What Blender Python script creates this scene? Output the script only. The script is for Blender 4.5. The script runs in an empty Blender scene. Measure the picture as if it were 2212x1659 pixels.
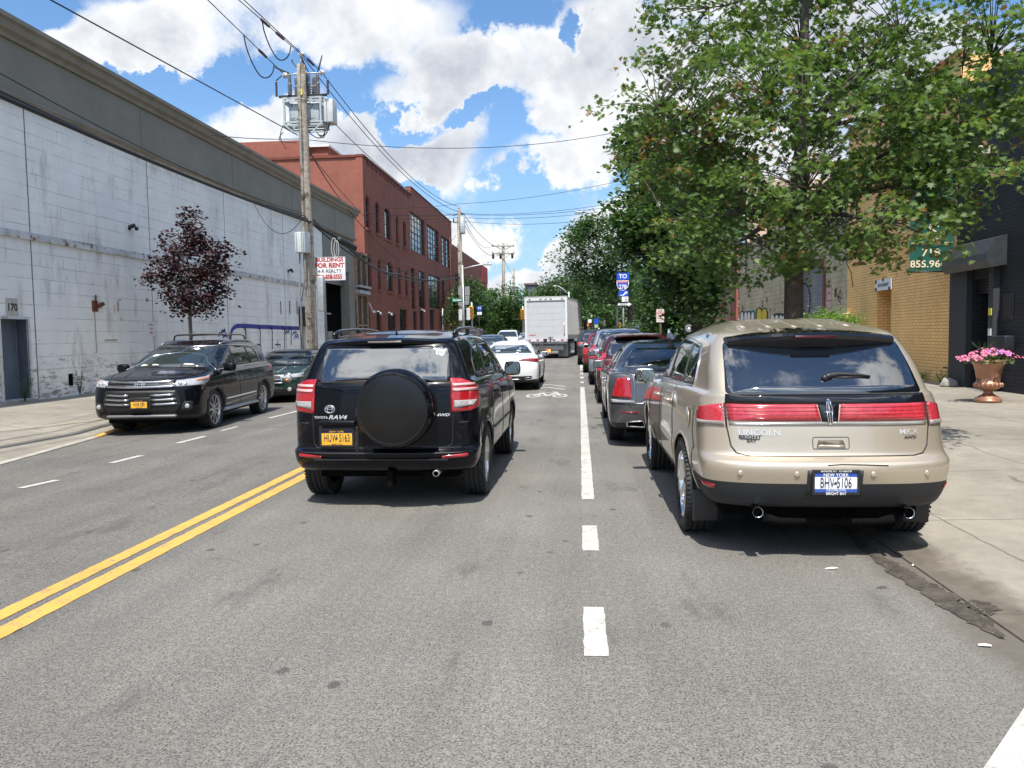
import bpy, bmesh, math, random
import numpy as np
from mathutils import Vector, Matrix
from mathutils.bvhtree import BVHTree

# ------------------------------------------------------------------ camera, sky, sun, exposure
SC = bpy.context.scene
COL = SC.collection
PI = math.pi
rad = math.radians
H = 1.58                       # eye height of the photographer
FPX, CXP, CYP = 1660.0, 1106.0, 829.5      # focal length and centre in 2212 x 1659 reading units
ROLL = rad(0.9)
_c, _s = math.cos(ROLL), math.sin(ROLL)
_ux, _uy = 146*_c + 107.5*_s, 107.5*_c - 146*_s
_p = math.atan(_uy/FPX)
_a = math.atan(_ux/FPX*math.cos(_p))
CF = Vector((-math.sin(_a)*math.cos(_p), math.cos(_a)*math.cos(_p), -math.sin(_p)))
_r = Vector((math.cos(_a), math.sin(_a), 0)); _u = _r.cross(CF)
CR = _r*_c - _u*_s
CU = _u*_c + _r*_s
CAMP = Vector((0, 0, H))
cam = bpy.data.cameras.new('camera'); cam_o = bpy.data.objects.new('camera', cam); COL.objects.link(cam_o)
cam.sensor_width = 36; cam.lens = 36*FPX/2212; cam.clip_end = 3000; cam.clip_start = 0.05
cam_o.matrix_world = Matrix(((CR.x, CU.x, -CF.x, 0), (CR.y, CU.y, -CF.y, 0), (CR.z, CU.z, -CF.z, H), (0, 0, 0, 1)))
SC.camera = cam_o

def _on(x, y, ax, val):
    d = CF*FPX + CR*(x-CXP) - CU*(y-CYP)
    return CAMP + d*((val-CAMP[ax])/d[ax])
def GX(x, y, v): return _on(x, y, 0, v)        # where a sight line meets the plane X = v
def GY(x, y, v): return _on(x, y, 1, v)
def GZ(x, y, v=0.0): return _on(x, y, 2, v)

SUN_EL, SUN_AZ = 62.0, 1.0      # almost exactly behind the camera
sd = Vector((-math.sin(rad(SUN_AZ))*math.cos(rad(SUN_EL)), -math.cos(rad(SUN_AZ))*math.cos(rad(SUN_EL)), math.sin(rad(SUN_EL))))
sun = bpy.data.lights.new('sun', 'SUN'); sun_o = bpy.data.objects.new('sun', sun); COL.objects.link(sun_o)
sun.energy = 4.8; sun.angle = rad(0.55); sun.color = (1.0, 0.955, 0.88)
sun_o.rotation_euler = (-sd).to_track_quat('-Z', 'Y').to_euler()
sun_o.location = (0, -20, 40)

SC.view_settings.view_transform = 'Standard'; SC.view_settings.look = 'None'
SC.view_settings.gamma = 1; SC.view_settings.exposure = 0.46
SC.cycles.max_bounces = 6; SC.cycles.diffuse_bounces = 3; SC.cycles.glossy_bounces = 3
SC.cycles.transmission_bounces = 4; SC.cycles.transparent_max_bounces = 6
SC.cycles.use_denoising = True
SC.cycles.sample_clamp_indirect = 6

SEEDX = 4.6
# ---- node helper
class NT:
    def __init__(s, tree): s.t = tree; s.n = tree.nodes; s.n.clear()
    def add(s, typ, ins=None, **props):
        n = s.n.new(typ)
        for k, v in props.items(): setattr(n, k, v)
        for k, v in (ins or {}).items():
            sk = n.inputs[k]
            if isinstance(v, bpy.types.NodeSocket): s.t.links.new(v, sk)
            elif isinstance(v, bpy.types.Node): s.t.links.new(v.outputs[0], sk)
            else: sk.default_value = v
        return n
    def math(s, op, a, b=0.0, c=0.0, clamp=False):
        n = s.add('ShaderNodeMath', operation=op, use_clamp=clamp)
        for i, v in enumerate((a, b, c)):
            if isinstance(v, (bpy.types.NodeSocket,)): s.t.links.new(v, n.inputs[i])
            elif isinstance(v, bpy.types.Node): s.t.links.new(v.outputs[0], n.inputs[i])
            else: n.inputs[i].default_value = v
        return n.outputs[0]
    def mix(s, f, a, b, blend='MIX'):
        n = s.add('ShaderNodeMix', data_type='RGBA', blend_type=blend)
        for i, v in ((0, f), (6, a), (7, b)):
            if isinstance(v, bpy.types.NodeSocket): s.t.links.new(v, n.inputs[i])
            else: n.inputs[i].default_value = v if i == 0 else (tuple(v)+(1,))[:4]
        return n.outputs[2]
    def ramp(s, f, a, b, lo=0.0, hi=1.0, smooth=True):
        n = s.add('ShaderNodeMapRange', {0: f, 1: a, 2: b, 3: lo, 4: hi}, interpolation_type='SMOOTHSTEP' if smooth else 'LINEAR')
        return n.outputs[0]
    def noise(s, vec, scale, detail=3, rough=0.55, dist=0.0, dim='3D'):
        n = s.add('ShaderNodeTexNoise', {'Scale': scale, 'Detail': detail, 'Roughness': rough, 'Distortion': dist}, noise_dimensions=dim)
        if vec is not None: s.t.links.new(vec, n.inputs['Vector'])
        return n.outputs[0]
    def vmath(s, op, a, b=(0, 0, 0)):
        n = s.add('ShaderNodeVectorMath', operation=op)
        for i, v in enumerate((a, b)):
            if isinstance(v, bpy.types.NodeSocket): s.t.links.new(v, n.inputs[i])
            else: n.inputs[i].default_value = v
        return n.outputs['Value'] if op in ('LENGTH', 'DOT_PRODUCT', 'DISTANCE') else n.outputs[0]
    def comb(s, x, y, z=0.0): return s.add('ShaderNodeCombineXYZ', {0: x, 1: y, 2: z}).outputs[0]

world = bpy.data.worlds.new('World'); SC.world = world; world.use_nodes = True
w = NT(world.node_tree)
tc = w.add('ShaderNodeTexCoord').outputs['Generated']
sep = w.add('ShaderNodeSeparateXYZ', {0: tc})
sx, sy, sz = sep.outputs
sky = w.add('ShaderNodeTexSky', sky_type='NISHITA', sun_disc=False, sun_elevation=rad(SUN_EL), sun_rotation=rad(180+SUN_AZ),
            altitude=10, air_density=1.0, dust_density=0.6, ozone_density=2.2)
# cloud deck: coordinates on a flat layer for the whole sky, plus the cumulus banks that stand over the street
zc = w.math('ADD', w.math('MAXIMUM', sz, 0.0), 0.16)
deck = w.comb(w.math('DIVIDE', sx, zc), w.math('DIVIDE', sy, zc), 0.0)
n1 = w.noise(w.vmath('ADD', deck, (SEEDX, 7.4, 0)), 2.4, 9, 0.6, 0.15, '2D')
n2 = w.noise(w.vmath('ADD', tc, (1.2, 0.4, 2.2)), 6.0, 10, 0.66, 0.0)
n3 = w.noise(w.vmath('ADD', tc, (5.2, 1.4, 0.2)), 3.2, 5, 0.55, 0.0)
yy = w.math('MAXIMUM', sy, 0.02)
pu = w.math('DIVIDE', sx, yy); pv = w.math('DIVIDE', sz, yy)
wob = w.math('MULTIPLY', w.math('SUBTRACT', n3, 0.5), 0.10)
wob2 = w.math('MULTIPLY', w.math('SUBTRACT', n2, 0.5), 0.20)
pu2 = w.math('ADD', w.math('ADD', pu, wob), wob2); pv2 = w.math('ADD', pv, w.math('ADD', w.math('MULTIPLY', wob, -0.8), w.math('MULTIPLY', wob2, 0.9)))
pt = w.comb(pu2, pv2, 0)
def sky_uv(x, y):
    d = CF*FPX + CR*(x-CXP) - CU*(y-CYP)
    return d.x/d.y, d.z/d.y
# (x, y, half width, half height, weight): banks read off the sky of the photograph
BANKS = [(330, 80, 330, 110, 1), (700, 70, 330, 130, 1), (1010, 150, 190, 95, 1), (480, 30, 400, 80, 1), (860, 230, 90, 60, .8),
         (560, 290, 150, 95, 1), (790, 330, 210, 90, 1), (930, 330, 120, 75, 1), (640, 380, 170, 60, .9), (990, 290, 70, 60, .8),
         (1170, 150, 130, 120, 1), (1330, 120, 170, 150, 1), (1480, 200, 260, 130, 1), (1250, 250, 170, 70, 1),
         (1180, 345, 120, 48, 1), (1290, 320, 110, 50, .9), (1700, 60, 300, 150, .9), (2000, 160, 280, 130, .9), (1700, 330, 200, 120, .8),
         (1330, 480, 100, 75, 1), (1240, 530, 55, 48, 1), (1070, 500, 55, 45, 1), (990, 490, 70, 40, .9), (1170, 590, 110, 30, .9), (1280, 590, 120, 40, .9), (1000, 600, 60, 40, .8), (1080, 620, 60, 24, .7),
         (-260, 120, 380, 130, .8), (2500, 300, 400, 200, .8), (150, 215, 110, 45, .7)]
HOLES = [(60, 25, 120, 42), (1120, 30, 95, 46), (900, 262, 95, 26), (480, 205, 130, 42), (250, 150, 60, 30), (560, 190, 80, 30), (740, 262, 60, 18), (1035, 235, 40, 24), (860, 410, 90, 20), (330, 165, 60, 22), (1255, 60, 26, 40)]
acc = None
for (bx, by, hw, hh, wt) in BANKS:
    u0, v0 = sky_uv(bx, by); u1, _q = sky_uv(bx+hw, by); _q2, v1 = sky_uv(bx, by-hh)
    q = w.vmath('LENGTH', w.vmath('MULTIPLY', w.vmath('SUBTRACT', pt, (u0, v0, 0)), (1/abs(u1-u0), 1/abs(v1-v0), 0)))
    f = w.ramp(q, 1.25, 0.55, 0, wt)
    acc = f if acc is None else w.math('MAXIMUM', acc, f)
hol = None
for (bx, by, hw, hh) in HOLES:
    u0, v0 = sky_uv(bx, by); u1, _q = sky_uv(bx+hw, by); _q2, v1 = sky_uv(bx, by-hh)
    q = w.vmath('LENGTH', w.vmath('MULTIPLY', w.vmath('SUBTRACT', pt, (u0, v0, 0)), (1/abs(u1-u0), 1/abs(v1-v0), 0)))
    f = w.ramp(q, 1.3, 0.6, 0, 1)
    hol = f if hol is None else w.math('MAXIMUM', hol, f)
fwd = w.ramp(sy, 0.1, 0.3)
gen = w.ramp(n1, 0.46, 0.62)
gen2 = w.math('MULTIPLY', w.ramp(n3, 0.42, 0.62), 0.9)
gen = w.math('MAXIMUM', w.math('MULTIPLY', gen, 0.9), w.math('MULTIPLY', gen2, 0.35))
bank = w.math('SUBTRACT', acc, w.math('MULTIPLY', hol, 1.0))
cov = w.math('ADD', w.math('MULTIPLY', bank, fwd), w.math('MULTIPLY', gen, w.math('SUBTRACT', 1.0, fwd)))
dens = w.math('ADD', cov, w.math('MULTIPLY', w.math('SUBTRACT', n2, 0.5), 2.7))
alpha = w.ramp(dens, 0.10, 0.92)
thick = w.ramp(dens, 0.6, 1.5)
n4 = w.noise(w.vmath('ADD', tc, (8.2, 3.4, 1.2)), 7.0, 6, 0.55, 0.0)
n4b = w.noise(w.vmath('ADD', tc, (8.2, 3.4, 1.235)), 7.0, 6, 0.55, 0.0)
relief = w.math('MULTIPLY', w.math('SUBTRACT', n4, n4b), 3.2)
sh = w.math('ADD', w.math('MULTIPLY', thick, 0.55), w.math('ADD', w.math('MULTIPLY', w.math('SUBTRACT', n3, 0.46), 3.2), relief), clamp=True)
sh = w.math('MULTIPLY', sh, w.math('ADD', 0.45, w.math('MULTIPLY', fwd, 0.55)))
ccol = w.mix(sh, (5.2, 5.25, 5.3), (2.9, 3.1, 3.5))
skyc = w.mix(1.0, sky.outputs[0], (0.88, 1.03, 1.12), 'MULTIPLY')
skyc = w.mix(1.0, skyc, (0.74, 0.81, 0.86), 'MULTIPLY')
lowhaze = w.ramp(sz, 0.34, 0.0, 0, 0.6)
skyc = w.mix(lowhaze, skyc, (2.0, 2.8, 3.9))
glow = w.ramp(w.vmath('DOT_PRODUCT', tc, tuple(sd)), 0.55, 1.0)      # clouds near the sun are far brighter
gl2 = w.math('ADD', 1.0, w.math('MULTIPLY', glow, 1.6))
ccol = w.mix(1.0, ccol, w.comb(gl2, gl2, gl2), 'MULTIPLY')
fin = w.mix(alpha, skyc, ccol)
bg = w.add('ShaderNodeBackground', {'Color': fin, 'Strength': 0.15})
out = w.add('ShaderNodeOutputWorld', {'Surface': bg})

# ------------------------------------------------------------------ materials
MATS = {}
def new_mat(name):
    m = bpy.data.materials.new(name); m.use_nodes = True; MATS[name] = m
    return m, NT(m.node_tree)
def fin_mat(nt, **kw):
    b = nt.add('ShaderNodeBsdfPrincipled', kw)
    nt.add('ShaderNodeOutputMaterial', {0: b.outputs[0]})
    return b
def C4(c): return tuple(c)+(1.0,) if len(c) == 3 else c
def plain(name, col, rough=0.6, metal=0.0, var=0.12, scale=6.0, bump=0.0, bscale=60.0, spec=0.5, dirt=None, dscale=2.0, dthr=0.55):
    if name in MATS: return MATS[name]
    m, nt = new_mat(name)
    co = nt.add('ShaderNodeTexCoord').outputs['Object']
    n = nt.noise(co, scale, 5, 0.6)
    v = nt.ramp(n, 0.3, 0.7, 1-var, 1+var, False)
    c = nt.mix(1.0, col, nt.comb(v, v, v), 'MULTIPLY')
    if dirt:
        d = nt.ramp(nt.noise(co, dscale, 7, 0.7), dthr, dthr+0.12)
        c = nt.mix(d, c, dirt)
    kw = {'Base Color': c, 'Roughness': rough, 'Metallic': metal, 'Specular IOR Level': spec}
    if bump > 0:
        bn = nt.add('ShaderNodeBump', {'Strength': bump, 'Distance': 0.01, 'Height': nt.noise(co, bscale, 3, 0.6)})
        kw['Normal'] = bn.outputs[0]
    fin_mat(nt, **kw)
    return m
def paint(name, col, metal=0.0, rough=0.25, coat=1.0, dust=0.02, flake=0.0, cior=1.5, spec=0.5):
    if name in MATS: return MATS[name]
    m, nt = new_mat(name)
    co = nt.add('ShaderNodeTexCoord').outputs['Object']
    n = nt.noise(co, 2.5, 6, 0.65)
    c = nt.mix(nt.math('MULTIPLY', nt.ramp(n, 0.4, 0.7), dust*2), col, (0.30, 0.28, 0.25))
    z = nt.add('ShaderNodeSeparateXYZ', {0: co}).outputs[2]
    low = nt.math('MULTIPLY', nt.ramp(z, 0.70, 0.2, 0, 1), dust*4)
    c = nt.mix(low, c, (0.25, 0.23, 0.20))
    if flake:
        f = nt.noise(co, 900, 1, 0.5); c = nt.mix(nt.math('MULTIPLY', nt.ramp(f, 0.55, 0.75), flake), c, tuple(min(1, x*1.7+.05) for x in col))
    wav = nt.add('ShaderNodeBump', {'Strength': 0.06, 'Distance': 0.02, 'Height': nt.noise(co, 1.6, 2, 0.5)})
    cr = nt.ramp(n, 0.3, 0.8, 0.02, 0.07)
    fin_mat(nt, **{'Base Color': c, 'Metallic': metal, 'Roughness': rough, 'Coat Weight': coat, 'Coat Roughness': cr, 'Coat IOR': cior, 'Specular IOR Level': spec, 'Coat Normal': wav.outputs[0]})
    return m
def glassy(name, col=(0.004, 0.006, 0.010), ior=2.45, rough=0.015, tint=None):
    if name in MATS: return MATS[name]
    m, nt = new_mat(name)
    co = nt.add('ShaderNodeTexCoord').outputs['Object']
    wav = nt.add('ShaderNodeBump', {'Strength': 0.05, 'Distance': 0.02, 'Height': nt.noise(co, 1.3, 2, 0.5)})
    sm = nt.ramp(nt.noise(co, 6, 6, 0.7), 0.35, 0.8, rough, rough+0.05)
    fin_mat(nt, **{'Base Color': C4(col), 'Roughness': sm, 'IOR': ior, 'Normal': wav.outputs[0]})
    return m
def lens(name, col, rough=0.12, stripes=0.0, axis=2, sc=60):
    if name in MATS: return MATS[name]
    m, nt = new_mat(name)
    co = nt.add('ShaderNodeTexCoord').outputs['Object']
    n = nt.noise(co, 40, 2, 0.5)
    wv = nt.add('ShaderNodeTexWave', {'Vector': co, 'Scale': sc, 'Distortion': 0.0}, wave_type='BANDS', bands_direction=('X', 'Y', 'Z')[axis])
    c = nt.mix(nt.math('MULTIPLY', wv.outputs[1], stripes), col, tuple(x*0.35 for x in col))
    c = nt.mix(nt.ramp(n, 0.4, 0.8, 0, 0.3), c, tuple(min(1, x*1.6+0.02) for x in col))
    fin_mat(nt, **{'Base Color': c, 'Roughness': rough, 'Coat Weight': 1.0, 'Coat Roughness': 0.03, 'Specular IOR Level': 0.6})
    return m
def emit(name, col, st):
    m, nt = new_mat(name)
    fin_mat(nt, **{'Base Color': C4(col), 'Emission Color': C4(col), 'Emission Strength': st})
    return m

RUB = plain('tyre_rubber', (0.022, 0.022, 0.023), 0.75, bump=0.25, bscale=45, dirt=(0.07, 0.065, 0.06), dscale=3, dthr=0.52)
BLK = plain('black_plastic', (0.018, 0.018, 0.019), 0.45)
TRIM = plain('dark_trim', (0.03, 0.031, 0.034), 0.5, var=0.2)
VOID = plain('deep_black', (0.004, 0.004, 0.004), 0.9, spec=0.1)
CHR = plain('chrome', (0.82, 0.82, 0.83), 0.08, 1.0, var=0.03)
ALU = plain('rim_alloy', (0.55, 0.55, 0.56), 0.28, 1.0, var=0.08)
ALUD = plain('rim_alloy_dark', (0.16, 0.16, 0.17), 0.35, 1.0, var=0.1)
GALV = plain('galvanised_steel', (0.46, 0.48, 0.49), 0.45, 0.6, var=0.15)
GLS = glassy('tinted_glass')
GLL = glassy('clearer_glass', (0.022, 0.030, 0.030), 1.9)
BDG = plain('badge_metal', (0.62, 0.62, 0.64), 0.35, 0.4, var=0.03)
MIRG = plain('mirror_glass', (0.26, 0.29, 0.30), 0.03, 1.0, var=0.02)
REDL = lens('red_lens', (0.44, 0.030, 0.042), stripes=0.25, sc=22)
REDR = lens('bright_red_lens', (0.36, 0.008, 0.012), stripes=0.3, sc=18)
REDD = lens('deep_red_lens', (0.22, 0.008, 0.012))
CLRL = lens('clear_lens', (0.42, 0.43, 0.45), 0.1, stripes=0.6, axis=0, sc=30)
AMBL = lens('amber_lens', (0.75, 0.22, 0.03))
WHT = plain('white_enamel', (0.78, 0.78, 0.77), 0.5, var=0.05)
YPL = plain('plate_gold', (0.80, 0.42, 0.03), 0.5, var=0.06)
BPL = plain('plate_blue', (0.03, 0.09, 0.38), 0.5, var=0.1)
NAVY = plain('plate_ink', (0.008, 0.012, 0.06), 0.5)
INK = plain('ink_black', (0.015, 0.014, 0.014), 0.6)

# ------------------------------------------------------------------ object helpers
def tag(o, label=None, cat=None, group=None, kind=None):
    if label: o['label'] = label
    if cat: o['category'] = cat
    if group: o['group'] = group
    if kind: o['kind'] = kind
    return o
def thing(name, label, cat, loc=(0, 0, 0), rz=0.0, group=None):
    o = bpy.data.objects.new(name, None); COL.objects.link(o); o.empty_display_size = 0.2
    o.location = loc; o.rotation_euler = (0, 0, rz)
    return tag(o, label, cat, group)
def mk(name, me, mat=None, parent=None, loc=None, rot=None):
    if mat is not None and len(me.materials) == 0:
        for m in (mat if isinstance(mat, (list, tuple)) else [mat]): me.materials.append(m)
    o = bpy.data.objects.new(name, me); COL.objects.link(o)
    if parent: o.parent = parent
    if loc is not None: o.location = loc
    if rot is not None: o.rotation_euler = rot
    return o
def children(o): return [c for c in bpy.data.objects if c.parent == o]
def copy_tree(o, parent=None):
    c = o.copy(); COL.objects.link(c); c.parent = parent
    for ch in children(o): copy_tree(ch, c)
    return c

class MB:
    """collects simple solids into one mesh"""
    def __init__(s): s.v = []; s.f = []; s.m = []; s.sm = []
    def add(s, vs, fs, m=0, smooth=False):
        b = len(s.v); s.v += [tuple(v) for v in vs]; s.f += [tuple(b+i for i in f) for f in fs]
        s.m += [m]*len(fs); s.sm += [smooth]*len(fs); return s
    def box(s, x0, x1, y0, y1, z0, z1, m=0):
        x0, x1 = min(x0, x1), max(x0, x1); y0, y1 = min(y0, y1), max(y0, y1); z0, z1 = min(z0, z1), max(z0, z1)
        return s.add([(x0, y0, z0), (x1, y0, z0), (x1, y1, z0), (x0, y1, z0), (x0, y0, z1), (x1, y0, z1), (x1, y1, z1), (x0, y1, z1)],
                     [(0, 3, 2, 1), (4, 5, 6, 7), (0, 1, 5, 4), (1, 2, 6, 5), (2, 3, 7, 6), (3, 0, 4, 7)], m)
    def cbox(s, x0, x1, y0, y1, z0, z1, b=0.01, m=0):
        """box with chamfered edges"""
        bm = bmesh.new(); bmesh.ops.create_cube(bm, size=1)
        for v in bm.verts: v.co = ((x0+x1)/2+v.co.x*(x1-x0), (y0+y1)/2+v.co.y*(y1-y0), (z0+z1)/2+v.co.z*(z1-z0))
        bmesh.ops.bevel(bm, geom=bm.edges[:], offset=b, segments=2, profile=0.6, affect='EDGES')
        bm.verts.index_update()
        s.add([v.co for v in bm.verts], [[v.index for v in f.verts] for f in bm.faces], m, True); bm.free(); return s
    def bar(s, a, b, w, h=None, m=0, up=(0, 0, 1)):
        a, b = Vector(a), Vector(b); d = (b-a).normalized(); h = w if h is None else h
        sx_ = d.cross(Vector(up))
        if sx_.length < 1e-4: sx_ = d.cross(Vector((1, 0, 0)))
        sx_.normalize(); sy_ = sx_.cross(d)
        vs = [p+sx_*(w/2*i)+sy_*(h/2*j) for p in (a, b) for i, j in ((-1, -1), (1, -1), (1, 1), (-1, 1))]
        return s.add(vs, [(0, 1, 2, 3), (7, 6, 5, 4), (0, 4, 5, 1), (1, 5, 6, 2), (2, 6, 7, 3), (3, 7, 4, 0)], m)
    def tube(s, pts, r, seg=8, m=0, caps=True, closed=False):
        pts = [Vector(p) for p in pts]; n = len(pts)
        rs = list(r) if isinstance(r, (list, tuple)) else [r]*n
        vs = []; prev = None
        for i, p in enumerate(pts):
            if closed: d = pts[(i+1) % n]-pts[i-1]
            else: d = pts[min(i+1, n-1)]-pts[max(i-1, 0)]
            d = d.normalized() if d.length > 1e-9 else Vector((0, 0, 1))
            if prev is None:
                q = d.cross(Vector((0, 0, 1)))
                if q.length < 1e-3: q = d.cross(Vector((1, 0, 0)))
            else: q = prev - d*prev.dot(d)
            q.normalize(); prev = q; t = d.cross(q)
            for k in range(seg):
                an = 2*PI*k/seg; vs.append(p+q*(math.cos(an)*rs[i])+t*(math.sin(an)*rs[i]))
        fs = []
        for i in range(n if closed else n-1):
            a0, b0 = i*seg, ((i+1) % n)*seg
            for k in range(seg):
                k2 = (k+1) % seg; fs.append((a0+k, a0+k2, b0+k2, b0+k))
        s.add(vs, fs, m, True)
        if caps and not closed:
            b = len(s.v)-n*seg
            s.f += [tuple(b+k for k in reversed(range(seg))), tuple(b+(n-1)*seg+k for k in range(seg))]; s.m += [m, m]; s.sm += [False, False]
        return s
    def lathe(s, prof, c=(0, 0, 0), seg=24, axis='z', m=0, smooth=True, close=False):
        vs = []; c = Vector(c)
        for (r, h) in prof:
            for k in range(seg):
                a = 2*PI*k/seg; x, y = r*math.cos(a), r*math.sin(a)
                vs.append(c+(Vector((x, y, h)) if axis == 'z' else Vector((h, x, y)) if axis == 'x' else Vector((y, h, x))))
        fs = []; n = len(prof)
        for i in range(n if close else n-1):
            for k in range(seg):
                k2 = (k+1) % seg; j = (i+1) % n
                fs.append((i*seg+k, i*seg+k2, j*seg+k2, j*seg+k))
        return s.add(vs, fs, m, smooth)
    def ellip(s, c, r, su=12, sv=8, m=0):
        prof = [(max(1e-4, math.cos(-PI/2+PI*i/sv)), math.sin(-PI/2+PI*i/sv)) for i in range(sv+1)]
        t = MB(); t.lathe(prof, (0, 0, 0), su)
        return s.add([(c[0]+v[0]*r[0], c[1]+v[1]*r[1], c[2]+v[2]*r[2]) for v in t.v], t.f, m, True)
    def prism(s, poly, a, b, axis='y', m=0):
        """poly: 2D points; axis y: (x,z) extruded a..b in y; axis x: (y,z); axis z: (x,y)"""
        def P(u, v, t): return {'y': (u, t, v), 'x': (t, u, v), 'z': (u, v, t)}[axis]
        n = len(poly); vs = [P(u, v, a) for u, v in poly]+[P(u, v, b) for u, v in poly]
        return s.add(vs, [tuple(range(n)), tuple(range(2*n-1, n-1, -1))]+[(i, (i+1) % n, n+(i+1) % n, n+i) for i in range(n)], m)
    def text(s, txt, size, origin, ux=(1, 0, 0), uy=(0, 0, 1), m=0, sx=1.0, align='CENTER', bold=0.0, depth=0.002, shear=0.0):
        vs, fs = text_mesh(txt, size, sx, align, bold, shear); ux, uy, o = Vector(ux), Vector(uy), Vector(origin)
        n = ux.cross(uy)
        return s.add([o+ux*x+uy*y+n*depth for x, y in vs], fs, m)
    def mesh(s, name='mesh'):
        me = bpy.data.meshes.new(name); me.from_pydata(s.v, [], s.f)
        me.polygons.foreach_set('material_index', s.m); me.polygons.foreach_set('use_smooth', s.sm)
        me.update(); return me
    def build(s, name, mat, parent=None, loc=None, rot=None, fix=True):
        me = s.mesh(name)
        for m in (mat if isinstance(mat, (list, tuple)) else [mat]): me.materials.append(m)
        if fix:
            bm = bmesh.new(); bm.from_mesh(me); bmesh.ops.recalc_face_normals(bm, faces=bm.faces[:]); bm.to_mesh(me); bm.free()
        return mk(name, me, None, parent, loc, rot)

_TX = {}
def text_mesh(txt, size=1.0, sx=1.0, align='CENTER', bold=0.0, shear=0.0):
    key = (txt, size, sx, align, bold, shear)
    if key in _TX: return _TX[key]
    cu = bpy.data.curves.new('t', 'FONT'); cu.body = txt; cu.size = size; cu.align_x = align; cu.align_y = 'CENTER'
    cu.offset = bold*size; cu.resolution_u = 3; cu.shear = shear
    o = bpy.data.objects.new('t', cu)
    me = bpy.data.meshes.new_from_object(o)
    r = ([(v.co.x*sx, v.co.y) for v in me.vertices], [tuple(p.vertices) for p in me.polygons])
    bpy.data.objects.remove(o); bpy.data.meshes.remove(me); bpy.data.curves.remove(cu)
    _TX[key] = r; return r

def rpoly(pts, r, n=4):
    """round the corners of a 2D polygon"""
    out = []; N = len(pts)
    rr = r if isinstance(r, (list, tuple)) else [r]*N
    for i in range(N):
        p = Vector(pts[i]); a = Vector(pts[i-1])-p; b = Vector(pts[(i+1) % N])-p
        q = min(rr[i], a.length*0.48, b.length*0.48)
        if q < 1e-4: out.append(tuple(p)); continue
        A, B = p+a.normalized()*q, p+b.normalized()*q
        for k in range(n+1):
            t = k/n; out.append(tuple(A*(1-t)**2+p*(2*t*(1-t))+B*t*t))
    return out
# ------------------------------------------------------------------ vehicles
def pchip(xs, ys, t):
    n = len(xs); h = [xs[i+1]-xs[i] for i in range(n-1)]; d = [(ys[i+1]-ys[i])/h[i] for i in range(n-1)]
    m = [d[0]]+[0 if d[i-1]*d[i] <= 0 else 2*d[i-1]*d[i]/(d[i-1]+d[i]) for i in range(1, n-1)]+[d[-1]]
    i = min(max(int(t), 0), n-2); s = (t-xs[i])/h[i]
    return (ys[i]*(1+2*s)*(1-s)**2+m[i]*h[i]*s*(1-s)**2+ys[i+1]*s*s*(3-2*s)+m[i+1]*h[i]*s*s*(s-1))

def sm(t): t = max(0.0, min(1.0, t)); return t*t*(3-2*t)
NR, NS = 13, 30
def contour(L):
    zr, zm, zf, yr, yf, wr, wm, wf, cr, cf, nr, nf = L
    pts = []
    ya, yb = yr+cr, yf-cf
    def wd(y):
        t = (y-yr)/max(1e-6, yf-yr)
        return wm-(wm-wr)*(1-sm(t/0.30))-(wm-wf)*(1-sm((1-t)/0.34))
    def zz(y):
        t = (y-yr)/max(1e-6, yf-yr)
        return zr*(1-t)*(1-2*t)+zm*4*t*(1-t)+zf*t*(2*t-1)
    for i in range(NR):
        th = PI/2*i/NR; k = math.sin(th)**(2/nr)
        y = yr+cr*(1-math.cos(th)**(2/nr)); pts.append((wd(ya)*k, y, zz(y)))
    for i in range(NS+1):
        y = ya+(yb-ya)*i/NS; pts.append((wd(y), y, zz(y)))
    for i in range(NR-1, -1, -1):
        th = PI/2*i/NR; k = math.sin(th)**(2/nf)
        y = yf-cf*(1-math.cos(th)**(2/nf)); pts.append((wd(yb)*k, y, zz(y)))
    return pts

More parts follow.
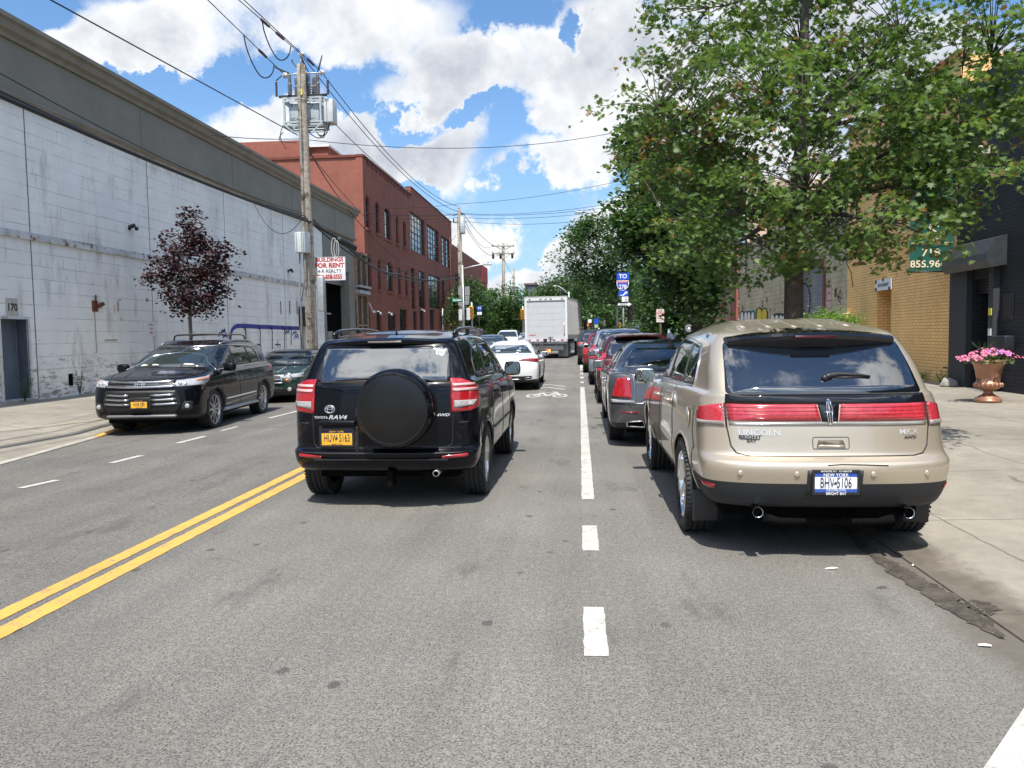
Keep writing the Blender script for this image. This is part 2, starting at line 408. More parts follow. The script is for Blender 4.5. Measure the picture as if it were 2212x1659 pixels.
class Car:
    def __init__(s, name, label, loc, rz, levels, L, axles, wheel_r, track, tyre_w=0.225, paint_m=None, parts=None, sub=4, arch=1.10, group=None, cat='car'):
        s.root = thing(name, label, cat, loc, rz, group); s.L = L; s.paint = paint_m
        xs = list(range(len(levels))); rings = []
        for i in range(len(levels)-1):
            for k in range(sub):
                t = i+k/sub; rings.append(contour([pchip(xs, [l[j] for l in levels], t) for j in range(12)]))
        rings.append(contour(levels[-1]))
        V, Fc = [], []; n = len(rings[0])
        for r in rings:
            V += r+[(-x, y, z) for (x, y, z) in r[1:-1][::-1]]
        m = 2*n-2
        for i in range(len(rings)-1):
            for k in range(m):
                k2 = (k+1) % m; Fc.append((i*m+k, i*m+k2, (i+1)*m+k2, (i+1)*m+k))
        Fc.append(tuple(range(m-1, -1, -1))); Fc.append(tuple(range((len(rings)-1)*m, len(rings)*m)))
        me = bpy.data.meshes.new('body'); me.from_pydata(V, [], Fc); me.materials.append(paint_m); me.materials.append(VOID)
        bm = bmesh.new(); bm.from_mesh(me); bmesh.ops.recalc_face_normals(bm, faces=bm.faces[:]); bm.to_mesh(me)
        s.bvh = BVHTree.FromBMesh(bm); bm.free()
        # wheel arches
        ct = MB(); s.axles = axles; s.wr = wheel_r; s.track = track; R = wheel_r*arch
        wmax = max(l[6] for l in levels)
        for y in axles:
            for sg in (-1, 1):
                ct.lathe([(1e-4, sg*(wmax-0.42)), (R, sg*(wmax-0.42)), (R, sg*(wmax+0.2)), (1e-4, sg*(wmax+0.2))], (0, y, wheel_r+0.01), 40, 'x', 0, False)
        cm = ct.mesh(); bm = bmesh.new(); bm.from_mesh(cm); bmesh.ops.remove_doubles(bm, verts=bm.verts[:], dist=0.002)
        bmesh.ops.recalc_face_normals(bm, faces=bm.faces[:]); bm.to_mesh(cm); bm.free()
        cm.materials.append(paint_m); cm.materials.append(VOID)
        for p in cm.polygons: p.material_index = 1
        bo = bpy.data.objects.new('b', me); co = bpy.data.objects.new('c', cm); COL.objects.link(bo); COL.objects.link(co)
        md = bo.modifiers.new('b', 'BOOLEAN'); md.object = co; md.operation = 'DIFFERENCE'; md.solver = 'EXACT'
        dg = bpy.context.evaluated_depsgraph_get(); ev = bo.evaluated_get(dg)
        res = bpy.data.meshes.new_from_object(ev)
        bpy.data.objects.remove(bo); bpy.data.objects.remove(co); bpy.data.meshes.remove(cm)
        # split into named parts
        parts = parts or []
        bm = bmesh.new(); bm.from_mesh(res)
        names = ['body']+[p[0] for p in parts]; mats = [paint_m]+[p[1] for p in parts]
        groups = {k: [] for k in names}
        for f in bm.faces:
            c = f.calc_center_median(); k = 'body'
            if f.material_index == 0:
                for nm, mt, fn in parts:
                    if fn(c, f.normal): k = nm; break
            groups[k].append(f.index)
        s.parts = {}
        for nm, mt in zip(names, mats):
            idx = set(groups[nm])
            if not idx: continue
            b2 = bm.copy(); b2.faces.ensure_lookup_table()
            bmesh.ops.delete(b2, geom=[f for f in b2.faces if f.index not in idx], context='FACES')
            for f in b2.faces: f.smooth = f.material_index == 0 and len(f.verts) < 60
            m2 = bpy.data.meshes.new(nm); b2.to_mesh(m2); b2.free(); m2.materials.append(mt); m2.materials.append(VOID)
            s.parts[nm] = mk(nm, m2, None, s.root)
        bm.free(); bpy.data.meshes.remove(res)
    def cast(s, o, d):
        r = s.bvh.ray_cast(Vector(o), Vector(d))
        if r[0] is None:
            r = s.bvh.find_nearest(Vector(o)+Vector(d)*4.0)
        return r[0], r[1]
    def R(s, x, z): return s.cast((x, -4, z), (0, 1, 0))[0]
    def F(s, x, z): return s.cast((x, s.L+4, z), (0, -1, 0))[0]
    def S(s, y, z, g=1): return s.cast((4*g, y, z), (-g, 0, 0))[0]
    def T(s, x, y): return s.cast((x, y, 5), (0, 0, -1))[0]
    def patch(s, name, pts, d, mat, eps=0.004, parent=None, res=0.05, flat=False, label=None):
        """a thin panel lying on the body: 3D outline pts seen along direction d"""
        d = Vector(d).normalized()
        u = d.cross(Vector((0, 0, 1))); u = u.normalized() if u.length > 1e-3 else Vector((1, 0, 0))
        v = u.cross(d)
        bm = bmesh.new()
        vs = [bm.verts.new((Vector(p).dot(u), Vector(p).dot(v), 0)) for p in pts]
        f = bm.faces.new(vs); bmesh.ops.triangulate(bm, faces=[f])
        A = [q.co.copy() for q in bm.verts]
        for ax in (0, 1):
            lo, hi = min(a[ax] for a in A), max(a[ax] for a in A)
            k = lo+res
            while k < hi-1e-3:
                no = Vector((1, 0, 0)) if ax == 0 else Vector((0, 1, 0))
                co = no*k
                bmesh.ops.bisect_plane(bm, geom=bm.verts[:]+bm.edges[:]+bm.faces[:], plane_co=co, plane_no=no, dist=1e-5)
                k += res
        mp = {}
        for q in bm.verts:
            o = u*q.co.x+v*q.co.y-d*5.0
            h, n = s.cast(o, d)
            if n.dot(d) > 0: n = -n
            mp[q] = n; q.co = h+n*eps
        bd = [e for e in bm.edges if len(e.link_faces) == 1]
        r = bmesh.ops.extrude_edge_only(bm, edges=bd)
        nv = [g for g in r['geom'] if isinstance(g, bmesh.types.BMVert)]
        kd = [(q.co.copy(), n) for q, n in mp.items()]
        look = {tuple(round(c, 6) for c in co): n for co, n in kd}
        for q in nv:
            n = look.get(tuple(round(c, 6) for c in q.co))
            if n is not None: q.co = q.co-n*(eps+0.004)
        for f in bm.faces: f.smooth = True
        bm.normal_update()
        fs = [f for f in bm.faces]
        if fs and sum(f.normal.dot(d)*f.calc_area() for f in fs) > 0: bmesh.ops.reverse_faces(bm, faces=fs)
        sk = set(nv)
        for f in bm.faces:
            if any(q in sk for q in f.verts): f.smooth = False
        me = bpy.data.meshes.new(name); bm.to_mesh(me); bm.free(); me.materials.append(mat)
        o = mk(name, me, None, parent or s.root)
        if label: o['label'] = label
        return o
    def pr(s, name, poly, mat, **k): return s.patch(name, [(x, -1, z) for x, z in poly], (0, 1, 0), mat, **k)
    def pf(s, name, poly, mat, **k): return s.patch(name, [(x, 9, z) for x, z in poly], (0, -1, 0), mat, **k)
    def ps(s, name, poly, mat, g=1, **k): return s.patch(name, [(g*3, y, z) for y, z in poly], (-g, 0, 0), mat, **k)
    def pt(s, name, poly, mat, **k): return s.patch(name, [(x, y, 5) for x, y in poly], (0, 0, -1), mat, **k)
    def line(s, mb, pts, r=0.006, off=0.0, m=0, seg=6, closed=False, step=0.06):
        """tube that follows the body; pts are (3D origin, direction) pairs"""
        out = []
        N = len(pts)
        for i in range(N if closed else N-1):
            a, b = pts[i], pts[(i+1) % N]
            k = max(1, int((Vector(a[0])-Vector(b[0])).length/step))
            for j in range(k):
                t = j/k; o = Vector(a[0]).lerp(Vector(b[0]), t); d = Vector(a[1]).lerp(Vector(b[1]), t).normalized()
                h, n = s.cast(o, d)
                if n.dot(d) > 0: n = -n
                out.append(h+n*off)
        if not closed:
            h, n = s.cast(pts[-1][0], pts[-1][1]); n = -n if n.dot(Vector(pts[-1][1])) > 0 else n; out.append(h+n*off)
        mb.tube(out, r, seg, m, closed=closed); return mb
    def sl(s, mb, poly, g=1, **k): return s.line(mb, [((g*4, y, z), (-g, 0, 0)) for y, z in poly], **k)
    def rl(s, mb, poly, **k): return s.line(mb, [((x, -4, z), (0, 1, 0)) for x, z in poly], **k)
    def fl(s, mb, poly, **k): return s.line(mb, [((x, s.L+4, z), (0, -1, 0)) for x, z in poly], **k)
    def tl(s, mb, poly, **k): return s.line(mb, [((x, y, 5), (0, 0, -1)) for x, y in poly], **k)
    def text(s, mb, txt, size, x, z, face='r', sx=1.0, off=0.004, m=0, bold=0.0, shear=0.0):
        vs, fs = text_mesh(txt, size, sx, 'CENTER', bold, shear)
        out = []
        for a, b in vs:
            if face == 'r': h, n = s.cast((x+a, -4, z+b), (0, 1, 0))
            else: h, n = s.cast((x-a, s.L+4, z+b), (0, -1, 0))
            if (face == 'r' and n.y > 0) or (face == 'f' and n.y < 0): n = -n
            out.append(h+n*off)
        mb.add(out, fs, m); return mb
    def wheels(s, style='five', rim=0.70, mat=ALU, W=0.225, lip=True):
        R = s.wr
        t = MB()
        prof = [(R*rim, -W*0.40), (R*(rim+.06), -W*0.47), (R*0.90, -W*0.5), (R*0.965, -W*0.44), (R, -W*0.34)]
        for gx in (-0.20, 0, 0.20):
            prof += [(R, W*(gx-.03)), (R-0.008, W*(gx-.025)), (R-0.008, W*(gx+.025)), (R, W*(gx+.03))]
        prof += [(R, W*0.34), (R*0.965, W*0.44), (R*0.90, W*0.5), (R*(rim+.06), W*0.47), (R*rim, W*0.40)]
        t.lathe(prof, (0, 0, 0), 40, 'x')
        for k in range(64):          # shoulder tread blocks
            a = 2*PI*k/64; c, q = math.cos(a), math.sin(a)
            for g in (-1, 1):
                p = Vector((g*W*0.40, R*0.992*c, R*0.992*q)); t.bar(p-Vector((0.016, 0, 0)), p+Vector((0.016, 0, 0)), 0.018, 0.012, 0, (0, c, q))
        tm = t.mesh('wheel'); tm.materials.append(RUB)
        r = MB(); Ri = R*rim
        r.lathe([(Ri, W*0.42), (Ri*0.97, W*0.44), (Ri*0.93, W*0.36), (Ri*0.90, W*0.1), (Ri*0.88, -W*0.3), (1e-3, -W*0.3)], (0, 0, 0), 36, 'x', 0)
        r.lathe([(1e-3, W*0.36), (0.05, W*0.35), (0.065, W*0.28), (0.07, 0.0)], (0, 0, 0), 16, 'x', 0)
        r.lathe([(1e-3, W*0.05), (Ri*0.88, W*0.02)], (0, 0, 0), 24, 'x', 1)
        ns = {'five': 5, 'six': 6, 'ten': 10, 'twin': 10, 'steel': 16}[style]
        for k in range(ns):
            a = 2*PI*k/ns
            if style == 'twin': a = 2*PI*((k//2)/5)+(0.16 if k % 2 else -0.16)
            c, q = math.cos(a), math.sin(a); wdt = {'five': .075, 'six': .065, 'ten': .028, 'twin': .03, 'steel': .02}[style]
            tn = Vector((0, -q, c)); p0 = Vector((W*0.33, 0.05*c, 0.05*q)); p1 = Vector((W*0.40, Ri*0.95*c, Ri*0.95*q))
            d = Vector((W*0.14, 0, 0))
            vs = [p0-tn*wdt*.6, p0+tn*wdt*.6, p1+tn*wdt*.5, p1-tn*wdt*.5]; vs += [v-d for v in vs]
            r.add(vs, [(0, 1, 2, 3), (7, 6, 5, 4), (0, 4, 5, 1), (1, 5, 6, 2), (2, 6, 7, 3), (3, 7, 4, 0)], 0)
        rm = r.mesh('rim'); rm.materials.append(mat); rm.materials.append(VOID)
        for y in s.axles:
            for g in (-1, 1):
                wo = mk('wheel', tm, None, s.root, (g*(s.track/2), y, R), (0, 0, 0 if g > 0 else PI))
                mk('rim', rm, None, wo)
    def arches(s, mat, w=0.05, name='arch_trim'):
        for y in s.axles:
            for g in (-1, 1):
                mb = MB(); R = s.wr*1.10
                poly = [(y+R*math.cos(a), s.wr+0.01+R*math.sin(a)) for a in [rad(x) for x in range(-8, 189, 7)]]
                poly = [p for p in poly if p[1] > 0.2]
                s.sl(mb, poly, g, r=w/2, off=-w*0.25, seg=8)
                mb.build(name, mat, s.root)
    def mirror(s, y, z, g, mat, glass=MIRG, size=(0.11, 0.07, 0.09), out=0.16, chrome=None, front=False):
        p = s.S(y, z-0.02, g); c = Vector((p.x+g*out, p.y, z+0.03))
        mb = MB(); t = MB()
        t.lathe([(max(1e-4, math.cos(a)**0.45), math.sin(a)) for a in [(-PI/2+PI*i/8)*0.998 for i in range(9)]], (0, 0, 0), 16)
        # squared shell, rounded toward the front of the car
        sx_, sy_, sz_ = size
        vs = []
        for v in t.v:
            x, yy_, zz_ = v
            ax, az = abs(x)**0.6*(1 if x > 0 else -1), zz_
            yv = yy_*sy_ if yy_ > 0 else yy_*0.25*sy_
            vs.append((c.x+ax*sx_, c.y+yv, c.z+az*sz_))
        mb.add(vs, t.f, 0, True)
        mb.bar((p.x-g*0.03, p.y+0.02, z-0.02), (c.x-g*0.04, c.y+0.02, c.z-sz_*0.75), 0.05, 0.03)
        o = mb.build('mirror', mat, s.root)
        gm = MB(); pl = rpoly([(c.x-sx_*.86, c.z-sz_*.78), (c.x+sx_*.86, c.z-sz_*.78), (c.x+sx_*.86, c.z+sz_*.78), (c.x-sx_*.86, c.z+sz_*.78)], 0.03)
        gm.prism(pl, c.y-sy_*0.29, c.y-sy_*0.20, 'y'); gm.build('mirror_glass', glass, o)
        return o
    def plate(s, x, z, kind, txt, face='r', w=0.305, h=0.152, frame=True, tilt=0.0):
        p = s.R(x, z) if face == 'r' else s.F(x, z)
        g = -1 if face == 'r' else 1
        y = p.y+g*0.018
        mb = MB(); bg = YPL if kind == 'gold' else WHT
        def PP(a, b, e): return (x+(a if g < 0 else -a), y+g*e, z+b)
        def quad(a0, a1, b0, b1, e, m):
            vs = [PP(a0, b0, e), PP(a1, b0, e), PP(a1, b1, e), PP(a0, b1, e)]; mb.add(vs, [(0, 1, 2, 3)], m)
        mb.cbox(x-w/2, x+w/2, y-0.002, y+0.002, z-h/2, z+h/2, 0.001, 0)
        def tx(t, size, a, b, m, sx=1.0, bold=0.0, e=0.006):
            vs, fs = text_mesh(t, size, sx, 'CENTER', bold)
            mb.add([PP(a+i, b+j, e) for i, j in vs], fs, m)
        if kind == 'gold':
            quad(-w*.5, w*.5, h*.27, h*.5, 0.003, 1); quad(-w*.5, w*.5, -h*.5, -h*.40, 0.003, 0)
            tx(txt, 0.098, 0, -0.006, 1, 0.53, 0.0)
            tx('NEW YORK', 0.030, 0, h*.375, 0, 0.9, 0.0); tx('EMPIRE STATE', 0.020, 0, -h*.42, 1, 0.85, 0.01)
        else:
            quad(-w*.5, w*.5, h*.24, h*.5, 0.003, 2); quad(-w*.5, w*.5, -h*.5, -h*.30, 0.003, 2)
            tx(txt, 0.098, 0, -0.006, 1, 0.53, 0.0)
            tx('NEW YORK', 0.036, 0, h*.32, 3, 0.9, 0.01); tx('THE EMPIRE STATE', 0.020, 0, -h*.36, 3, 0.8, 0.01)
        # state outline between the two groups
        vs = [PP(a*.9-0.005, b*.9-0.006, 0.006) for a, b in ((-.017, -.008), (-.004, .004), (.004, .012), (.011, .012), (.013, -.004), (.02, -.012), (.006, -.008))]
        mb.add(vs, [tuple(range(7))], 1)
        o = mb.build('licence_plate', [bg, NAVY, BPL, WHT], s.root)
        if frame:
            fr = MB()
            for a0, a1, b0, b1 in ((-w/2-.008, w/2+.008, h/2-.008, h/2+.008), (-w/2-.008, w/2+.008, -h/2-.008, -h/2+.008), (-w/2-.008, -w/2+.008, -h/2+.008, h/2-.008), (w/2-.008, w/2+.008, -h/2+.008, h/2-.008)):
                fr.box(x+a0, x+a1, y+g*0.001, y+g*0.010, z+b0, z+b1)
            if kind == 'blue':
                for t_, a, b in (('BRIGHT BAY', 0, -h/2), ('BAYSHORE, N.Y.   631-668-6720', 0, h/2)):
                    vs, fs = text_mesh(t_, 0.026 if a == 0 and b < 0 else 0.016, 0.95, 'CENTER', 0.012)
                    fr.add([PP(a+i, b+j, 0.0115) for i, j in vs], fs, 1)
            fr.build('plate_frame', [BLK, WHT], o)
        return o
    def chrome_oval(s, x, z, rx, rz_, face='r', mat=CHR, r=0.006):
        mb = MB()
        P = s.rl if face == 'r' else s.fl
        P(mb, [(x+rx*math.cos(a), z+rz_*math.sin(a)) for a in [2*PI*i/16 for i in range(16)]], r=r, off=0.005, closed=True, step=1)
        P(mb, [(x+rx*.5*math.cos(a), z+rz_*.95*math.sin(a)) for a in [2*PI*i/12 for i in range(12)]], r=r*.8, off=0.005, closed=True, step=1)
        P(mb, [(x+rx*.95*math.cos(a), z+rz_*.3+rz_*.3*math.sin(a)) for a in [2*PI*i/12 for i in range(12)]], r=r*.8, off=0.005, closed=True, step=1)
        return mb.build('emblem', mat, s.root)

def lv(z, yr, yf, w, cr=.2, cf=.3, nr=3.0, nf=2.6, wr=None, wf=None):
    zr, zm, zf = z if isinstance(z, tuple) else (z, z, z)
    return (zr, zm, zf, yr, yf, w if wr is None else wr, w, w if wf is None else wf, cr, cf, nr, nf)
def spoiler(car, name, prof, hw, mat, curve=0.12, droop=0.05, taper=0.85, n=14, under=None):
    """wing over the rear glass: (y, z) section swept across the car"""
    V = []; F_ = []; m = len(prof); mi = []
    for i in range(n+1):
        t = -1+2*i/n; x = hw*t; k = t*t
        e = max(0.0, (abs(t)-taper)/(1-taper)); s_ = 1-0.75*e*e
        yc = prof[0][0]
        for (y, z) in prof:
            V.append((x, yc+(y-yc)*s_+curve*k, z-droop*k))
    for i in range(n):
        for j in range(m):
            j2 = (j+1) % m; F_.append((i*m+j, i*m+j2, (i+1)*m+j2, (i+1)*m+j)); mi.append(1 if under and under[j] else 0)
    F_.append(tuple(range(m))); F_.append(tuple(range(n*m, (n+1)*m))[::-1]); mi += [0, 0]
    mb = MB(); mb.v = V; mb.f = F_; mb.m = mi; mb.sm = [False]*len(F_)
    return mb.build(name, [mat, BLK], car.root)

def side_glass(car, panes, g, mat=GLS, trim=None, tr=0.007, seal=BLK, res=0.08):
    for i, poly in enumerate(panes):
        pp = rpoly(poly, 0.035, 3)
        w_ = car.ps('side_window', pp, mat, g, eps=0.004, res=res)
        sb = MB(); car.sl(sb, pp, g, r=0.007, off=0.002, closed=True, step=0.08, m=0); sb.build('window_seal', seal, w_)
    if trim:
        tb = MB(); car.sl(tb, trim, g, r=tr, off=0.004, step=0.08); tb.build('window_trim', CHR, car.root)

def seams(car, rear=(), side=(), top=(), front=(), r=0.0058):
    for p in rear: car.rl(MB(), p, r=r, off=-0.001).build('panel_gap', INK, car.root)
    for p in front: car.fl(MB(), p, r=r, off=-0.001).build('panel_gap', INK, car.root)
    for p in side:
        for g in (-1, 1): car.sl(MB(), p, g, r=r, off=-0.001).build('panel_gap', INK, car.root)
    for p in top: car.tl(MB(), p, r=r, off=-0.001).build('panel_gap', INK, car.root)

def handles(car, spots, mat, g, ln=0.17):
    for (y, z) in spots:
        p = car.S(y, z, g); mb = MB()
        mb.tube([p+Vector((0, -ln/2, 0)), p+Vector((g*0.035, -ln/2+0.03, 0)), p+Vector((g*0.04, 0, 0.004)), p+Vector((g*0.035, ln/2-0.03, 0)), p+Vector((0, ln/2, 0))], 0.014, 8)
        mb.build('door_handle', mat, car.root)

def wrap(car, name, rp, sp, mat, g, d=(-0.7, 0.7, 0), eps=0.006, parent=None, front=False, rnd=0.02, res=0.04, off=0.0):
    """lamp that wraps the corner: rear points rp (x, z), then side points sp (y, z)"""
    P = [car.F(g*x, z) if front else car.R(g*x, z) for x, z in rp]+[car.S(y, z, g) for y, z in sp]
    dd = (d[0]*g, -d[1] if front else d[1], 0)
    return car.patch(name, P, dd, mat, eps=eps, parent=parent, res=res)

# ---------------------------------------------------------------- gold SUV parked at the right kerb
GOLD = paint('gold_paint', (0.53, 0.455, 0.35), 0.55, 0.32, 1.0, 0.02, 0.25)
CLAD = plain('grey_cladding', (0.022, 0.024, 0.027), 0.6, bump=0.15, bscale=300)
GBLK = glassy('gloss_black', (0.006, 0.006, 0.008), 1.6)
def gold_suv(loc, rz):
    L = 4.74
    lv_ = [lv(.355, .22, 4.55, .83, .2, .3), lv(.385, .11, 4.66, .89, .25, .35), lv(.52, .03, 4.71, .945, .30, .4), lv(.655, .0, 4.74, .962, .32, .4),
           lv((.69, .70, .68), .008, 4.74, .963, .32, .4), lv((.72, .74, .70), .05, 4.74, .962, .33, .4), lv((.74, .78, .72), .085, 4.735, .962, .33, .4),
           lv((.93, .92, .80), .12, 4.72, .955, .36, .42), lv((1.09, 1.03, .88), .17, 4.66, .935, .36, .42), lv((1.14, 1.11, .95), .20, 4.45, .905, .30, .42),
           lv((1.165, 1.15, 1.06), .23, 3.62, .86, .24, .32), lv((1.34, 1.36, 1.30), .40, 3.12, .79, .20, .32), lv((1.52, 1.54, 1.50), .60, 2.72, .715, .18, .3),
           lv((1.575, 1.60, 1.56), .66, 2.55, .665, .18, .3), lv((1.615, 1.665, 1.60), .90, 2.25, .54, .2, .25), lv((1.66, 1.70, 1.64), 1.25, 1.95, .30, .2, .2), lv((1.70, 1.70, 1.70), 1.5, 1.7, .05, .05, .05)]
    lv_ = [l[:5]+(l[5]-.085*min(1, max(0, (1.45-l[1])/.35)), l[6], l[7], l[8]*1.15)+l[9:] for l in lv_]
    def clad(c, n): return c.z < (0.545 if c.y < 0.72 else 0.42)
    def bump(c, n): return c.z < 0.735 and c.y < 0.62
    c = Car('parked_suv', 'gold SUV with a full width red lamp bar, parked nearest on the right', loc, rz, lv_, L, (0.985, 3.81), 0.372, 1.645, paint_m=GOLD,
            parts=[('lower_cladding', CLAD, clad), ('rear_bumper', GOLD, bump)], group='vehicles parked on the right side')
    # glazing
    gl = c.pr('rear_window', rpoly([(-.70, 1.155), (.70, 1.155), (.655, 1.53), (-.655, 1.53)], [.03, .03, .06, .06]), GLS, eps=.004)
    c.pr('black_band', [(-.712, 1.088), (.712, 1.088), (.703, 1.15), (-.703, 1.15)], GBLK, eps=.006)
    c.pr('black_band', [(-.055, .965), (.055, .965), (.075, 1.086), (-.075, 1.086)], GBLK, eps=.006)
    for g in (-1, 1):
        b = c.pr('tail_light_bar', [(g*.062, .972), (g*.695, .972), (g*.703, 1.084), (g*.085, 1.084)], REDL, eps=.010)
        sb = MB()
        for k in range(4): c.rl(sb, [(g*.075, .990+k*.024), (g*.697, .990+k*.024)], r=.0022, off=.011)
        sb.build('lens_rib', REDD, b)
        c.pr('clear_lamp_strip', [(g*.0, .943), (g*.69, .943), (g*.692, .966), (g*.0, .966)], plain('silver_strip', (.42, .40, .36), .2, .6), eps=.008)
        t = wrap(c, 'tail_light', [(.722, .935), (.727, 1.088)], [(.46, 1.055), (.50, .99), (.47, .94)], REDL, g)
        wrap(c, 'clear_lens', [(.724, .936), (.724, .966)], [(.465, .962), (.46, .940)], plain('smoky_lens', (.30, .28, .26), .15), g, eps=.012, parent=t)
        sb = MB()
        for k in range(4): c.line(sb, [((g*.73, -4, .99+k*.024), (0, 1, 0)), ((g*.83, -3, .99+k*.024), (-g*.05, 1, 0)), ((g*4, .49, .99+k*.022), (-g, 0, 0))][0:2], r=.002, off=.008)
        sb.build('lens_rib', REDD, t)
    sb = MB()
    for g in (-1, 1): c.rl(sb, [(g*.709, .93), (g*.716, 1.09)], r=.006, off=.004)
    sb.build('lamp_seal', INK, c.root)
    em = MB(); P = lambda x, z: c.R(x, z)+Vector((0, -.014, 0))
    for a, b in (((-.012, .955), (-.020, 1.06)), ((.012, .955), (.020, 1.06)), ((-.020, 1.06), (-.008, 1.12)), ((.020, 1.06), (.008, 1.12)), ((-.012, .955), (.012, .955)), ((-.008, 1.12), (.008, 1.12)), ((0, .955), (0, 1.12)), ((-.034, 1.035), (.034, 1.035))):
        em.tube([P(*a), P(*b)], .0042, 6)
    em.build('emblem', CHR, c.root)
    # spoiler
    sp = spoiler(c, 'spoiler', [(.95, 1.622), (.62, 1.60), (.50, 1.582), (.475, 1.562), (.485, 1.535), (.535, 1.475), (.62, 1.49)], .705, GBLK, .16, .045, .90, 18, [0, 0, 0, 0, 1, 1, 1])
    br = MB(); br.cbox(-.15, .15, .468, .50, 1.540, 1.560, .004); br.build('brake_light', plain('dark_red_lens', (.05, .004, .006), .25), sp)
    # tailgate
    seams(c, rear=[[(-.71, 1.09), (-.708, .93), (-.685, .80), (-.65, .752), (-.58, .738), (.58, .738), (.65, .752), (.685, .80), (.708, .93), (.71, 1.09)]],
          side=[[(2.42, .38), (2.42, .8), (2.40, 1.12)], [(1.47, 1.14), (1.42, .95), (1.36, .75), (1.42, .5), (1.46, .38)], [(3.47, .38), (3.45, .8), (3.38, 1.1)], [(.60, 1.04), (.60, .85), (.52, .73)], [(0.62, 0.53), (.56, .73)]])
    hb = MB(); hp = rpoly([(-.125, .785), (.125, .785), (.125, .865), (-.125, .865)], .015)
    c.rl(hb, hp, r=.003, off=0, closed=True); hb.build('handle_surround', TRIM, c.root)
    h = c.pr('tailgate_handle', [(-.10, .795), (.10, .795), (.085, .845), (-.085, .845)], plain('gold_shadow', (.10, .08, .06), .5), eps=.003)
    c.pr('lip', [(-.10, .795), (.10, .795), (.085, .812), (-.085, .812)], GOLD, eps=.009, parent=h)
    tb = MB(); c.text(tb, 'LINCOLN', .056, -.49, .893, sx=1.2, bold=.004); c.text(tb, 'MKX', .056, .55, .895, sx=1.2, bold=.002); tb.build('lettering', BDG, c.root)
    tb = MB(); c.text(tb, 'BRIGHT', .034, -.555, .862, sx=1.3, bold=.03); c.text(tb, 'BAY', .030, -.545, .835, sx=1.2, bold=.03); c.rl(tb, [(-.62, .849), (-.49, .849)], r=.003, off=.004)
    c.text(tb, 'AWD', .028, .56, .858, sx=1.3, bold=.03); tb.build('dealer_badge', TRIM, c.root)
    # wiper
    wb = MB(); q = [c.R(x, z)+Vector((0, -.02, 0)) for x, z in ((.02, 1.262), (.05, 1.275), (.12, 1.285), (.25, 1.28), (.345, 1.268))]
    wb.tube(q, [.020, .022, .018, .012, .006], 8); wb.tube([c.R(x, z)+Vector((0, -.008, 0)) for x, z in ((.06, 1.262), (.2, 1.262), (.345, 1.262))], .007, 6)
    wb.ellip(tuple(c.R(.02, 1.26)+Vector((0, -.015, 0))), (.028, .02, .024)); wb.build('rear_wiper', BLK, c.root)
    # bumper furniture
    for x in (-.64, -.26, .26, .64):
        p = c.R(x, .625); sn = MB(); sn.lathe([(.02, 0), (.02, -.004), (.014, -.007), (1e-3, -.007)], tuple(p), 16, 'y'); o = sn.build('parking_sensor', GOLD, c.root)
    c.pr('plate_recess', rpoly([(-.19, .47), (.19, .47), (.19, .655), (-.19, .655)], .01), CLAD, eps=.004)
    c.plate(0, .575, 'blue', 'BHV 5106')
    ch = MB(); c.rl(ch, [(-.05, .688), (.05, .692), (.2, .69), (.36, .684)], r=.004, off=.002); ch.build('bumper_scuff', INK, c.root)
    for g in (-1, 1):
        wrap(c, 'reflector', [(.80, .50), (.80, .53)], [(.42, .535), (.42, .50)], REDD, g, eps=.006)
        ex = MB(); ex.lathe([(.034, 0.0), (.040, -.004), (.040, -.01), (.040, .16), (.034, .16), (.034, -.0)], (g*.52, .05, .355), 20, 'y'); ex.lathe([(1e-3, .05), (.034, .05)], (g*.52, .05, .355), 20, 'y', 1)
        ex.build('exhaust_pipe', [CHR, VOID], c.root)
        fl_ = MB(); fl_.cbox(g*.70, g*.90, .58, .60, .16, .40, .01) if g > 0 else fl_.cbox(-.90, -.70, .58, .60, .16, .40, .01); fl_.build('mud_flap', BLK, c.root)
        panes = [[(.93, 1.19), (1.40, 1.175), (1.50, 1.50), (1.16, 1.475), (1.0, 1.37)], [(1.47, 1.175), (2.35, 1.155), (2.33, 1.535), (1.58, 1.505)], [(2.43, 1.155), (3.36, 1.13), (3.20, 1.24), (2.72, 1.52), (2.43, 1.535)]]
        side_glass(c, panes, g, GLS, [(.90, 1.172), (1.6, 1.155), (2.6, 1.135), (3.42, 1.11)])
        handles(c, [(2.62, .98), (1.72, 1.0)], GOLD, g, .2)
        tb = MB(); c.sl(tb, [(.90, 1.172), (.98, 1.38), (1.15, 1.50), (1.6, 1.53), (2.3, 1.555), (2.74, 1.54), (3.22, 1.26), (3.42, 1.11)], g, r=.006, off=.004); tb.build('window_trim', CHR, c.root)
        c.mirror(3.22, 1.10, g, CHR if g < 0 else GOLD, size=(.115, .09, .085), out=.17)
    fc = MB(); fy = c.S(.78, .93, -1); fc.lathe([(.085, 0), (.085, -.004), (1e-3, -.006)], tuple(fy), 20, 'x'); fc.build('fuel_door', GOLD, c.root)
    rb = MB()
    for x in (-.42, -.21, 0, .21, .42): c.tl(rb, [(x, 1.0), (x, 1.5), (x, 2.3)], r=.035, off=-.029, step=.1, seg=12)
    rb.build('roof_rib', GOLD, c.root)
    c.pf('windshield', rpoly([(-.72, 1.13), (.72, 1.13), (.60, 1.50), (-.60, 1.50)], .05), GLL, res=.1)
    c.arches(GOLD, .03)
    c.wheels('five', .72, CHR, .245)
    # things under the body
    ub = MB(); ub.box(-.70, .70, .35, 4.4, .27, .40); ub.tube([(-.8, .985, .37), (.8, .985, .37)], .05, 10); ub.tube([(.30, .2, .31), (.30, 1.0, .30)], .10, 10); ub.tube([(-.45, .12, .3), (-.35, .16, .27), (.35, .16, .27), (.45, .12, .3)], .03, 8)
    ub.build('underbody', VOID, c.root)
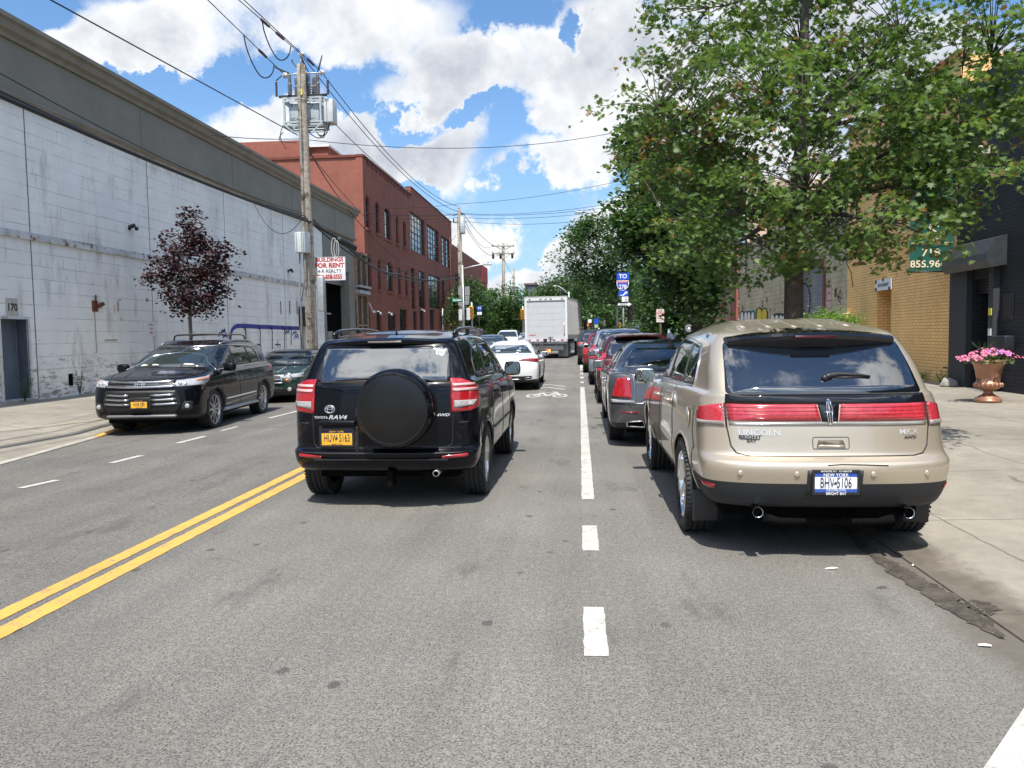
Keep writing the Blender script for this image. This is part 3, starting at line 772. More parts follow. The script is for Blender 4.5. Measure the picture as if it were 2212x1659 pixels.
    hr = MB()
    return c

# ---------------------------------------------------------------- black SUV with a spare wheel, in the lane ahead
BPAINT = paint('black_paint', (0.003, 0.0035, 0.006), 0.0, 0.25, 1.0, 0.001, 0.0, 1.32, 0.05)
def spare_suv(loc, rz):
    L = 4.36
    lv_ = [lv(.33, .18, 4.2, .80, .2, .3), lv(.36, .07, 4.28, .86, .22, .35), lv(.44, .015, 4.33, .895, .24, .4), lv((.525, .54, .54), .0, 4.36, .905, .24, .4),
           lv((.55, .56, .56), .05, 4.36, .907, .25, .4), lv((.575, .60, .60), .075, 4.36, .907, .25, .4), lv((.80, .78, .72), .065, 4.35, .905, .26, .42),
           lv((1.0, .93, .84), .075, 4.32, .90, .27, .42), lv((1.13, 1.04, .92), .095, 4.26, .885, .26, .42), lv((1.17, 1.12, 1.0), .12, 4.02, .86, .22, .4),
           lv((1.19, 1.16, 1.10), .135, 3.42, .83, .18, .3), lv((1.34, 1.37, 1.34), .21, 3.0, .765, .15, .3), lv((1.49, 1.53, 1.49), .29, 2.58, .70, .14, .3),
           lv((1.55, 1.585, 1.55), .33, 2.42, .65, .16, .3), lv((1.58, 1.625, 1.575), .55, 2.1, .54, .2, .25), lv((1.605, 1.65, 1.60), .95, 1.85, .32, .2, .2), lv(1.655, 1.3, 1.5, .05, .05, .05)]
    lv_ = [l[:5]+(l[5]-.035,)+l[6:] for l in lv_]
    def bump(c, n): return (c.z < .56 and c.y < .55) or (c.z < .79 and abs(c.x) > .70 and c.y < .42)
    c = Car('suv', 'black SUV with a covered spare wheel on its tailgate and roof rails, driving ahead', loc, rz, lv_, L, (0.80, 3.46), 0.352, 1.56, paint_m=BPAINT,
            parts=[('rear_bumper', BPAINT, bump)])
    c.pr('rear_window', rpoly([(-.62, 1.165), (.64, 1.165), (.59, 1.49), (-.58, 1.49)], .05), GLS)
    # sticker in the corner of the glass
    st = MB(); c.text(st, 'ny', .085, .525, 1.445, sx=1.15, bold=.035, off=.007); c.rl(st, [(.485, 1.405), (.565, 1.405)], r=.004, off=.006); st.build('sticker', WHT, c.root)
    for g in (-1, 1):
        t = wrap(c, 'tail_light', [(.64, .885), (.635, 1.03), (.625, 1.195)], [(.20, 1.19), (.32, 1.12), (.36, 1.03), (.30, .94), (.18, .90)], REDR, g, d=(-.55, .83, 0), eps=.012, res=.03)
        wrap(c, 'clear_lens', [(.665, .925), (.665, .995)], [(.24, .995), (.20, .95), (.13, .93)], lens('smoked_clear', (.40, .39, .39), .1, stripes=.5, axis=2, sc=40), g, d=(-.55, .83, 0), eps=.018, parent=t, res=.03)
        wrap(c, 'clear_lens', [(.655, 1.080), (.652, 1.105)], [(.27, 1.105), (.27, 1.080)], plain('pinkish_lens', (.60, .34, .34), .15), g, d=(-.55, .83, 0), eps=.018, parent=t, res=.03)
        wrap(c, 'clear_lens', [(.65, 1.125), (.65, 1.145)], [(.26, 1.145), (.26, 1.125)], plain('pinkish_lens', (.60, .34, .34), .15), g, d=(-.55, .83, 0), eps=.018, parent=t, res=.03)
        c.pr('reflector', rpoly([(g*.56, .475), (g*.79, .49), (g*.79, .52), (g*.56, .50)], .008), REDR, eps=.008)
    spoiler(c, 'spoiler', [(.52, 1.60), (.32, 1.575), (.265, 1.555), (.27, 1.52), (.31, 1.50), (.36, 1.50)], .655, BPAINT, .10, .035, .88, 16, [0, 0, 0, 0, 1, 1])
    br = MB(); br.cbox(-.16, .16, .258, .275, 1.527, 1.545, .004); br.build('brake_light', plain('grey_lens', (.16, .14, .14), .2), c.root)
    # spare wheel cover
    sw = MB(); cx, cz = .165, .945
    sw.lathe([(.20, .06), (.325, .055), (.352, .02), (.358, -.05), (.352, -.15), (.335, -.185), (.315, -.20)], (cx, 0.02, cz), 48, 'y', 1)
    sw.lathe([(.315, -.20), (.305, -.197), (.29, -.203), (.18, -.212), (1e-3, -.215)], (cx, 0.02, cz), 48, 'y', 0)
    sw.build('spare_wheel_cover', [plain('matte_vinyl', (.004, .0042, .005), .27, var=.3, scale=4, bump=.04, bscale=12), BPAINT], c.root)
    seams(c, rear=[[(-.64, 1.17), (-.66, .9), (-.655, .60), (-.62, .565), (.60, .565), (.645, .60), (.66, .9), (.65, 1.17)], [(.70, .79), (.86, .80)], [(-.70, .79), (-.86, .80)]],
          side=[[(2.20, .36), (2.20, .8), (2.18, 1.14)], [(1.30, 1.14), (1.22, .9), (1.16, .7), (1.22, .4)], [(3.12, .36), (3.12, .8), (3.1, 1.1)], [(.40, .79), (.42, .56)]])
    # garnish over the plate
    gb = MB(); p = c.R(-.42, .80); gb.cbox(-.58, -.235, p.y-.045, p.y+.02, .775, .825, .018); gb.build('tailgate_garnish', BPAINT, c.root)
    c.pr('plate_recess', rpoly([(-.60, .555), (-.22, .555), (-.22, .765), (-.60, .765)], .02), BLK, eps=.003)
    c.plate(-.42, .665, 'gold', 'HUW 5163')
    c.chrome_oval(-.485, .925, .048, .035)
    tb = MB(); c.text(tb, 'TOYOTA', .030, -.575, .848, sx=1.1, bold=.03); c.text(tb, 'RAV4', .052, -.415, .850, sx=1.4, bold=.03, shear=.3); c.text(tb, '4WD', .034, .565, .865, sx=1.5, bold=.03, shear=.3); tb.build('lettering', BDG, c.root)
    ww = MB(); q = [c.R(x, z)+Vector((0, -.02, 0)) for x, z in ((-.43, 1.185), (-.2, 1.20), (.02, 1.225))]; ww.tube(q, [.006, .012, .016], 8); ww.build('rear_wiper', BLK, c.root)
    gl = MB(); gl.box(-.62, .62, -.012, .005, .465, .475); c.rl(gl, [(-.78, .53), (-.4, .525), (.4, .525), (.78, .53)], r=.006, off=-.003); gl.build('bumper_trim', BLK, c.root)
    for g in (-1, 1):
        rl_ = MB(); z0 = 1.64
        pts = [(g*.60, .62, 1.60), (g*.60, .72, 1.632), (g*.605, .90, 1.655), (g*.61, 1.4, 1.668), (g*.61, 1.9, 1.668), (g*.60, 2.3, 1.645), (g*.58, 2.52, 1.60)]
        rl_.tube(pts, [.022, .022, .018, .016, .016, .018, .02], 8)
        rl_.cbox(*sorted((g*.585, g*.62)), .62, .78, 1.565, 1.635, .012); rl_.cbox(*sorted((g*.59, g*.62)), 1.45, 1.56, 1.58, 1.67, .01)
        rl_.build('roof_rail', plain('rail_black', (.03, .032, .036), .18, .5), c.root)
        panes = [[(.62, 1.19), (1.25, 1.175), (1.30, 1.50), (.88, 1.475), (.70, 1.36)], [(1.32, 1.175), (2.13, 1.155), (2.12, 1.52), (1.38, 1.505)], [(2.22, 1.155), (3.14, 1.13), (2.98, 1.25), (2.58, 1.485), (2.22, 1.52)]]
        side_glass(c, panes, g, GLS)
        handles(c, [(2.38, .97), (1.52, .99)], BPAINT, g)
        c.mirror(3.0, 1.13, g, BPAINT, size=(.105, .08, .09), out=.12)
        ms = MB(); c.sl(ms, [(1.3, .62), (3.0, .60)], g, r=.02, off=-.006); ms.build('side_moulding', BLK, c.root)
    an = MB(); p = c.T(0.0, .75); an.tube([p, p+Vector((0, -.03, .07))], [.014, .004], 6); an.build('antenna', BLK, c.root)
    c.pf('windshield', rpoly([(-.70, 1.15), (.70, 1.15), (.58, 1.48), (-.58, 1.48)], .05), GLL, res=.1)
    c.arches(BPAINT, .04); c.wheels('five', .66, ALU, .225)
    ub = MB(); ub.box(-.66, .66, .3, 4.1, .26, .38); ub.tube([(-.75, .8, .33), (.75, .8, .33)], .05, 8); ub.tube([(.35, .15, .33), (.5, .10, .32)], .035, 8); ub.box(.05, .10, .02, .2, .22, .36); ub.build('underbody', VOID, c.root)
    ex = MB(); ex.lathe([(.024, 0), (.03, 0), (.03, .15), (.024, .15)], (.50, .04, .335), 14, 'y'); ex.build('exhaust_pipe', GALV, c.root)
    return c

# ---------------------------------------------------------------- black SUV parked facing the camera on the left
def facing_suv(loc, rz):
    L = 4.89
    lv_ = [lv(.28, .25, 4.62, .84, .2, .25, 3, 3), lv(.33, .10, 4.74, .92, .25, .30, 3, 3), lv((.50, .50, .42), .03, 4.82, .955, .28, .38, 3, 3), lv((.62, .62, .60), .0, 4.85, .96, .28, .42, 3, 2.8),
           lv((.80, .78, .78), .03, 4.86, .9625, .3, .45, 3, 2.6), lv((.95, .92, .93), .06, 4.83, .955, .3, .45, 3, 2.5), lv((1.08, 1.04, 1.00), .10, 4.74, .94, .3, .45, 3, 2.4),
           lv((1.13, 1.11, 1.045), .13, 4.58, .905, .25, .42, 3, 2.3), lv((1.16, 1.155, 1.17), .18, 3.72, .86, .22, .34), lv((1.38, 1.40, 1.40), .34, 3.20, .79, .2, .34), lv((1.56, 1.58, 1.56), .52, 2.76, .715, .18, .32),
           lv((1.62, 1.645, 1.61), .60, 2.58, .665, .18, .3), lv((1.65, 1.69, 1.645), .85, 2.25, .54, .2, .25), lv((1.67, 1.70, 1.665), 1.25, 2.0, .3, .2, .2), lv(1.705, 1.55, 1.7, .05, .05, .05)]
    def clad(c, n): return c.z < .38
    c = Car('parked_suv', 'black SUV with a chrome barred grille, parked facing the camera by the white wall', loc, rz, lv_, L, (1.0, 3.79), 0.38, 1.64, paint_m=BPAINT, parts=[('lower_cladding', CLAD, clad)], group='vehicles parked on the left side')
    ws = c.pf('windshield', rpoly([(-.76, 1.185), (.76, 1.185), (.62, 1.55), (-.62, 1.55)], .06), GLL, res=.08)
    # things lying on the dashboard, seen through the glass
    toys = MB()
    for x, z in ((-.38, 1.225), (-.30, 1.23), (.30, 1.225), (.52, 1.22)):
        p = c.F(x, z); toys.ellip((p.x, p.y+.002, p.z), (.075, .012, .028))
    toys.build('dashboard_item', plain('cream_plush', (.75, .72, .62), .8), ws)
    sk = MB()
    for x, z, a, b in ((-.60, 1.25, .07, .02), (-.58, 1.50, .02, .015), (.5, 1.51, .05, .02)):
        vs = [c.F(x+i, z+j)+Vector((0, .006, 0)) for i, j in ((-a, -b), (a, -b), (a, b), (-a, b))]; sk.add(vs, [(0, 1, 2, 3)])
    sk.build('window_sticker', plain('sticker_teal', (.45, .65, .62), .5), ws)
    # grille
    c.pf('grille', rpoly([(-.60, .42), (.60, .42), (.70, .58), (.64, .82), (-.64, .82), (-.70, .58)], .04), plain('grille_black', (.008, .008, .009), .5), eps=.004)
    c.pf('grille', rpoly([(-.60, .86), (.60, .86), (.56, .98), (-.56, .98)], .02), plain('grille_black', (.008, .008, .009), .5), eps=.004)
    cb = MB()
    for z, hw in ((.965, .57), (.885, .62)): c.fl(cb, [(-hw, z+.01), (-hw*.5, z-.004), (0, z-.01), (hw*.5, z-.004), (hw, z+.01)], r=.024, off=.010)
    for z, hw in ((.735, .57), (.655, .60), (.575, .62)):
        for g in (-1, 1): c.fl(cb, [(g*hw*1.04, z+.012), (g*.36, z), (g*.19, z)], r=.021, off=.010)
    cb.build('grille_bar', plain('satin_chrome', (.62, .63, .66), .16, 1.0, var=.04), c.root)
    c.chrome_oval(0, .925, .085, .058, 'f', r=.009)
    for g in (-1, 1):
        h = wrap(c, 'headlight', [(.56, .875), (.60, .985)], [(4.02, 1.045), (4.10, .965), (4.35, .90)], CLRL, g, d=(-.75, .66, 0), eps=.010, front=True, res=.03)
        wrap(c, 'indicator', [(.885, .985), (.885, .96)], [(4.12, 1.0), (4.05, 1.03)], AMBL, g, d=(-.75, .66, 0), eps=.016, front=True, parent=h)
        pj = MB()
        for x in (.68, .76): p = c.F(g*x, .93); pj.ellip((p.x, p.y+.01, p.z), (.035, .02, .035))
        pj.build('projector', CHR, h)
        p = c.F(g*.79, .53); fg = MB(); fg.lathe([(.042, .0), (.042, .015), (.03, .02), (1e-3, .022)], tuple(p), 18, 'y'); fg.build('fog_lamp', CLRL, c.root)
        c.pf('fog_surround', rpoly([(g*.69, .44), (g*.86, .46), (g*.88, .62), (g*.72, .60)], .04), BLK, eps=.003)
        panes = [[(.95, 1.21), (1.50, 1.19), (1.56, 1.55), (1.16, 1.52), (1.0, 1.40)], [(1.56, 1.19), (2.48, 1.17), (2.46, 1.575), (1.63, 1.56)], [(2.55, 1.17), (3.50, 1.15), (3.34, 1.26), (2.86, 1.545), (2.55, 1.575)]]
        side_glass(c, panes, g, GLL)
        tb = MB(); c.sl(tb, [(.88, 1.18), (2.0, 1.155), (3.60, 1.12)], g, r=.010, off=.004); c.sl(tb, [(.88, 1.18), (.97, 1.42), (1.14, 1.55), (1.6, 1.585), (2.4, 1.60), (2.88, 1.565), (3.36, 1.28), (3.60, 1.12)], g, r=.009, off=.004); tb.build('window_trim', CHR, c.root)
        handles(c, [(2.80, 1.02), (1.82, 1.04)], BPAINT, g)
        c.mirror(3.30, 1.14, g, BPAINT, size=(.125, .08, .085), out=.17)
        rl_ = MB(); rl_.tube([(g*.60, .80, 1.65), (g*.61, 1.1, 1.69), (g*.62, 1.7, 1.70), (g*.61, 2.35, 1.67), (g*.59, 2.62, 1.615)], .018, 8); rl_.build('roof_rail', ALU, c.root)
        wrap(c, 'tail_light', [(.74, .92), (.72, 1.10)], [(.42, 1.10), (.46, 1.02)], REDD, g)
        ms = MB(); c.sl(ms, [(1.5, .56), (3.3, .54)], g, r=.018, off=-.004); ms.build('side_moulding', CHR, c.root)
        stp = MB(); stp.tube([(g*.93, 1.4, .34), (g*.93, 3.4, .34)], .035, 8); stp.build('side_step', GALV, c.root)
    for y in (1.15, 2.0):
        xb = MB(); xb.tube([(-.61, y, 1.70), (-.585, y, 1.79), (-.52, y, 1.815), (0, y, 1.825), (.52, y, 1.815), (.585, y, 1.79), (.61, y, 1.70)], .018, 8); xb.build('roof_crossbar', BLK, c.root)
    seams(c, side=[[(2.52, .4), (2.52, .8), (2.50, 1.15)], [(1.56, 1.15), (1.48, .9), (1.40, .7), (1.46, .4)], [(3.50, .4), (3.50, .8), (3.46, 1.1)]],
          front=[[(-.66, 1.0), (-.5, 1.005), (.5, 1.005), (.66, 1.0)]], top=[[(-.62, 4.60), (-.78, 4.2), (-.80, 3.75)], [(.62, 4.60), (.78, 4.2), (.80, 3.75)]])
    hb = MB(); c.tl(hb, [(-.40, 4.55), (-.50, 4.1), (-.56, 3.8)], r=.02, off=-.014, step=.1); c.tl(hb, [(.40, 4.55), (.50, 4.1), (.56, 3.8)], r=.02, off=-.014, step=.1); hb.build('hood_crease', BPAINT, c.root)
    pb = MB(); p = c.F(0, .58); pb.cbox(-.19, .19, p.y-.01, p.y+.02, .48, .70, .01); pb.build('plate_bracket', BLK, c.root)
    c.bvh_save = None
    mb = MB(); pl = c.plate(0, .585, 'gold', 'HXX 589', 'f', frame=True); pl.location.y += .024
    lp = MB(); lp.cbox(-.62, .62, 4.72, 4.84, .335, .385, .02); lp.build('front_lip', plain('lip_grey', (.16, .16, .165), .4, .2), c.root)
    c.arches(CLAD, .07); c.wheels('ten', .74, ALU, .235)
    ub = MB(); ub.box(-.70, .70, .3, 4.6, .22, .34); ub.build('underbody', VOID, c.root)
    return c

# ---------------------------------------------------------------- general cars (sedans, hatchbacks and SUVs further off)
def gen(name, label, loc, rz, P, pm, cat='car', group=None, glass=GLS, plate=None, style='ten', rim_m=ALU, detail=2, lamps='block', lampm=REDL, rails=False, front=False, chrome=False):
    L, w_, Ht = P['L'], P['w'], P['H']; dz, dy, rgt = P['deck'], P['dy'], P['rgt']; wsb, wst = P['wsb'], P['wst']; hz, cz, bz, rw = P['hood'], P['cowl'], P['belt'], P['roofw']
    zb = P.get('zb', .24); suv = P.get('suv', False); rg = P.get('ry', .06)
    md = (dy+rgt)/2 if suv else dy+(rgt-dy)*.52; wm = (wsb+wst)/2
    lv_ = [lv(zb, .18, L-.22, w_-.09, .2, .3), lv(zb+.05, .07, L-.08, w_-.03, .25, .35), lv((.48, .46, .46), .01, L-.01, w_-.005, .28, .4), lv((.62, .60, .58), .0, L, w_, .28, .42),
           lv((dz-.24, .74, hz-.14), .03, L-.02, w_, .28, .44, 3, 2.4), lv((dz-.05, bz-.10, hz-.04), rg, L-.09, w_-.012, .26, .44, 3, 2.4), lv((dz, bz-.03, hz), rg+.04, L-.22, w_-.04, .26, .42, 3, 2.3),
           lv((dz+.02, bz+.02, cz), dy, wsb, w_-.10, .22, .34), lv(((dz+Ht)/2-.02, (bz+Ht)/2-.02, (cz+Ht)/2-.02), md, wm, (w_-.10+rw)/2+.02, .2, .34), lv((Ht-.11, Ht-.085, Ht-.11), rgt, wst, rw+.01, .18, .3),
           lv((Ht-.06, Ht-.035, Ht-.06), rgt+.12, wst-.14, rw-.06, .2, .25), lv((Ht-.02, Ht-.005, Ht-.025), rgt+.45, wst-.42, rw*.55, .2, .2), lv(Ht, (rgt+wst)/2-.05, (rgt+wst)/2+.05, .05, .04, .04)]
    wb = P['ax']
    c = Car(name, label, loc, rz, lv_, L, wb, P.get('wr', .335), 2*w_-.27, paint_m=pm, group=group, cat=cat, sub=3 if detail > 1 else 2,
            parts=[('lower_bumper', BLK, lambda c, n: c.z < P.get('low', .34) and (c.y < .6 or c.y > L-.6))]+([('cabin_shell', BPAINT, lambda c, n: c.z > bz+.035 and c.y < wsb)] if P.get('dark_top') else []))
    gy0, gy1 = dz+.045, Ht-.125
    c.pr('rear_window', rpoly([(-(w_-.20), gy0), (w_-.20, gy0), (rw-.07, gy1), (-(rw-.07), gy1)], .05), glass, res=.12)
    c.pf('windshield', rpoly([(-(w_-.18), cz+.035), (w_-.18, cz+.035), (rw-.06, gy1), (-(rw-.06), gy1)], .05), GLL, res=.12)
    b0 = dy+(.30 if suv else .12); s0 = rgt+(.15 if suv else .05); mid = P.get('mid', (wst+rgt)/2+.05); top = Ht-.13; bb = bz+.045
    A = [(b0+.05, bb+.03), (mid-.04, bb), (mid-.04, top), (s0+.18, top-.02), (s0-.02, top-.10)]
    if suv:
        q = dy+.85; panes = [[(b0+.05, bb+.03), (q-.05, bb+.01), (q, top-.01), (s0+.16, top-.03), (s0-.02, top-.12)], [(q+.02, bb+.01), (mid-.04, bb), (mid-.04, top), (q+.07, top-.01)]]
    else:
        q = P.get('q', dy+.45); t_ = (q-b0)/(s0-b0) if s0 > b0 else 1
        panes = [[(q, bb+.02), (mid-.04, bb), (mid-.04, top), (s0+.22, top-.03), (max(q, s0-.05), top-.16 if s0 > q else top-.10)]]
    fwd = [(mid+.04, bb), (wsb-.16, bb-.01), ((wsb+wst)/2+.02, (bb+top)/2+.05), (wst+.02, top-.03), (mid+.04, top)]
    for g in (-1, 1):
        side_glass(c, panes+[fwd], g, glass, res=.12)
        if detail > 1:
            handles(c, [(mid+.18, bz-.14), (q+.12 if not suv else q+.18, bz-.12)], pm if not chrome else CHR, g)
            if chrome: tb = MB(); c.sl(tb, [(b0, bb-.02), (mid, bb-.03), (wsb-.1, bb-.04)], g, r=.008, off=.004); tb.build('window_trim', CHR, c.root)
        c.mirror(wsb-.36, bz+.02, g, pm, size=(.105, .07, .07), out=.15)
        if lamps == 'block': wrap(c, 'tail_light', [(w_-.30, dz-.20), (w_-.28, dz-.04)], [(.34, dz-.05), (.38, dz-.14), (.30, dz-.20)], lampm, g, d=(-.6, .8, 0))
        elif lamps == 'tall': wrap(c, 'tail_light', [(w_-.26, dz-.30), (w_-.22, dz+.12)], [(.42, dz+.10), (.42, dz-.06), (.22, dz-.30)], lampm, g, d=(-.6, .8, 0))
        wrap(c, 'headlight', [(w_-.42, hz-.17), (w_-.38, hz-.07)], [(L-.62, hz-.02), (L-.55, hz-.13)], CLRL, g, d=(-.7, .7, 0), front=True)
        if rails:
            rl_ = MB(); rl_.tube([(g*(rw-.04), rgt+.10, Ht-.03), (g*(rw-.03), rgt+.3, Ht+.035), (g*(rw-.03), (rgt+wst)/2, Ht+.05), (g*(rw-.04), wst-.3, Ht+.02), (g*(rw-.05), wst-.1, Ht-.05)], .02, 8); rl_.build('roof_rail', ALU, c.root)
    if plate: c.plate(P.get('px', 0), P.get('pz', dz-.20), plate[0], plate[1], frame=False)
    if front:
        c.pf('grille', rpoly([(-.38, .34), (.38, .34), (.45, hz-.12), (-.45, hz-.12)], .05), BLK); 
        if plate is None: c.plate(0, .45, 'gold', 'JEK 417', 'f', frame=False)
    if detail > 1:
        seams(c, rear=[[(-(w_-.24), dz), (-(w_-.26), .62), (-(w_-.30), .57), ((w_-.30), .57), ((w_-.26), .62), ((w_-.24), dz)]] if P.get('lid', True) else [],
              side=[[(mid, .34), (mid, .75), (mid, bb)], [(P['ax'][0]+.36, .36), (P['ax'][0]+.34, .72), (q-.05, bb)], [(wsb-.08, .34), (wsb-.1, .7), (wsb-.12, bz)]])
    c.wheels(style, P.get('rim', .68), rim_m, .215)
    ub = MB(); ub.box(-(w_-.26), w_-.26, .35, L-.4, .19, .30); ub.build('underbody', VOID, c.root)
    return c
# ------------------------------------------------------------------ ground, road, kerbs, markings
def gz(y): return 0.0 if y < 20 else min((y-20)*0.008, 0.5)
YS = [-30, -12, -6, -2, 0, 2, 4, 6, 8, 9, 10, 11, 12, 13, 14, 15, 17, 20, 24, 28, 32, 36, 40, 45, 50, 56, 62, 70, 82.5, 110, 160, 260, 600]
def asphalt():
    m, nt = new_mat('asphalt')
    P = nt.add('ShaderNodeNewGeometry').outputs['Position']
    s = nt.add('ShaderNodeSeparateXYZ', {0: P}); X, Y, Z = s.outputs
    fine = nt.noise(P, 95, 2, 0.7); mid = nt.noise(P, 28, 4, 0.7); big = nt.noise(P, 0.55, 5, 0.6)
    base = nt.mix(nt.ramp(fine, 0.36, 0.66, 0, 1, False), (0.062, 0.058, 0.052), (0.285, 0.270, 0.243))
    base = nt.mix(nt.ramp(mid, 0.42, 0.72, 0, 0.65), base, (0.285, 0.270, 0.242))
    vs = nt.add('ShaderNodeTexVoronoi', {'Vector': P, 'Scale': 60.0, 'Randomness': 1.0})
    base = nt.mix(nt.math('MULTIPLY', nt.ramp(vs.outputs[0], 0.16, 0.05), nt.ramp(nt.noise(P, 14, 2, .5), .48, .62)), base, (0.48, 0.46, 0.42))
    v = nt.ramp(big, 0.28, 0.72, 0.78, 1.13, False)
    base = nt.mix(1.0, base, nt.comb(v, v, v), 'MULTIPLY')
    le = nt.ramp(nt.math('ADD', X, nt.math('MULTIPLY', nt.math('SUBTRACT', nt.noise(P, .8, 4, .6), .5), 1.2)), -1.2, -3.6, .95, .80)
    base = nt.mix(1.0, base, nt.comb(le, le, le), 'MULTIPLY')
    # long streaks of wear that follow the traffic
    st = nt.noise(nt.vmath('MULTIPLY', P, (2.2, 0.10, 1)), 1.0, 6, 0.6)
    v2 = nt.ramp(st, 0.3, 0.72, 0.83, 1.10, False)
    base = nt.mix(1.0, base, nt.comb(v2, v2, v2), 'MULTIPLY')
    # gum and oil spots, drips along the middle of each lane
    vo = nt.add('ShaderNodeTexVoronoi', {'Vector': nt.vmath('MULTIPLY', P, (1.0, 0.75, 1)), 'Scale': 3.0, 'Randomness': 1.0})
    sp = nt.ramp(nt.math('ADD', vo.outputs[0], nt.math('MULTIPLY', nt.math('SUBTRACT', nt.noise(P, 22, 3, .6), .5), .09)), 0.115, 0.07)
    spm = nt.ramp(nt.add('ShaderNodeSeparateColor', {0: vo.outputs['Color']})if False else nt.add('ShaderNodeSeparateColor', {0: vo.outputs['Color']}).outputs[0], 0.15, 0.45)
    base = nt.mix(nt.math('MULTIPLY', nt.math('MULTIPLY', sp, spm), 0.60), base, (0.035, 0.033, 0.032))
    oil = nt.ramp(nt.noise(nt.vmath('MULTIPLY', P, (1.6, 0.55, 1)), 1.3, 7, 0.68), 0.55, 0.70, 0, .62)
    base = nt.mix(oil, base, (0.075, 0.070, 0.064))
    # cracks
    cd = nt.vmath('ADD', P, nt.vmath('MULTIPLY', nt.add('ShaderNodeTexNoise', {'Vector': P, 'Scale': 1.4, 'Detail': 6.0}).outputs['Color'], (.5, .5, 0)))
    vc = nt.add('ShaderNodeTexVoronoi', {'Vector': cd, 'Scale': 0.28}, feature='DISTANCE_TO_EDGE')
    ck = nt.math('MULTIPLY', nt.ramp(vc.outputs[0], 0.0035, 0.0012), nt.ramp(nt.noise(P, .5, 3, .5), .60, .68))
    base = nt.mix(nt.math('MULTIPLY', ck, .45), base, (0.04, 0.038, 0.036))
    # silt in the right gutter
    e = nt.math('SUBTRACT', X, nt.math('ADD', 2.16, nt.math('MULTIPLY', nt.math('SUBTRACT', nt.noise(P, 1.7, 6, .6), .5), .42)))
    gut = nt.math('MULTIPLY', nt.ramp(nt.math('ABSOLUTE', e), 0.32, 0.08), nt.ramp(Y, 8.8, 7.4))
    base = nt.mix(nt.math('MULTIPLY', gut, .82), base, nt.mix(nt.noise(P, 9, 5, .6), (0.035, 0.03, 0.025), (0.15, 0.125, 0.10)))
    far = nt.math('MULTIPLY', nt.ramp(X, .5, 2.2), .25)
    base = nt.mix(far, base, (0.19, 0.172, 0.15))
    bp = nt.add('ShaderNodeBump', {'Strength': 0.55, 'Distance': 0.006, 'Height': nt.math('ADD', fine, nt.math('MULTIPLY', mid, 0.7))})
    fin_mat(nt, **{'Base Color': base, 'Roughness': 0.86, 'Specular IOR Level': 0.35, 'Normal': bp.outputs[0]})
    return m
def concrete():
    m, nt = new_mat('pavement_concrete')
    P = nt.add('ShaderNodeNewGeometry').outputs['Position']
    s = nt.add('ShaderNodeSeparateXYZ', {0: P}); X, Y, Z = s.outputs
    big = nt.noise(P, 0.5, 6, 0.6); mid = nt.noise(P, 5, 6, 0.7); fine = nt.noise(P, 110, 2, 0.6)
    base = nt.mix(nt.ramp(big, 0.3, 0.7), (0.235, 0.212, 0.174), (0.325, 0.297, 0.246))
    v = nt.ramp(mid, 0.3, 0.75, 0.82, 1.12, False); base = nt.mix(1.0, base, nt.comb(v, v, v), 'MULTIPLY')
    v = nt.ramp(fine, 0.3, 0.75, 0.82, 1.12, False); base = nt.mix(1.0, base, nt.comb(v, v, v), 'MULTIPLY')
    dk = nt.ramp(nt.noise(P, 1.1, 7, .72), .56, .72, 0, .42); base = nt.mix(dk, base, (0.16, 0.14, 0.115))
    # joints between the slabs
    wob = nt.math('MULTIPLY', nt.math('SUBTRACT', nt.noise(P, 3, 4, .6), .5), .06)
    def joint(c, per, off):
        f = nt.math('FRACT', nt.math('DIVIDE', nt.math('ADD', nt.math('ADD', c, wob), off), per))
        return nt.ramp(nt.math('MULTIPLY', nt.math('ABSOLUTE', nt.math('SUBTRACT', f, .5)), per), .014, .005)
    j = nt.math('MAXIMUM', joint(X, 1.95, 0.0), joint(Y, 2.1, 0.9))
    cd = nt.vmath('ADD', P, nt.vmath('MULTIPLY', nt.add('ShaderNodeTexNoise', {'Vector': P, 'Scale': 1.6, 'Detail': 7.0}).outputs['Color'], (.45, .45, 0)))
    vc = nt.add('ShaderNodeTexVoronoi', {'Vector': cd, 'Scale': 0.42}, feature='DISTANCE_TO_EDGE')
    ck = nt.math('MULTIPLY', nt.ramp(vc.outputs[0], 0.006, 0.002), nt.ramp(nt.noise(P, .6, 3, .5), .54, .64))
    j = nt.math('MAXIMUM', j, ck)
    base = nt.mix(nt.math('MULTIPLY', j, .60), base, (0.07, 0.062, 0.05))
    e = nt.math('SUBTRACT', X, nt.math('ADD', 2.20, nt.math('MULTIPLY', nt.math('SUBTRACT', nt.noise(P, 2.2, 7, .7), .5), .70)))
    gut = nt.math('MULTIPLY', nt.ramp(nt.math('ABSOLUTE', e), 0.42, 0.16), nt.ramp(Y, 8.8, 7.0))
    base = nt.mix(nt.math('MULTIPLY', gut, .85), base, nt.mix(nt.noise(P, 9, 5, .6), (0.04, 0.034, 0.026), (0.17, 0.14, 0.11)))
    bp = nt.add('ShaderNodeBump', {'Strength': 0.3, 'Distance': 0.005, 'Height': nt.math('ADD', fine, nt.math('MULTIPLY', j, -1.5))})
    fin_mat(nt, **{'Base Color': base, 'Roughness': 0.88, 'Specular IOR Level': 0.3, 'Normal': bp.outputs[0]})
    return m
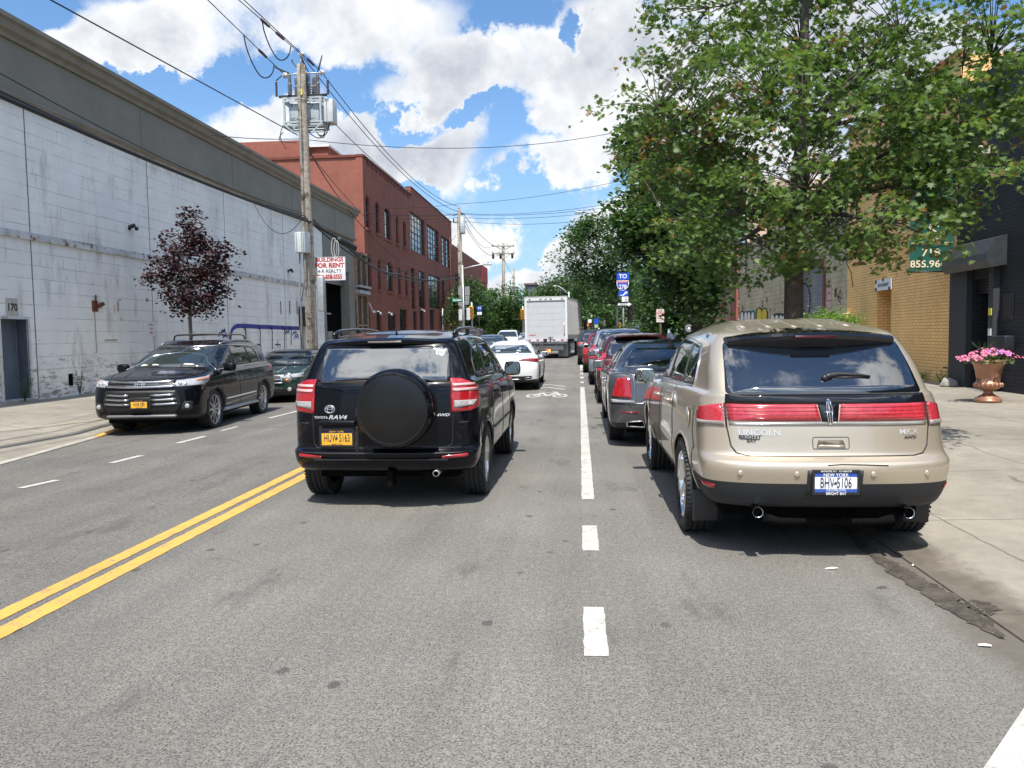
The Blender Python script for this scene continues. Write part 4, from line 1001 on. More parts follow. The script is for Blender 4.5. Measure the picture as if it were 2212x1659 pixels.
def road_paint(name, col, wear=.45):
    m, nt = new_mat(name)
    P = nt.add('ShaderNodeNewGeometry').outputs['Position']
    n = nt.math('ADD', nt.math('MULTIPLY', nt.noise(P, 60, 4, .7), .5), nt.math('MULTIPLY', nt.noise(P, 7, 5, .7), .5))
    c = nt.mix(nt.ramp(n, .50, .64, 0, wear), col, (0.17, 0.16, 0.15))
    v = nt.ramp(nt.noise(P, 2.5, 5, .6), .3, .7, .88, 1.08, False); c = nt.mix(1.0, c, nt.comb(v, v, v), 'MULTIPLY')
    v = nt.ramp(nt.noise(P, 95, 2, .7), .3, .7, .86, 1.06, False); c = nt.mix(1.0, c, nt.comb(v, v, v), 'MULTIPLY')
    fin_mat(nt, **{'Base Color': c, 'Roughness': .75})
    return m
ASP, CON = asphalt(), concrete()
YEL, WPT = road_paint('yellow_line_paint', (0.62, 0.35, 0.072), .75), road_paint('white_line_paint', (0.49, 0.485, 0.44), .75)
YFAD = road_paint('faded_yellow_paint', (0.50, 0.42, 0.22), 1.0)

def strip(name, fx, z, mat, ys=YS, drop=None):
    """sheet along the street; fx(y) gives its cross-section [(x, z offset), ...]"""
    mb = MB(); n = None
    for y in ys:
        r = fx(y); n = len(r); mb.v += [(x, y, z+dz+gz(y)) for x, dz in r]
    for i in range(len(ys)-1):
        for k in range(n-1): mb.f.append((i*n+k, i*n+k+1, (i+1)*n+k+1, (i+1)*n+k)); mb.m.append(0); mb.sm.append(False)
    o = mb.build(name, mat); tag(o, kind='structure'); return o
g_ = MB(); g_.box(-700, 700, -60, 900, -1.2, -0.35); tag(g_.build('ground', CON), kind='structure')
def lk(y):   # left kerb line
    pts = [(-30, -7.8), (8, -7.85), (10, -8.12), (11.5, -8.35), (13.2, -8.62), (15.2, -8.80), (17, -8.85), (600, -8.9)]
    for (a, b), (c, d) in zip(pts, pts[1:]):
        if a <= y <= c: return b+(d-b)*(y-a)/(c-a)
def kh(y, a, b): return 0.010 if y < a else 0.13 if y > b else 0.010+0.12*(y-a)/(b-a)
strip('road', lambda y: [(lk(y)-.3, -.14), (-6, -.065), (-3.6, .0), (0, 0), (2.5, -.0)], 0, ASP)
strip('pavement', lambda y: [(lk(y)-.14, kh(y, 13, 15)-.13), (-12.9, .22), (-60, .22)], 0, CON)
strip('pavement', lambda y: [(2.34, kh(y, 9.0, 10.5)), (6, .10), (9.7, .12), (60, .12)], 0, CON)
KST = plain('kerb_stone', (0.36, 0.33, 0.28), .85, var=.2, scale=3, dirt=(.12, .10, .08), dscale=5)
strip('kerb', lambda y: [(2.2, -.01), (2.205, kh(y, 9.0, 10.5)+.002), (2.35, kh(y, 9.0, 10.5)+.003)], 0, CON)
strip('kerb', lambda y: [(lk(y), -.16), (lk(y)-.005, kh(y, 13, 15)-.128), (lk(y)-.15, kh(y, 13, 15)-.127)], 0, KST)
strip('kerb', lambda y: [(lk(y)+.004, -.14), (lk(y)-.001, kh(y, 13, 15)-.123), (lk(y)-.13, kh(y, 13, 15)-.122)], 0, YEL, [13.0, 13.2, 13.5, 14, 15, 16])

def rz_(x): return 0.0 if x > -3.6 else -.027083*(-3.6-x) if x > -6 else -.065-.026*(-6-x)
def mark(name, quads, mat, z=.004):
    mb = MB()
    for q in quads: mb.add([(p[0], p[1], z+rz_(p[0])+gz(p[1])) for p in q], [tuple(range(len(q)))])
    return tag(mb.build(name, mat, fix=False), kind='structure')
def ragged(x0, x1, y0, y1, amp=.004, step=.06, sd_=1):
    """long painted band with slightly uneven edges"""
    R_ = random.Random(sd_); out = []; y = y0; prev = None
    while y < y1+step:
        y_ = min(y, y1); st = step if y < 25 else 1.0
        cur = (x0+R_.uniform(-amp, amp), x1+R_.uniform(-amp, amp), y_)
        if prev: out.append([(prev[0], prev[2]), (prev[1], prev[2]), (cur[1], cur[2]), (cur[0], cur[2])])
        prev = cur
        if y_ >= y1: break
        y += st
    return out
mark('road_marking', ragged(-3.235, -3.10, -8, 58, sd_=3)+ragged(-3.435, -3.31, -8, 58, sd_=4), YEL)
def seg(pa, pb, w_):
    a, b = GZ(*pa, -.065), GZ(*pb, -.065); d = Vector((b.x-a.x, b.y-a.y)).normalized()*w_/2; n = Vector((d.y, -d.x))
    return [(a.x-n.x, a.y-n.y), (a.x+n.x, a.y+n.y), (b.x+n.x, b.y+n.y), (b.x-n.x, b.y-n.y)]
dash = [seg((44, 1053), (124, 1036), .11), seg((240, 999), (305, 983), .11), seg((383, 956), (443, 941), .11), seg((478, 929), (514, 920), .08), seg((582, 902), (655, 884), .10), seg((655, 884), (820, 842), .10)]
mark('road_marking', dash, WPT)
def yat(y): return GZ(1260, y).y
wl = []
for (a, b, s_) in ((1418, 1312, 5), (1190, 1136, 6), (1079, 838, 7), (830, 825, 8), (821, 816, 9), (813, 809, 10), (805, 771, 11)):
    wl += ragged(.005, .125, yat(a), yat(b), sd_=s_)
mark('road_marking', wl, WPT)
mark('road_marking', [[tuple(GZ(x, y)[:2]) for x, y in ((2300, 1400), (2105, 1690), (2420, 1690), (2560, 1400))]], WPT)
# cycle symbol with its chevrons
bk = []; cx_, cy_ = GZ(1181, 855).x, GZ(1181, 855).y
def ring(cx, cy, rx, ry, t, n=18):
    for i in range(n):
        a, b = 2*PI*i/n, 2*PI*(i+1)/n
        bk.append([(cx+rx*math.cos(a), cy+ry*math.sin(a)), (cx+rx*math.cos(b), cy+ry*math.sin(b)), (cx+(rx-t)*math.cos(b), cy+(ry-t*2)*math.sin(b)), (cx+(rx-t)*math.cos(a), cy+(ry-t*2)*math.sin(a))])
def stroke(x0, y0, x1, y1, t=.09):
    d = Vector((x1-x0, y1-y0)).normalized()*t/2; bk.append([(x0+d.y, y0-d.x), (x1+d.y, y1-d.x), (x1-d.y, y1+d.x), (x0-d.y, y0+d.x)])
ring(cx_-.34, cy_, .20, .52, .07); ring(cx_+.34, cy_, .20, .52, .07)
for a in ((-.34, 0, -.16, .9), (-.16, .9, .2, .95), (.34, 0, .2, 1.1), (-.16, .9, .02, -.05), (.02, -.05, .2, .95), (-.34, 0, .02, -.05), (-.24, 1.25, -.08, 1.25), (.08, 1.35, .24, 1.35)):
    stroke(cx_+a[0], cy_+a[1], cx_+a[2], cy_+a[3])
for k in (0, 1.1): stroke(cx_-.1, cy_+2.9+k, cx_+.42, cy_+2.0+k, .11); stroke(cx_-.1, cy_+2.9+k, cx_-.30, cy_+2.55+k, .11)
mark('road_marking', bk, WPT)
# faded surveyor's paint on the right pavement, thin yellow line on the left one
fy = []
for (x, y, x2, y2) in ((5.0, 7.4, 5.9, 7.35), (5.9, 7.35, 6.1, 7.0), (5.35, 6.9, 6.3, 6.85), (5.6, 6.6, 6.2, 6.55), (5.9, 6.3, 6.3, 6.1)): fy.append([(x, y-.03), (x2, y2-.03), (x2, y2+.03), (x, y+.03)])
def con_z(x): return .10+.02*(x-6)/3.7 if x > 6 else .025+(.075)*(x-2.34)/3.66
mb = MB()
for q in fy: mb.add([(p[0], p[1], con_z(p[0])+.006) for p in q], [(0, 1, 2, 3)])
tag(mb.build('road_marking', YFAD, fix=False), kind='structure')
def lz(x, y): a = lk(y)-.14; k = kh(y, 13, 15)-.13; return k+(.22-k)*(a-x)/(a+12.9)
mb = MB(); P0 = [(-10.9, 10), (-10.6, 12), (-9.6, 14.5), (-8.9, 15.6)]
for a, b in zip(P0, P0[1:]): mb.add([(a[0], a[1]-.05, lz(*a)+.012), (b[0], b[1]-.05, lz(*b)+.012), (b[0], b[1]+.05, lz(*b)+.012), (a[0], a[1]+.05, lz(*a)+.012)], [(0, 1, 2, 3)])
tag(mb.build('road_marking', YFAD, fix=False), kind='structure')
# silt and broken asphalt lying in the gutter behind the gold SUV
SILT = new_mat('gutter_silt'); _m, _nt = SILT
_P = _nt.add('ShaderNodeNewGeometry').outputs['Position']
_c = _nt.mix(_nt.ramp(_nt.noise(_P, 7, 6, .7), .35, .65), (.032, .026, .021), (.085, .070, .056))
_c = _nt.mix(_nt.ramp(_nt.noise(_P, 70, 3, .7), .55, .7), _c, (.14, .12, .095))
fin_mat(_nt, **{'Base Color': _c, 'Roughness': .95, 'Normal': _nt.add('ShaderNodeBump', {'Strength': .3, 'Distance': .006, 'Height': _nt.noise(_P, 30, 5, .7)}).outputs[0]}); SILT = _m
def silt(pts, seed):
    R_ = random.Random(seed); mb = MB(); L_, Rr = [], []; n = 46
    for i in range(n+1):
        t = i/n*(len(pts)-1); k = min(int(t), len(pts)-2); f = t-k
        p = GZ(pts[k][0]*(1-f)+pts[k+1][0]*f, pts[k][1]*(1-f)+pts[k+1][1]*f, .014); wd_ = (pts[k][2]*(1-f)+pts[k+1][2]*f)
        L_.append((p.x-wd_*R_.uniform(.6, 1.3), p.y, .013 if p.x-wd_ > 2.2 else .005)); Rr.append((p.x+wd_*R_.uniform(.5, 1.5), p.y+R_.uniform(-.02, .02), .017))
    for i in range(n): 
        m1 = [(L_[j][0]*.5+Rr[j][0]*.5, L_[j][1], .0165) for j in (i, i+1)]
        mb.add([L_[i], m1[0], m1[1], L_[i+1]], [(0, 1, 2, 3)]); mb.add([m1[0], Rr[i], Rr[i+1], m1[1]], [(0, 1, 2, 3)])
    return tag(mb.build('gutter_silt', SILT), kind='stuff')
silt([(1838, 1150, .03), (1880, 1190, .04), (1935, 1230, .06), (2000, 1268, .075), (2060, 1305, .07), (2110, 1338, .06), (2165, 1375, .01)], 1)
silt([(2098, 1296, .01), (2112, 1304, .06), (2128, 1316, .07), (2142, 1330, .01)], 2)
silt([(1660, 1035, .02), (1760, 1090, .03), (1838, 1150, .03)], 4)
# litter
def litter(name, label, x, y, z, sz, mat, rz, cat='litter', grp='scraps of litter by the right gutter'):
    mb = MB(); a, b = sz; mb.add([(-a, -b, .0), (a, -b*.8, .004), (a*.95, b, .006), (-a*.9, b*.9, .003), (0, 0, .012)], [(0, 1, 4), (1, 2, 4), (2, 3, 4), (3, 0, 4), (3, 2, 1, 0)])
    o = mb.build(name, mat, None, (x, y, z), (0, 0, rz)); tag(o, label, cat, grp)
PAP = plain('paper', (.75, .74, .70), .8)
p = GZ(1796, 1230); litter('paper_strip', 'thin white paper strip on the asphalt behind the gold SUV', p.x, p.y, .005, (.045, .006), PAP, .15)
p = GZ(2127, 1398); litter('paper_scrap', 'crumpled white scrap at the lower right edge of the gutter', p.x, p.y, .008, (.030, .008), PAP, -.3)
p = GZ(1905, 1272); litter('twig', 'short dark twig on the asphalt near the right gutter', p.x, p.y, .006, (.030, .005), plain('twig_brown', (.06, .045, .03), .8), -.2, 'twig')
p = GZ(1972, 1224); litter('cigarette_end', 'small white cigarette end lying in the dirty gutter', p.x, p.y, .008, (.009, .006), PAP, .8)

# ------------------------------------------------------------------ walls and facades
def brick_mat(name, col, col2, mortar, bw=.21, bh=.07, mort=.008, axis='x', rough=.85, var=.12, stain=None, sthr=.58, blotch=None, lowdirt=None, gain=1.0, bump=.3, mfade=0.0, bthr=.6):
    m, nt = new_mat(name)
    P = nt.add('ShaderNodeNewGeometry').outputs['Position']
    s = nt.add('ShaderNodeSeparateXYZ', {0: P}); X, Y, Z = s.outputs
    N = nt.add('ShaderNodeSeparateXYZ', {0: nt.add('ShaderNodeNewGeometry').outputs['Normal']})
    f = nt.ramp(nt.math('ABSOLUTE', N.outputs[0]), .4, .6)
    h = nt.math('ADD', nt.math('MULTIPLY', Y, f), nt.math('MULTIPLY', X, nt.math('SUBTRACT', 1.0, f)))
    vec = nt.comb(h, Z, 0)
    b = nt.add('ShaderNodeTexBrick', {'Vector': vec, 'Color1': C4(col), 'Color2': C4(col2), 'Mortar': C4(mortar), 'Scale': 1.0, 'Mortar Size': mort, 'Mortar Smooth': .3, 'Brick Width': bw, 'Row Height': bh})
    c = b.outputs[0]
    if mfade: c = nt.mix(nt.ramp(nt.noise(P, 1.1, 5, .6), .38, .62, mfade, mfade*.35), c, tuple((a+b_)/2 for a, b_ in zip(col, col2)))
    n1_ = nt.noise(P, .9, 6, .65); v = nt.ramp(n1_, .3, .7, 1-var, 1+var, False); c = nt.mix(1.0, c, nt.comb(v, v, v), 'MULTIPLY')
    v = nt.ramp(nt.noise(nt.vmath('MULTIPLY', P, (1, 1, .18)), 2.6, 6, .65), .3, .7, 1-var*.8, 1+var*.6, False); c = nt.mix(1.0, c, nt.comb(v, v, v), 'MULTIPLY')
    if stain: c = nt.mix(nt.ramp(nt.noise(nt.vmath('MULTIPLY', P, (1, 1, .25)), 1.5, 8, .7), sthr, sthr+.12, 0, .6), c, stain)
    if blotch: c = nt.mix(nt.ramp(nt.noise(nt.vmath('MULTIPLY', P, (1, 1, 2.2)), 3.2, 7, .65), bthr, bthr+.03), c, blotch)
    if lowdirt:
        lo = nt.math('MULTIPLY', nt.ramp(nt.math('ADD', Z, nt.math('MULTIPLY', nt.math('SUBTRACT', nt.noise(nt.vmath('MULTIPLY', P, (1, 1, 3)), 2.2, 8, .7), .5), 2.6)), lowdirt[1], lowdirt[1]-.8), nt.ramp(nt.noise(nt.vmath('MULTIPLY', P, (1, 1, 4)), 3, 7, .72), .50, .58))
        c = nt.mix(lo, c, lowdirt[0])
    bp = nt.add('ShaderNodeBump', {'Strength': bump, 'Distance': .008, 'Height': nt.math('ADD', nt.math('MULTIPLY', b.outputs[1], -1.0), nt.math('MULTIPLY', nt.noise(P, 20, 4, .6), .5))})
    fin_mat(nt, **{'Base Color': c, 'Roughness': rough, 'Specular IOR Level': .3, 'Normal': bp.outputs[0]})
    return m
WCMU = brick_mat('white_block_wall', (.90, .89, .85), (.87, .86, .82), (.36, .355, .34), 2.3, .31, .010, stain=(.50, .48, .42), sthr=.535, blotch=(.58, .54, .47), bthr=.665, lowdirt=((.34, .27, .22), 1.35), mfade=.85, var=.07)
REDB = brick_mat('red_painted_brick', (.285, .102, .070), (.262, .092, .064), (.19, .075, .056), .22, .072, .009, var=.13, stain=(.12, .045, .035), sthr=.60)
REDB2 = brick_mat('darker_red_brick', (.17, .052, .038), (.15, .046, .034), (.11, .04, .03), .22, .072, .009, var=.13)
ORB = brick_mat('orange_painted_brick', (.98, .62, .26), (.92, .57, .23), (.54, .32, .12), .24, .088, .010, var=.10, stain=(.45, .25, .10), sthr=.64, lowdirt=((.22, .09, .05), .55), bump=.7)
BKB = brick_mat('black_painted_brick', (.030, .032, .038), (.024, .026, .031), (.012, .013, .016), .24, .088, .010, var=.2, rough=.6, bump=.8)
TANB = brick_mat('tan_block_wall', (.52, .46, .31), (.45, .40, .27), (.26, .225, .155), .42, .21, .010, var=.18, stain=(.18, .155, .115), sthr=.55, bump=.5)
PINK = brick_mat('pale_pink_render', (.50, .36, .30), (.46, .33, .275), (.36, .26, .22), .24, .08, .008, var=.12)
FASC = plain('olive_grey_metal', (.215, .195, .150), .6, var=.12, scale=1.2, dirt=(.24, .20, .13), dscale=1.0, dthr=.62)
FASD = plain('cornice_metal', (.22, .195, .15), .6, var=.2, scale=1.5, dirt=(.16, .08, .04), dscale=2.0, dthr=.64)
WINP = glassy('window_pane', (.012, .018, .024), 2.6, .03)
DKF = plain('window_frame_dark', (.015, .018, .02), .5)
SHUT = plain('shutter_metal', (.30, .31, .33), .45, .6, var=.15, scale=2)
DOORG = plain('door_blue_grey', (.13, .155, .19), .5, var=.15, scale=2)

def facade(mb, x, face, y0, y1, z0, z1, holes, depth=.22, m=0, rm=None):
    """wall sheet in the plane X = x with real openings (ya, yb, za, zb) and reveals; face = +1 / -1"""
    ys = sorted({y0, y1}|{h[0] for h in holes}|{h[1] for h in holes}); zs = sorted({z0, z1}|{h[2] for h in holes}|{h[3] for h in holes})
    ys = [v for v in ys if y0 <= v <= y1]; zs = [v for v in zs if z0 <= v <= z1]
    for i in range(len(ys)-1):
        for j in range(len(zs)-1):
            cy, cz = (ys[i]+ys[i+1])/2, (zs[j]+zs[j+1])/2
            if any(h[0] < cy < h[1] and h[2] < cz < h[3] for h in holes): continue
            q = [(x, ys[i], zs[j]), (x, ys[i+1], zs[j]), (x, ys[i+1], zs[j+1]), (x, ys[i], zs[j+1])]
            mb.add(q if face > 0 else q[::-1], [(0, 1, 2, 3)], m)
    xb = x-face*depth
    for h in holes:
        a, b, c, d = h[:4]; dz = h[4] if len(h) > 4 else depth; xb = x-face*dz
        r = [[(x, a, c), (x, a, d), (xb, a, d), (xb, a, c)], [(x, b, d), (x, b, c), (xb, b, c), (xb, b, d)], [(x, a, d), (x, b, d), (xb, b, d), (xb, a, d)], [(x, b, c), (x, a, c), (xb, a, c), (xb, b, c)]]
        for q in r: mb.add(q if face > 0 else q[::-1], [(0, 1, 2, 3)], m if rm is None else rm)
def window(parent, x, face, a, b, c, d, nx=2, nz=4, depth=.16, bar=.05, arch=False, sill=None, mat=WINP, fm=DKF, name='window'):
    """frame and glazing bars with a pane behind, plus an optional sill"""
    xf = x-face*depth; mb = MB()
    for (p, q, r, s_) in ((a, a+bar, c, d), (b-bar, b, c, d), (a+bar, b-bar, c, c+bar), (a+bar, b-bar, d-bar, d)): mb.box(xf-.03, xf+.03, p, q, r, s_)
    for i in range(1, nx): y = a+(b-a)*i/nx; mb.box(xf-.02, xf+.025, y-bar*.35, y+bar*.35, c+bar, d-bar)
    for i in range(1, nz): z = c+(d-c)*i/nz; t = bar*(.8 if (nz > 3 and i == nz//2) else .35); mb.box(xf-.018, xf+.02, a+bar, b-bar, z-t, z+t)
    o = mb.build(name, fm, parent)
    pb = MB(); pb.box(xf-.012*face-.004, xf-.012*face+.004, a+bar*.5, b-bar*.5, c+bar*.5, d-bar*.5); pb.build('pane', mat, o)
    if sill: sb = MB(); sb.box(x-face*.02, x+face*.09, a-.12, b+.12, c-.16, c-.01); sb.build('sill', sill, o)
    return o

# ---- white warehouse on the left
XW = -12.9
wh = thing('warehouse', 'long white painted block warehouse with an olive metal parapet, left side of the street', 'warehouse', (0, 0, 0))
def yx(px, py=700, X_=XW): return GX(px, py, X_).y
D170 = (16.15, 17.02, .27, 2.13)
D2 = (yx(648), yx(659), .2, 2.55)
mb = MB()
facade(mb, XW, 1, -16, 38.2, 0, 7.22, [D170+(.35,), D2+(.25,)])
mb.box(XW-.45, XW-.40, -16, 38.2, 0, 7.22)
for px, py in ((325, 560), (489, 600), (615, 620)): y = yx(px, py); mb.box(XW-.01, XW+.004, y-.012, y+.012, .3, 7.2, 1)
for y in (17.27, 11.4, 5.5): mb.box(XW-.01, XW+.004, y-.014, y+.014, .25, 7.2, 1)
mb.build('wall', [WCMU, plain('joint_dark', (.12, .12, .12), .9)], wh)
mb = MB(); mb.box(XW-12, XW-.005, -16, 43.6, 8.0, 8.3); mb.box(XW-12, XW-11.9, -16, 43.6, 0, 8.2); mb.box(XW-12, XW-.46, -16, -15.9, 0, 8.0); mb.build('roof', FASC, wh)
mb = MB(); mb.box(XW-.3, XW+.10, -16, 43.66, 7.26, 8.42)
for y in (-8, -2, 4, 10, 16, 22, 28, 34, 40): mb.box(XW+.10, XW+.112, y-.01, y+.01, 7.28, 8.40)
mb.build('parapet_cladding', FASC, wh)
mb = MB(); mb.prism([(XW-.3, 8.43), (XW+.16, 8.43), (XW+.19, 8.52), (XW+.30, 8.58), (XW+.34, 8.72), (XW+.42, 8.76), (XW+.42, 8.86), (XW-.3, 8.90)], -16, 43.8, 'y'); mb.build('cornice', FASD, wh)
mb = MB(); mb.prism([(XW+.0, 7.14), (XW+.14, 7.10), (XW+.20, 7.18), (XW+.15, 7.255), (XW, 7.255)], -16, 43.66, 'y'); mb.build('drip_moulding', FASD, wh)
mb = MB(); mb.box(XW, XW+.07, -16, 38.2, 4.0, 4.12); mb.box(XW, XW+.045, -16, 38.2, 4.12, 4.17); mb.build('ledge', plain('ledge_paint', (.60, .61, .60), .8, var=.2, scale=2, dirt=(.22, .13, .09), dscale=3.5, dthr=.50), wh)
# door 170
dr = MB(); dr.box(XW-.36, XW-.30, D170[0], D170[1]+.02, .25, 2.15); dr.box(XW-.30, XW-.285, D170[0]+.38, D170[0]+.40, .3, 2.1)
d_ = dr.build('door', DOORG, wh)
fr = MB(); fr.box(XW-.02, XW+.03, D170[0]-.05, D170[0], .25, 2.13); fr.box(XW-.02, XW+.03, D170[1], D170[1]+.05, .25, 2.13); fr.box(XW-.02, XW+.03, D170[0]-.05, D170[1]+.05, 2.13, 2.19)
fr.build('door_frame', plain('frame_paint', (.60, .60, .58), .7, dirt=(.3, .22, .15), dscale=4), d_)
jm = MB(); jm.box(XW-.29, XW-.03, D170[0]-.004, D170[0]+.006, .27, 2.12); jm.box(XW-.29, XW-.03, D170[1]-.006, D170[1]+.004, .27, 2.12); jm.box(XW-.29, XW-.03, D170[0], D170[1], 2.115, 2.127); jm.build('jamb', plain('jamb_slate', (.085, .10, .13), .6, var=.2), d_)
kn = MB(); kn.box(XW-.29, XW-.26, D170[0]+.30, D170[0]+.36, 1.0, 1.25); kn.build('handle', INK, d_)
nb = MB(); ny = (D170[0]+D170[1])/2-.05; nb.box(XW, XW+.02, ny-.18, ny+.18, 2.22, 2.60, 0); nb.text('170', .23, (XW+.021, ny, 2.39), (0, 1, 0), (0, 0, 1), 1, .95, bold=.03); nb.build('number_plate', [plain('aged_cream', (.50, .48, .42), .8, dirt=(.3, .25, .2), dscale=8), INK], wh)
st_ = MB(); st_.box(XW-.3, XW+.10, D170[0]-.1, D170[1]+.1, .1, .265); st_.build('door_step', KST, wh)
dr = MB(); dr.box(XW-.25, XW-.20, D2[0], D2[1], .2, 2.55); dr.build('door', INK, wh)
dr = MB(); dr.cbox(XW, XW+.32, D2[0]-.15, D2[1]+.15, 2.15, 3.05, .05); dr.build('door_hood', plain('rusty_black', (.035, .03, .028), .7, var=.4), wh)
# rust, patches and wall fittings
def wpt(px, py): p = GX(px, py, XW); return p.y, p.z
def wall_fix(name, label, px, py, parts, cat):
    y, z = wpt(px, py); o = thing(name, label, cat, (XW, y, z)); parts(o); return o
def flood(o):
    mb = MB(); mb.box(0, .03, -.05, .05, -.05, .05); mb.tube([(0, 0, 0), (.12, .02, .02)], .02, 6); mb.build('bracket', BLK, o)
    for s_ in (-1, 1):
        m2 = MB(); m2.lathe([(1e-3, -.10), (.035, -.10), (.06, .06), (.055, .07), (1e-3, .07)], (0, 0, 0), 12, 'y'); q = m2.build('lamp_head', BLK, o); q.location = (.16, s_*.10, .02-.03*s_); q.rotation_euler = (0.3, .2, .5*s_)
wall_fix('floodlight', 'small black twin floodlight high on the white wall, nearer the camera', 279, 493, flood, 'wall light')
wall_fix('floodlight', 'small black floodlight on the white wall beside the utility pole', 622, 586, flood, 'wall light')
RUST = plain('rust', (.17, .055, .03), .9, var=.3, scale=9)
def brk(o):
    mb = MB(); mb.box(0, .02, -.13, .10, -.16, .13); mb.prism([(-.02, .02), (.26, .10), (.30, .02), (.06, -.06)], .02, .10, 'x'); mb.box(.02, .05, -.01, .02, .1, .28); mb.build('rusted_plate', RUST, o)
wall_fix('rusty_bracket', 'broken rust red bracket with a long rust streak on the white wall', 205, 660, brk, 'bracket')
mb = MB()
y, z = wpt(205, 700); mb.add([(XW+.003, y-.02, z+.35), (XW+.003, y+.03, z+.35), (XW+.003, y+.045, z-.75), (XW+.003, y-.005, z-.8)], [(0, 1, 2, 3)])
for px, py, a, b in ((255, 662, .05, .16), (262, 690, .03, .05), (247, 667, .02, .12), (258, 648, .09, .02), (330, 760, .3, .02), (360, 755, .25, .018), (240, 735, .3, .03)):
    y, z = wpt(px, py); mb.add([(XW+.003, y-a, z-b), (XW+.003, y+a, z-b*.8), (XW+.003, y+a*.9, z+b), (XW+.003, y-a, z+b*.7)], [(0, 1, 2, 3)])
mb.build('rust_stain', plain('rust_streak', (.46, .38, .31), .9, var=.25, scale=12), wh)
mb = MB(); y, z = wpt(326, 711); mb.box(XW, XW+.012, y-.16, y+.16, z-.22, z+.22, 0)
for k, t in enumerate(('NO PARKING', 'THIS SIDE', 'BUILDING')): mb.text(t, .07, (XW+.013, y, z+.13-.12*k), (0, 1, 0), (0, 0, 1), 1, .6, bold=.02)
tag(mb.build('wall_notice', [WHT, plain('notice_red', (.55, .08, .07), .6)]), 'small white notice with red lettering on the white wall', 'sign')
mb = MB(); y, z = wpt(153, 819); 
mb.box(XW-.004, XW+.004, y-.09, y+.08, z-.16, z+.14); mb.build('wall_hole', VOID, wh)
# graffiti of the blue frame with black drips
def wstroke(mb, pts, r, m=0):
    P_ = [Vector((XW+.004, *wpt(*p))) for p in pts]
    for a, b in zip(P_, P_[1:]):
        d = (b-a); n = Vector((0, -d.z, d.y)).normalized()*r; mb.add([a-n, b-n, b+n, a+n], [(0, 1, 2, 3)], m)
gr = MB()
wstroke(gr, [(497, 733), (499, 718), (503, 709), (512, 704), (530, 704), (560, 706), (590, 707), (620, 708.5), (647, 709)], .085, 0)
for px, l in ((531, 732), (562, 748), (588, 755), (615, 757), (629, 745)): wstroke(gr, [(px-5, 706), (px, 713), (px, l)], .045, 1)
for px in (606, 625, 641): wstroke(gr, [(px, 650), (px+1, 679)], .05, 1)
for px, py in ((476, 722), (482, 716), (486, 726), (620, 718), (636, 720), (640, 728)):
    wstroke(gr, [(px-4, py+5), (px-2, py-4), (px+1, py+2), (px+3, py-6), (px+5, py+4)], .04, 0)
wstroke(gr, [(599, 735), (600, 752)], .03, 1); wstroke(gr, [(594, 744), (606, 745)], .03, 1); wstroke(gr, [(555, 744), (563, 745), (564, 757)], .03, 1)
gr.build('graffiti', [plain('spray_blue', (.05, .055, .30), .7), plain('spray_black', (.03, .03, .04), .7)], wh)
# garage bay at its far end
mb = MB(); facade(mb, XW+.02, 1, 38.2, 43.62, 0, 7.26, [(38.5, 42.5, 0, 5.25, .5)], m=0); mb.box(XW-12, XW-.1, 43.5, 43.6, 0, 8.3)
mb.build('garage_wall', plain('grey_cladding_panel', (.22, .215, .18), .7, var=.15, scale=1.5), wh)
mb = MB(); mb.box(XW-6, XW-5.9, 37, 44, 0, 5.3); mb.box(XW-6, XW-.52, 38.3, 38.35, 0, 5.3); mb.box(XW-6, XW-.52, 43.3, 43.35, 0, 5.3); mb.box(XW-6, XW-.52, 38.3, 43.3, 5.25, 5.3); mb.box(XW-6, XW-.1, 38.3, 43.3, .13, .15); mb.build('garage_interior', plain('shaded_interior', (.02, .02, .02), .9), wh)  # shade inside the open bay is put into the near-black colour
mb = MB(); 
for k in range(9): mb.tube([(XW-.30, 38.5, 5.2-k*.085), (XW-.30, 42.5, 5.2-k*.085)], .042, 6)
mb.build('roller_shutter', SHUT, wh)
mb = MB(); mb.box(XW-1.2, XW-.5, 39.2, 42.2, .2, 1.35, 0); mb.box(XW-1.2, XW-.45, 39.1, 42.3, 1.35, 1.48, 1); mb.box(XW-1.1, XW-.7, 40.8, 41.6, 1.48, 1.95, 1); mb.build('workbench', [plain('bench_blue', (.05, .06, .08), .7), plain('bench_top', (.35, .34, .32), .7)], wh)
mb = MB(); mb.box(XW-2.0, XW-.9, 40.3, 42.0, 2.9, 2.98); mb.lathe([(.0001, 0), (.12, 0), (.12, .3), (.0001, .3)], (XW-1.2, 41.2, 2.98), 10); mb.build('shelf', plain('shelf_pale', (.4, .4, .38), .7), wh)

# ---- rusty screen between the buildings
sc = thing('screen_gate', 'rusty framed mesh gate filling the gap before the red brick building', 'gate', (XW, 44.8, 0))
mb = MB()
for y in (-1.1, -.1, 1.1): mb.bar((.1, y, 0), (.1, y, 6.6), .09)
for z in (.4, 2.3, 4.1, 6.5): mb.bar((.1, -1.1, z), (.1, 1.1, z), .09)
mb.build('frame', plain('weathered_timber', (.30, .23, .16), .85, var=.3), sc)
mb = MB(); mb.box(.02, .05, -1.1, 1.1, 0, 6.5); mb.build('mesh_panel', plain('rusted_mesh', (.075, .045, .03), .9, var=.35, scale=4), sc)
mb = MB(); mb.box(.05, .30, -1.2, 1.15, 4.15, 4.35); mb.box(.0, .35, -1.2, 1.15, 4.5, 4.62); mb.build('gutter', GALV, sc)

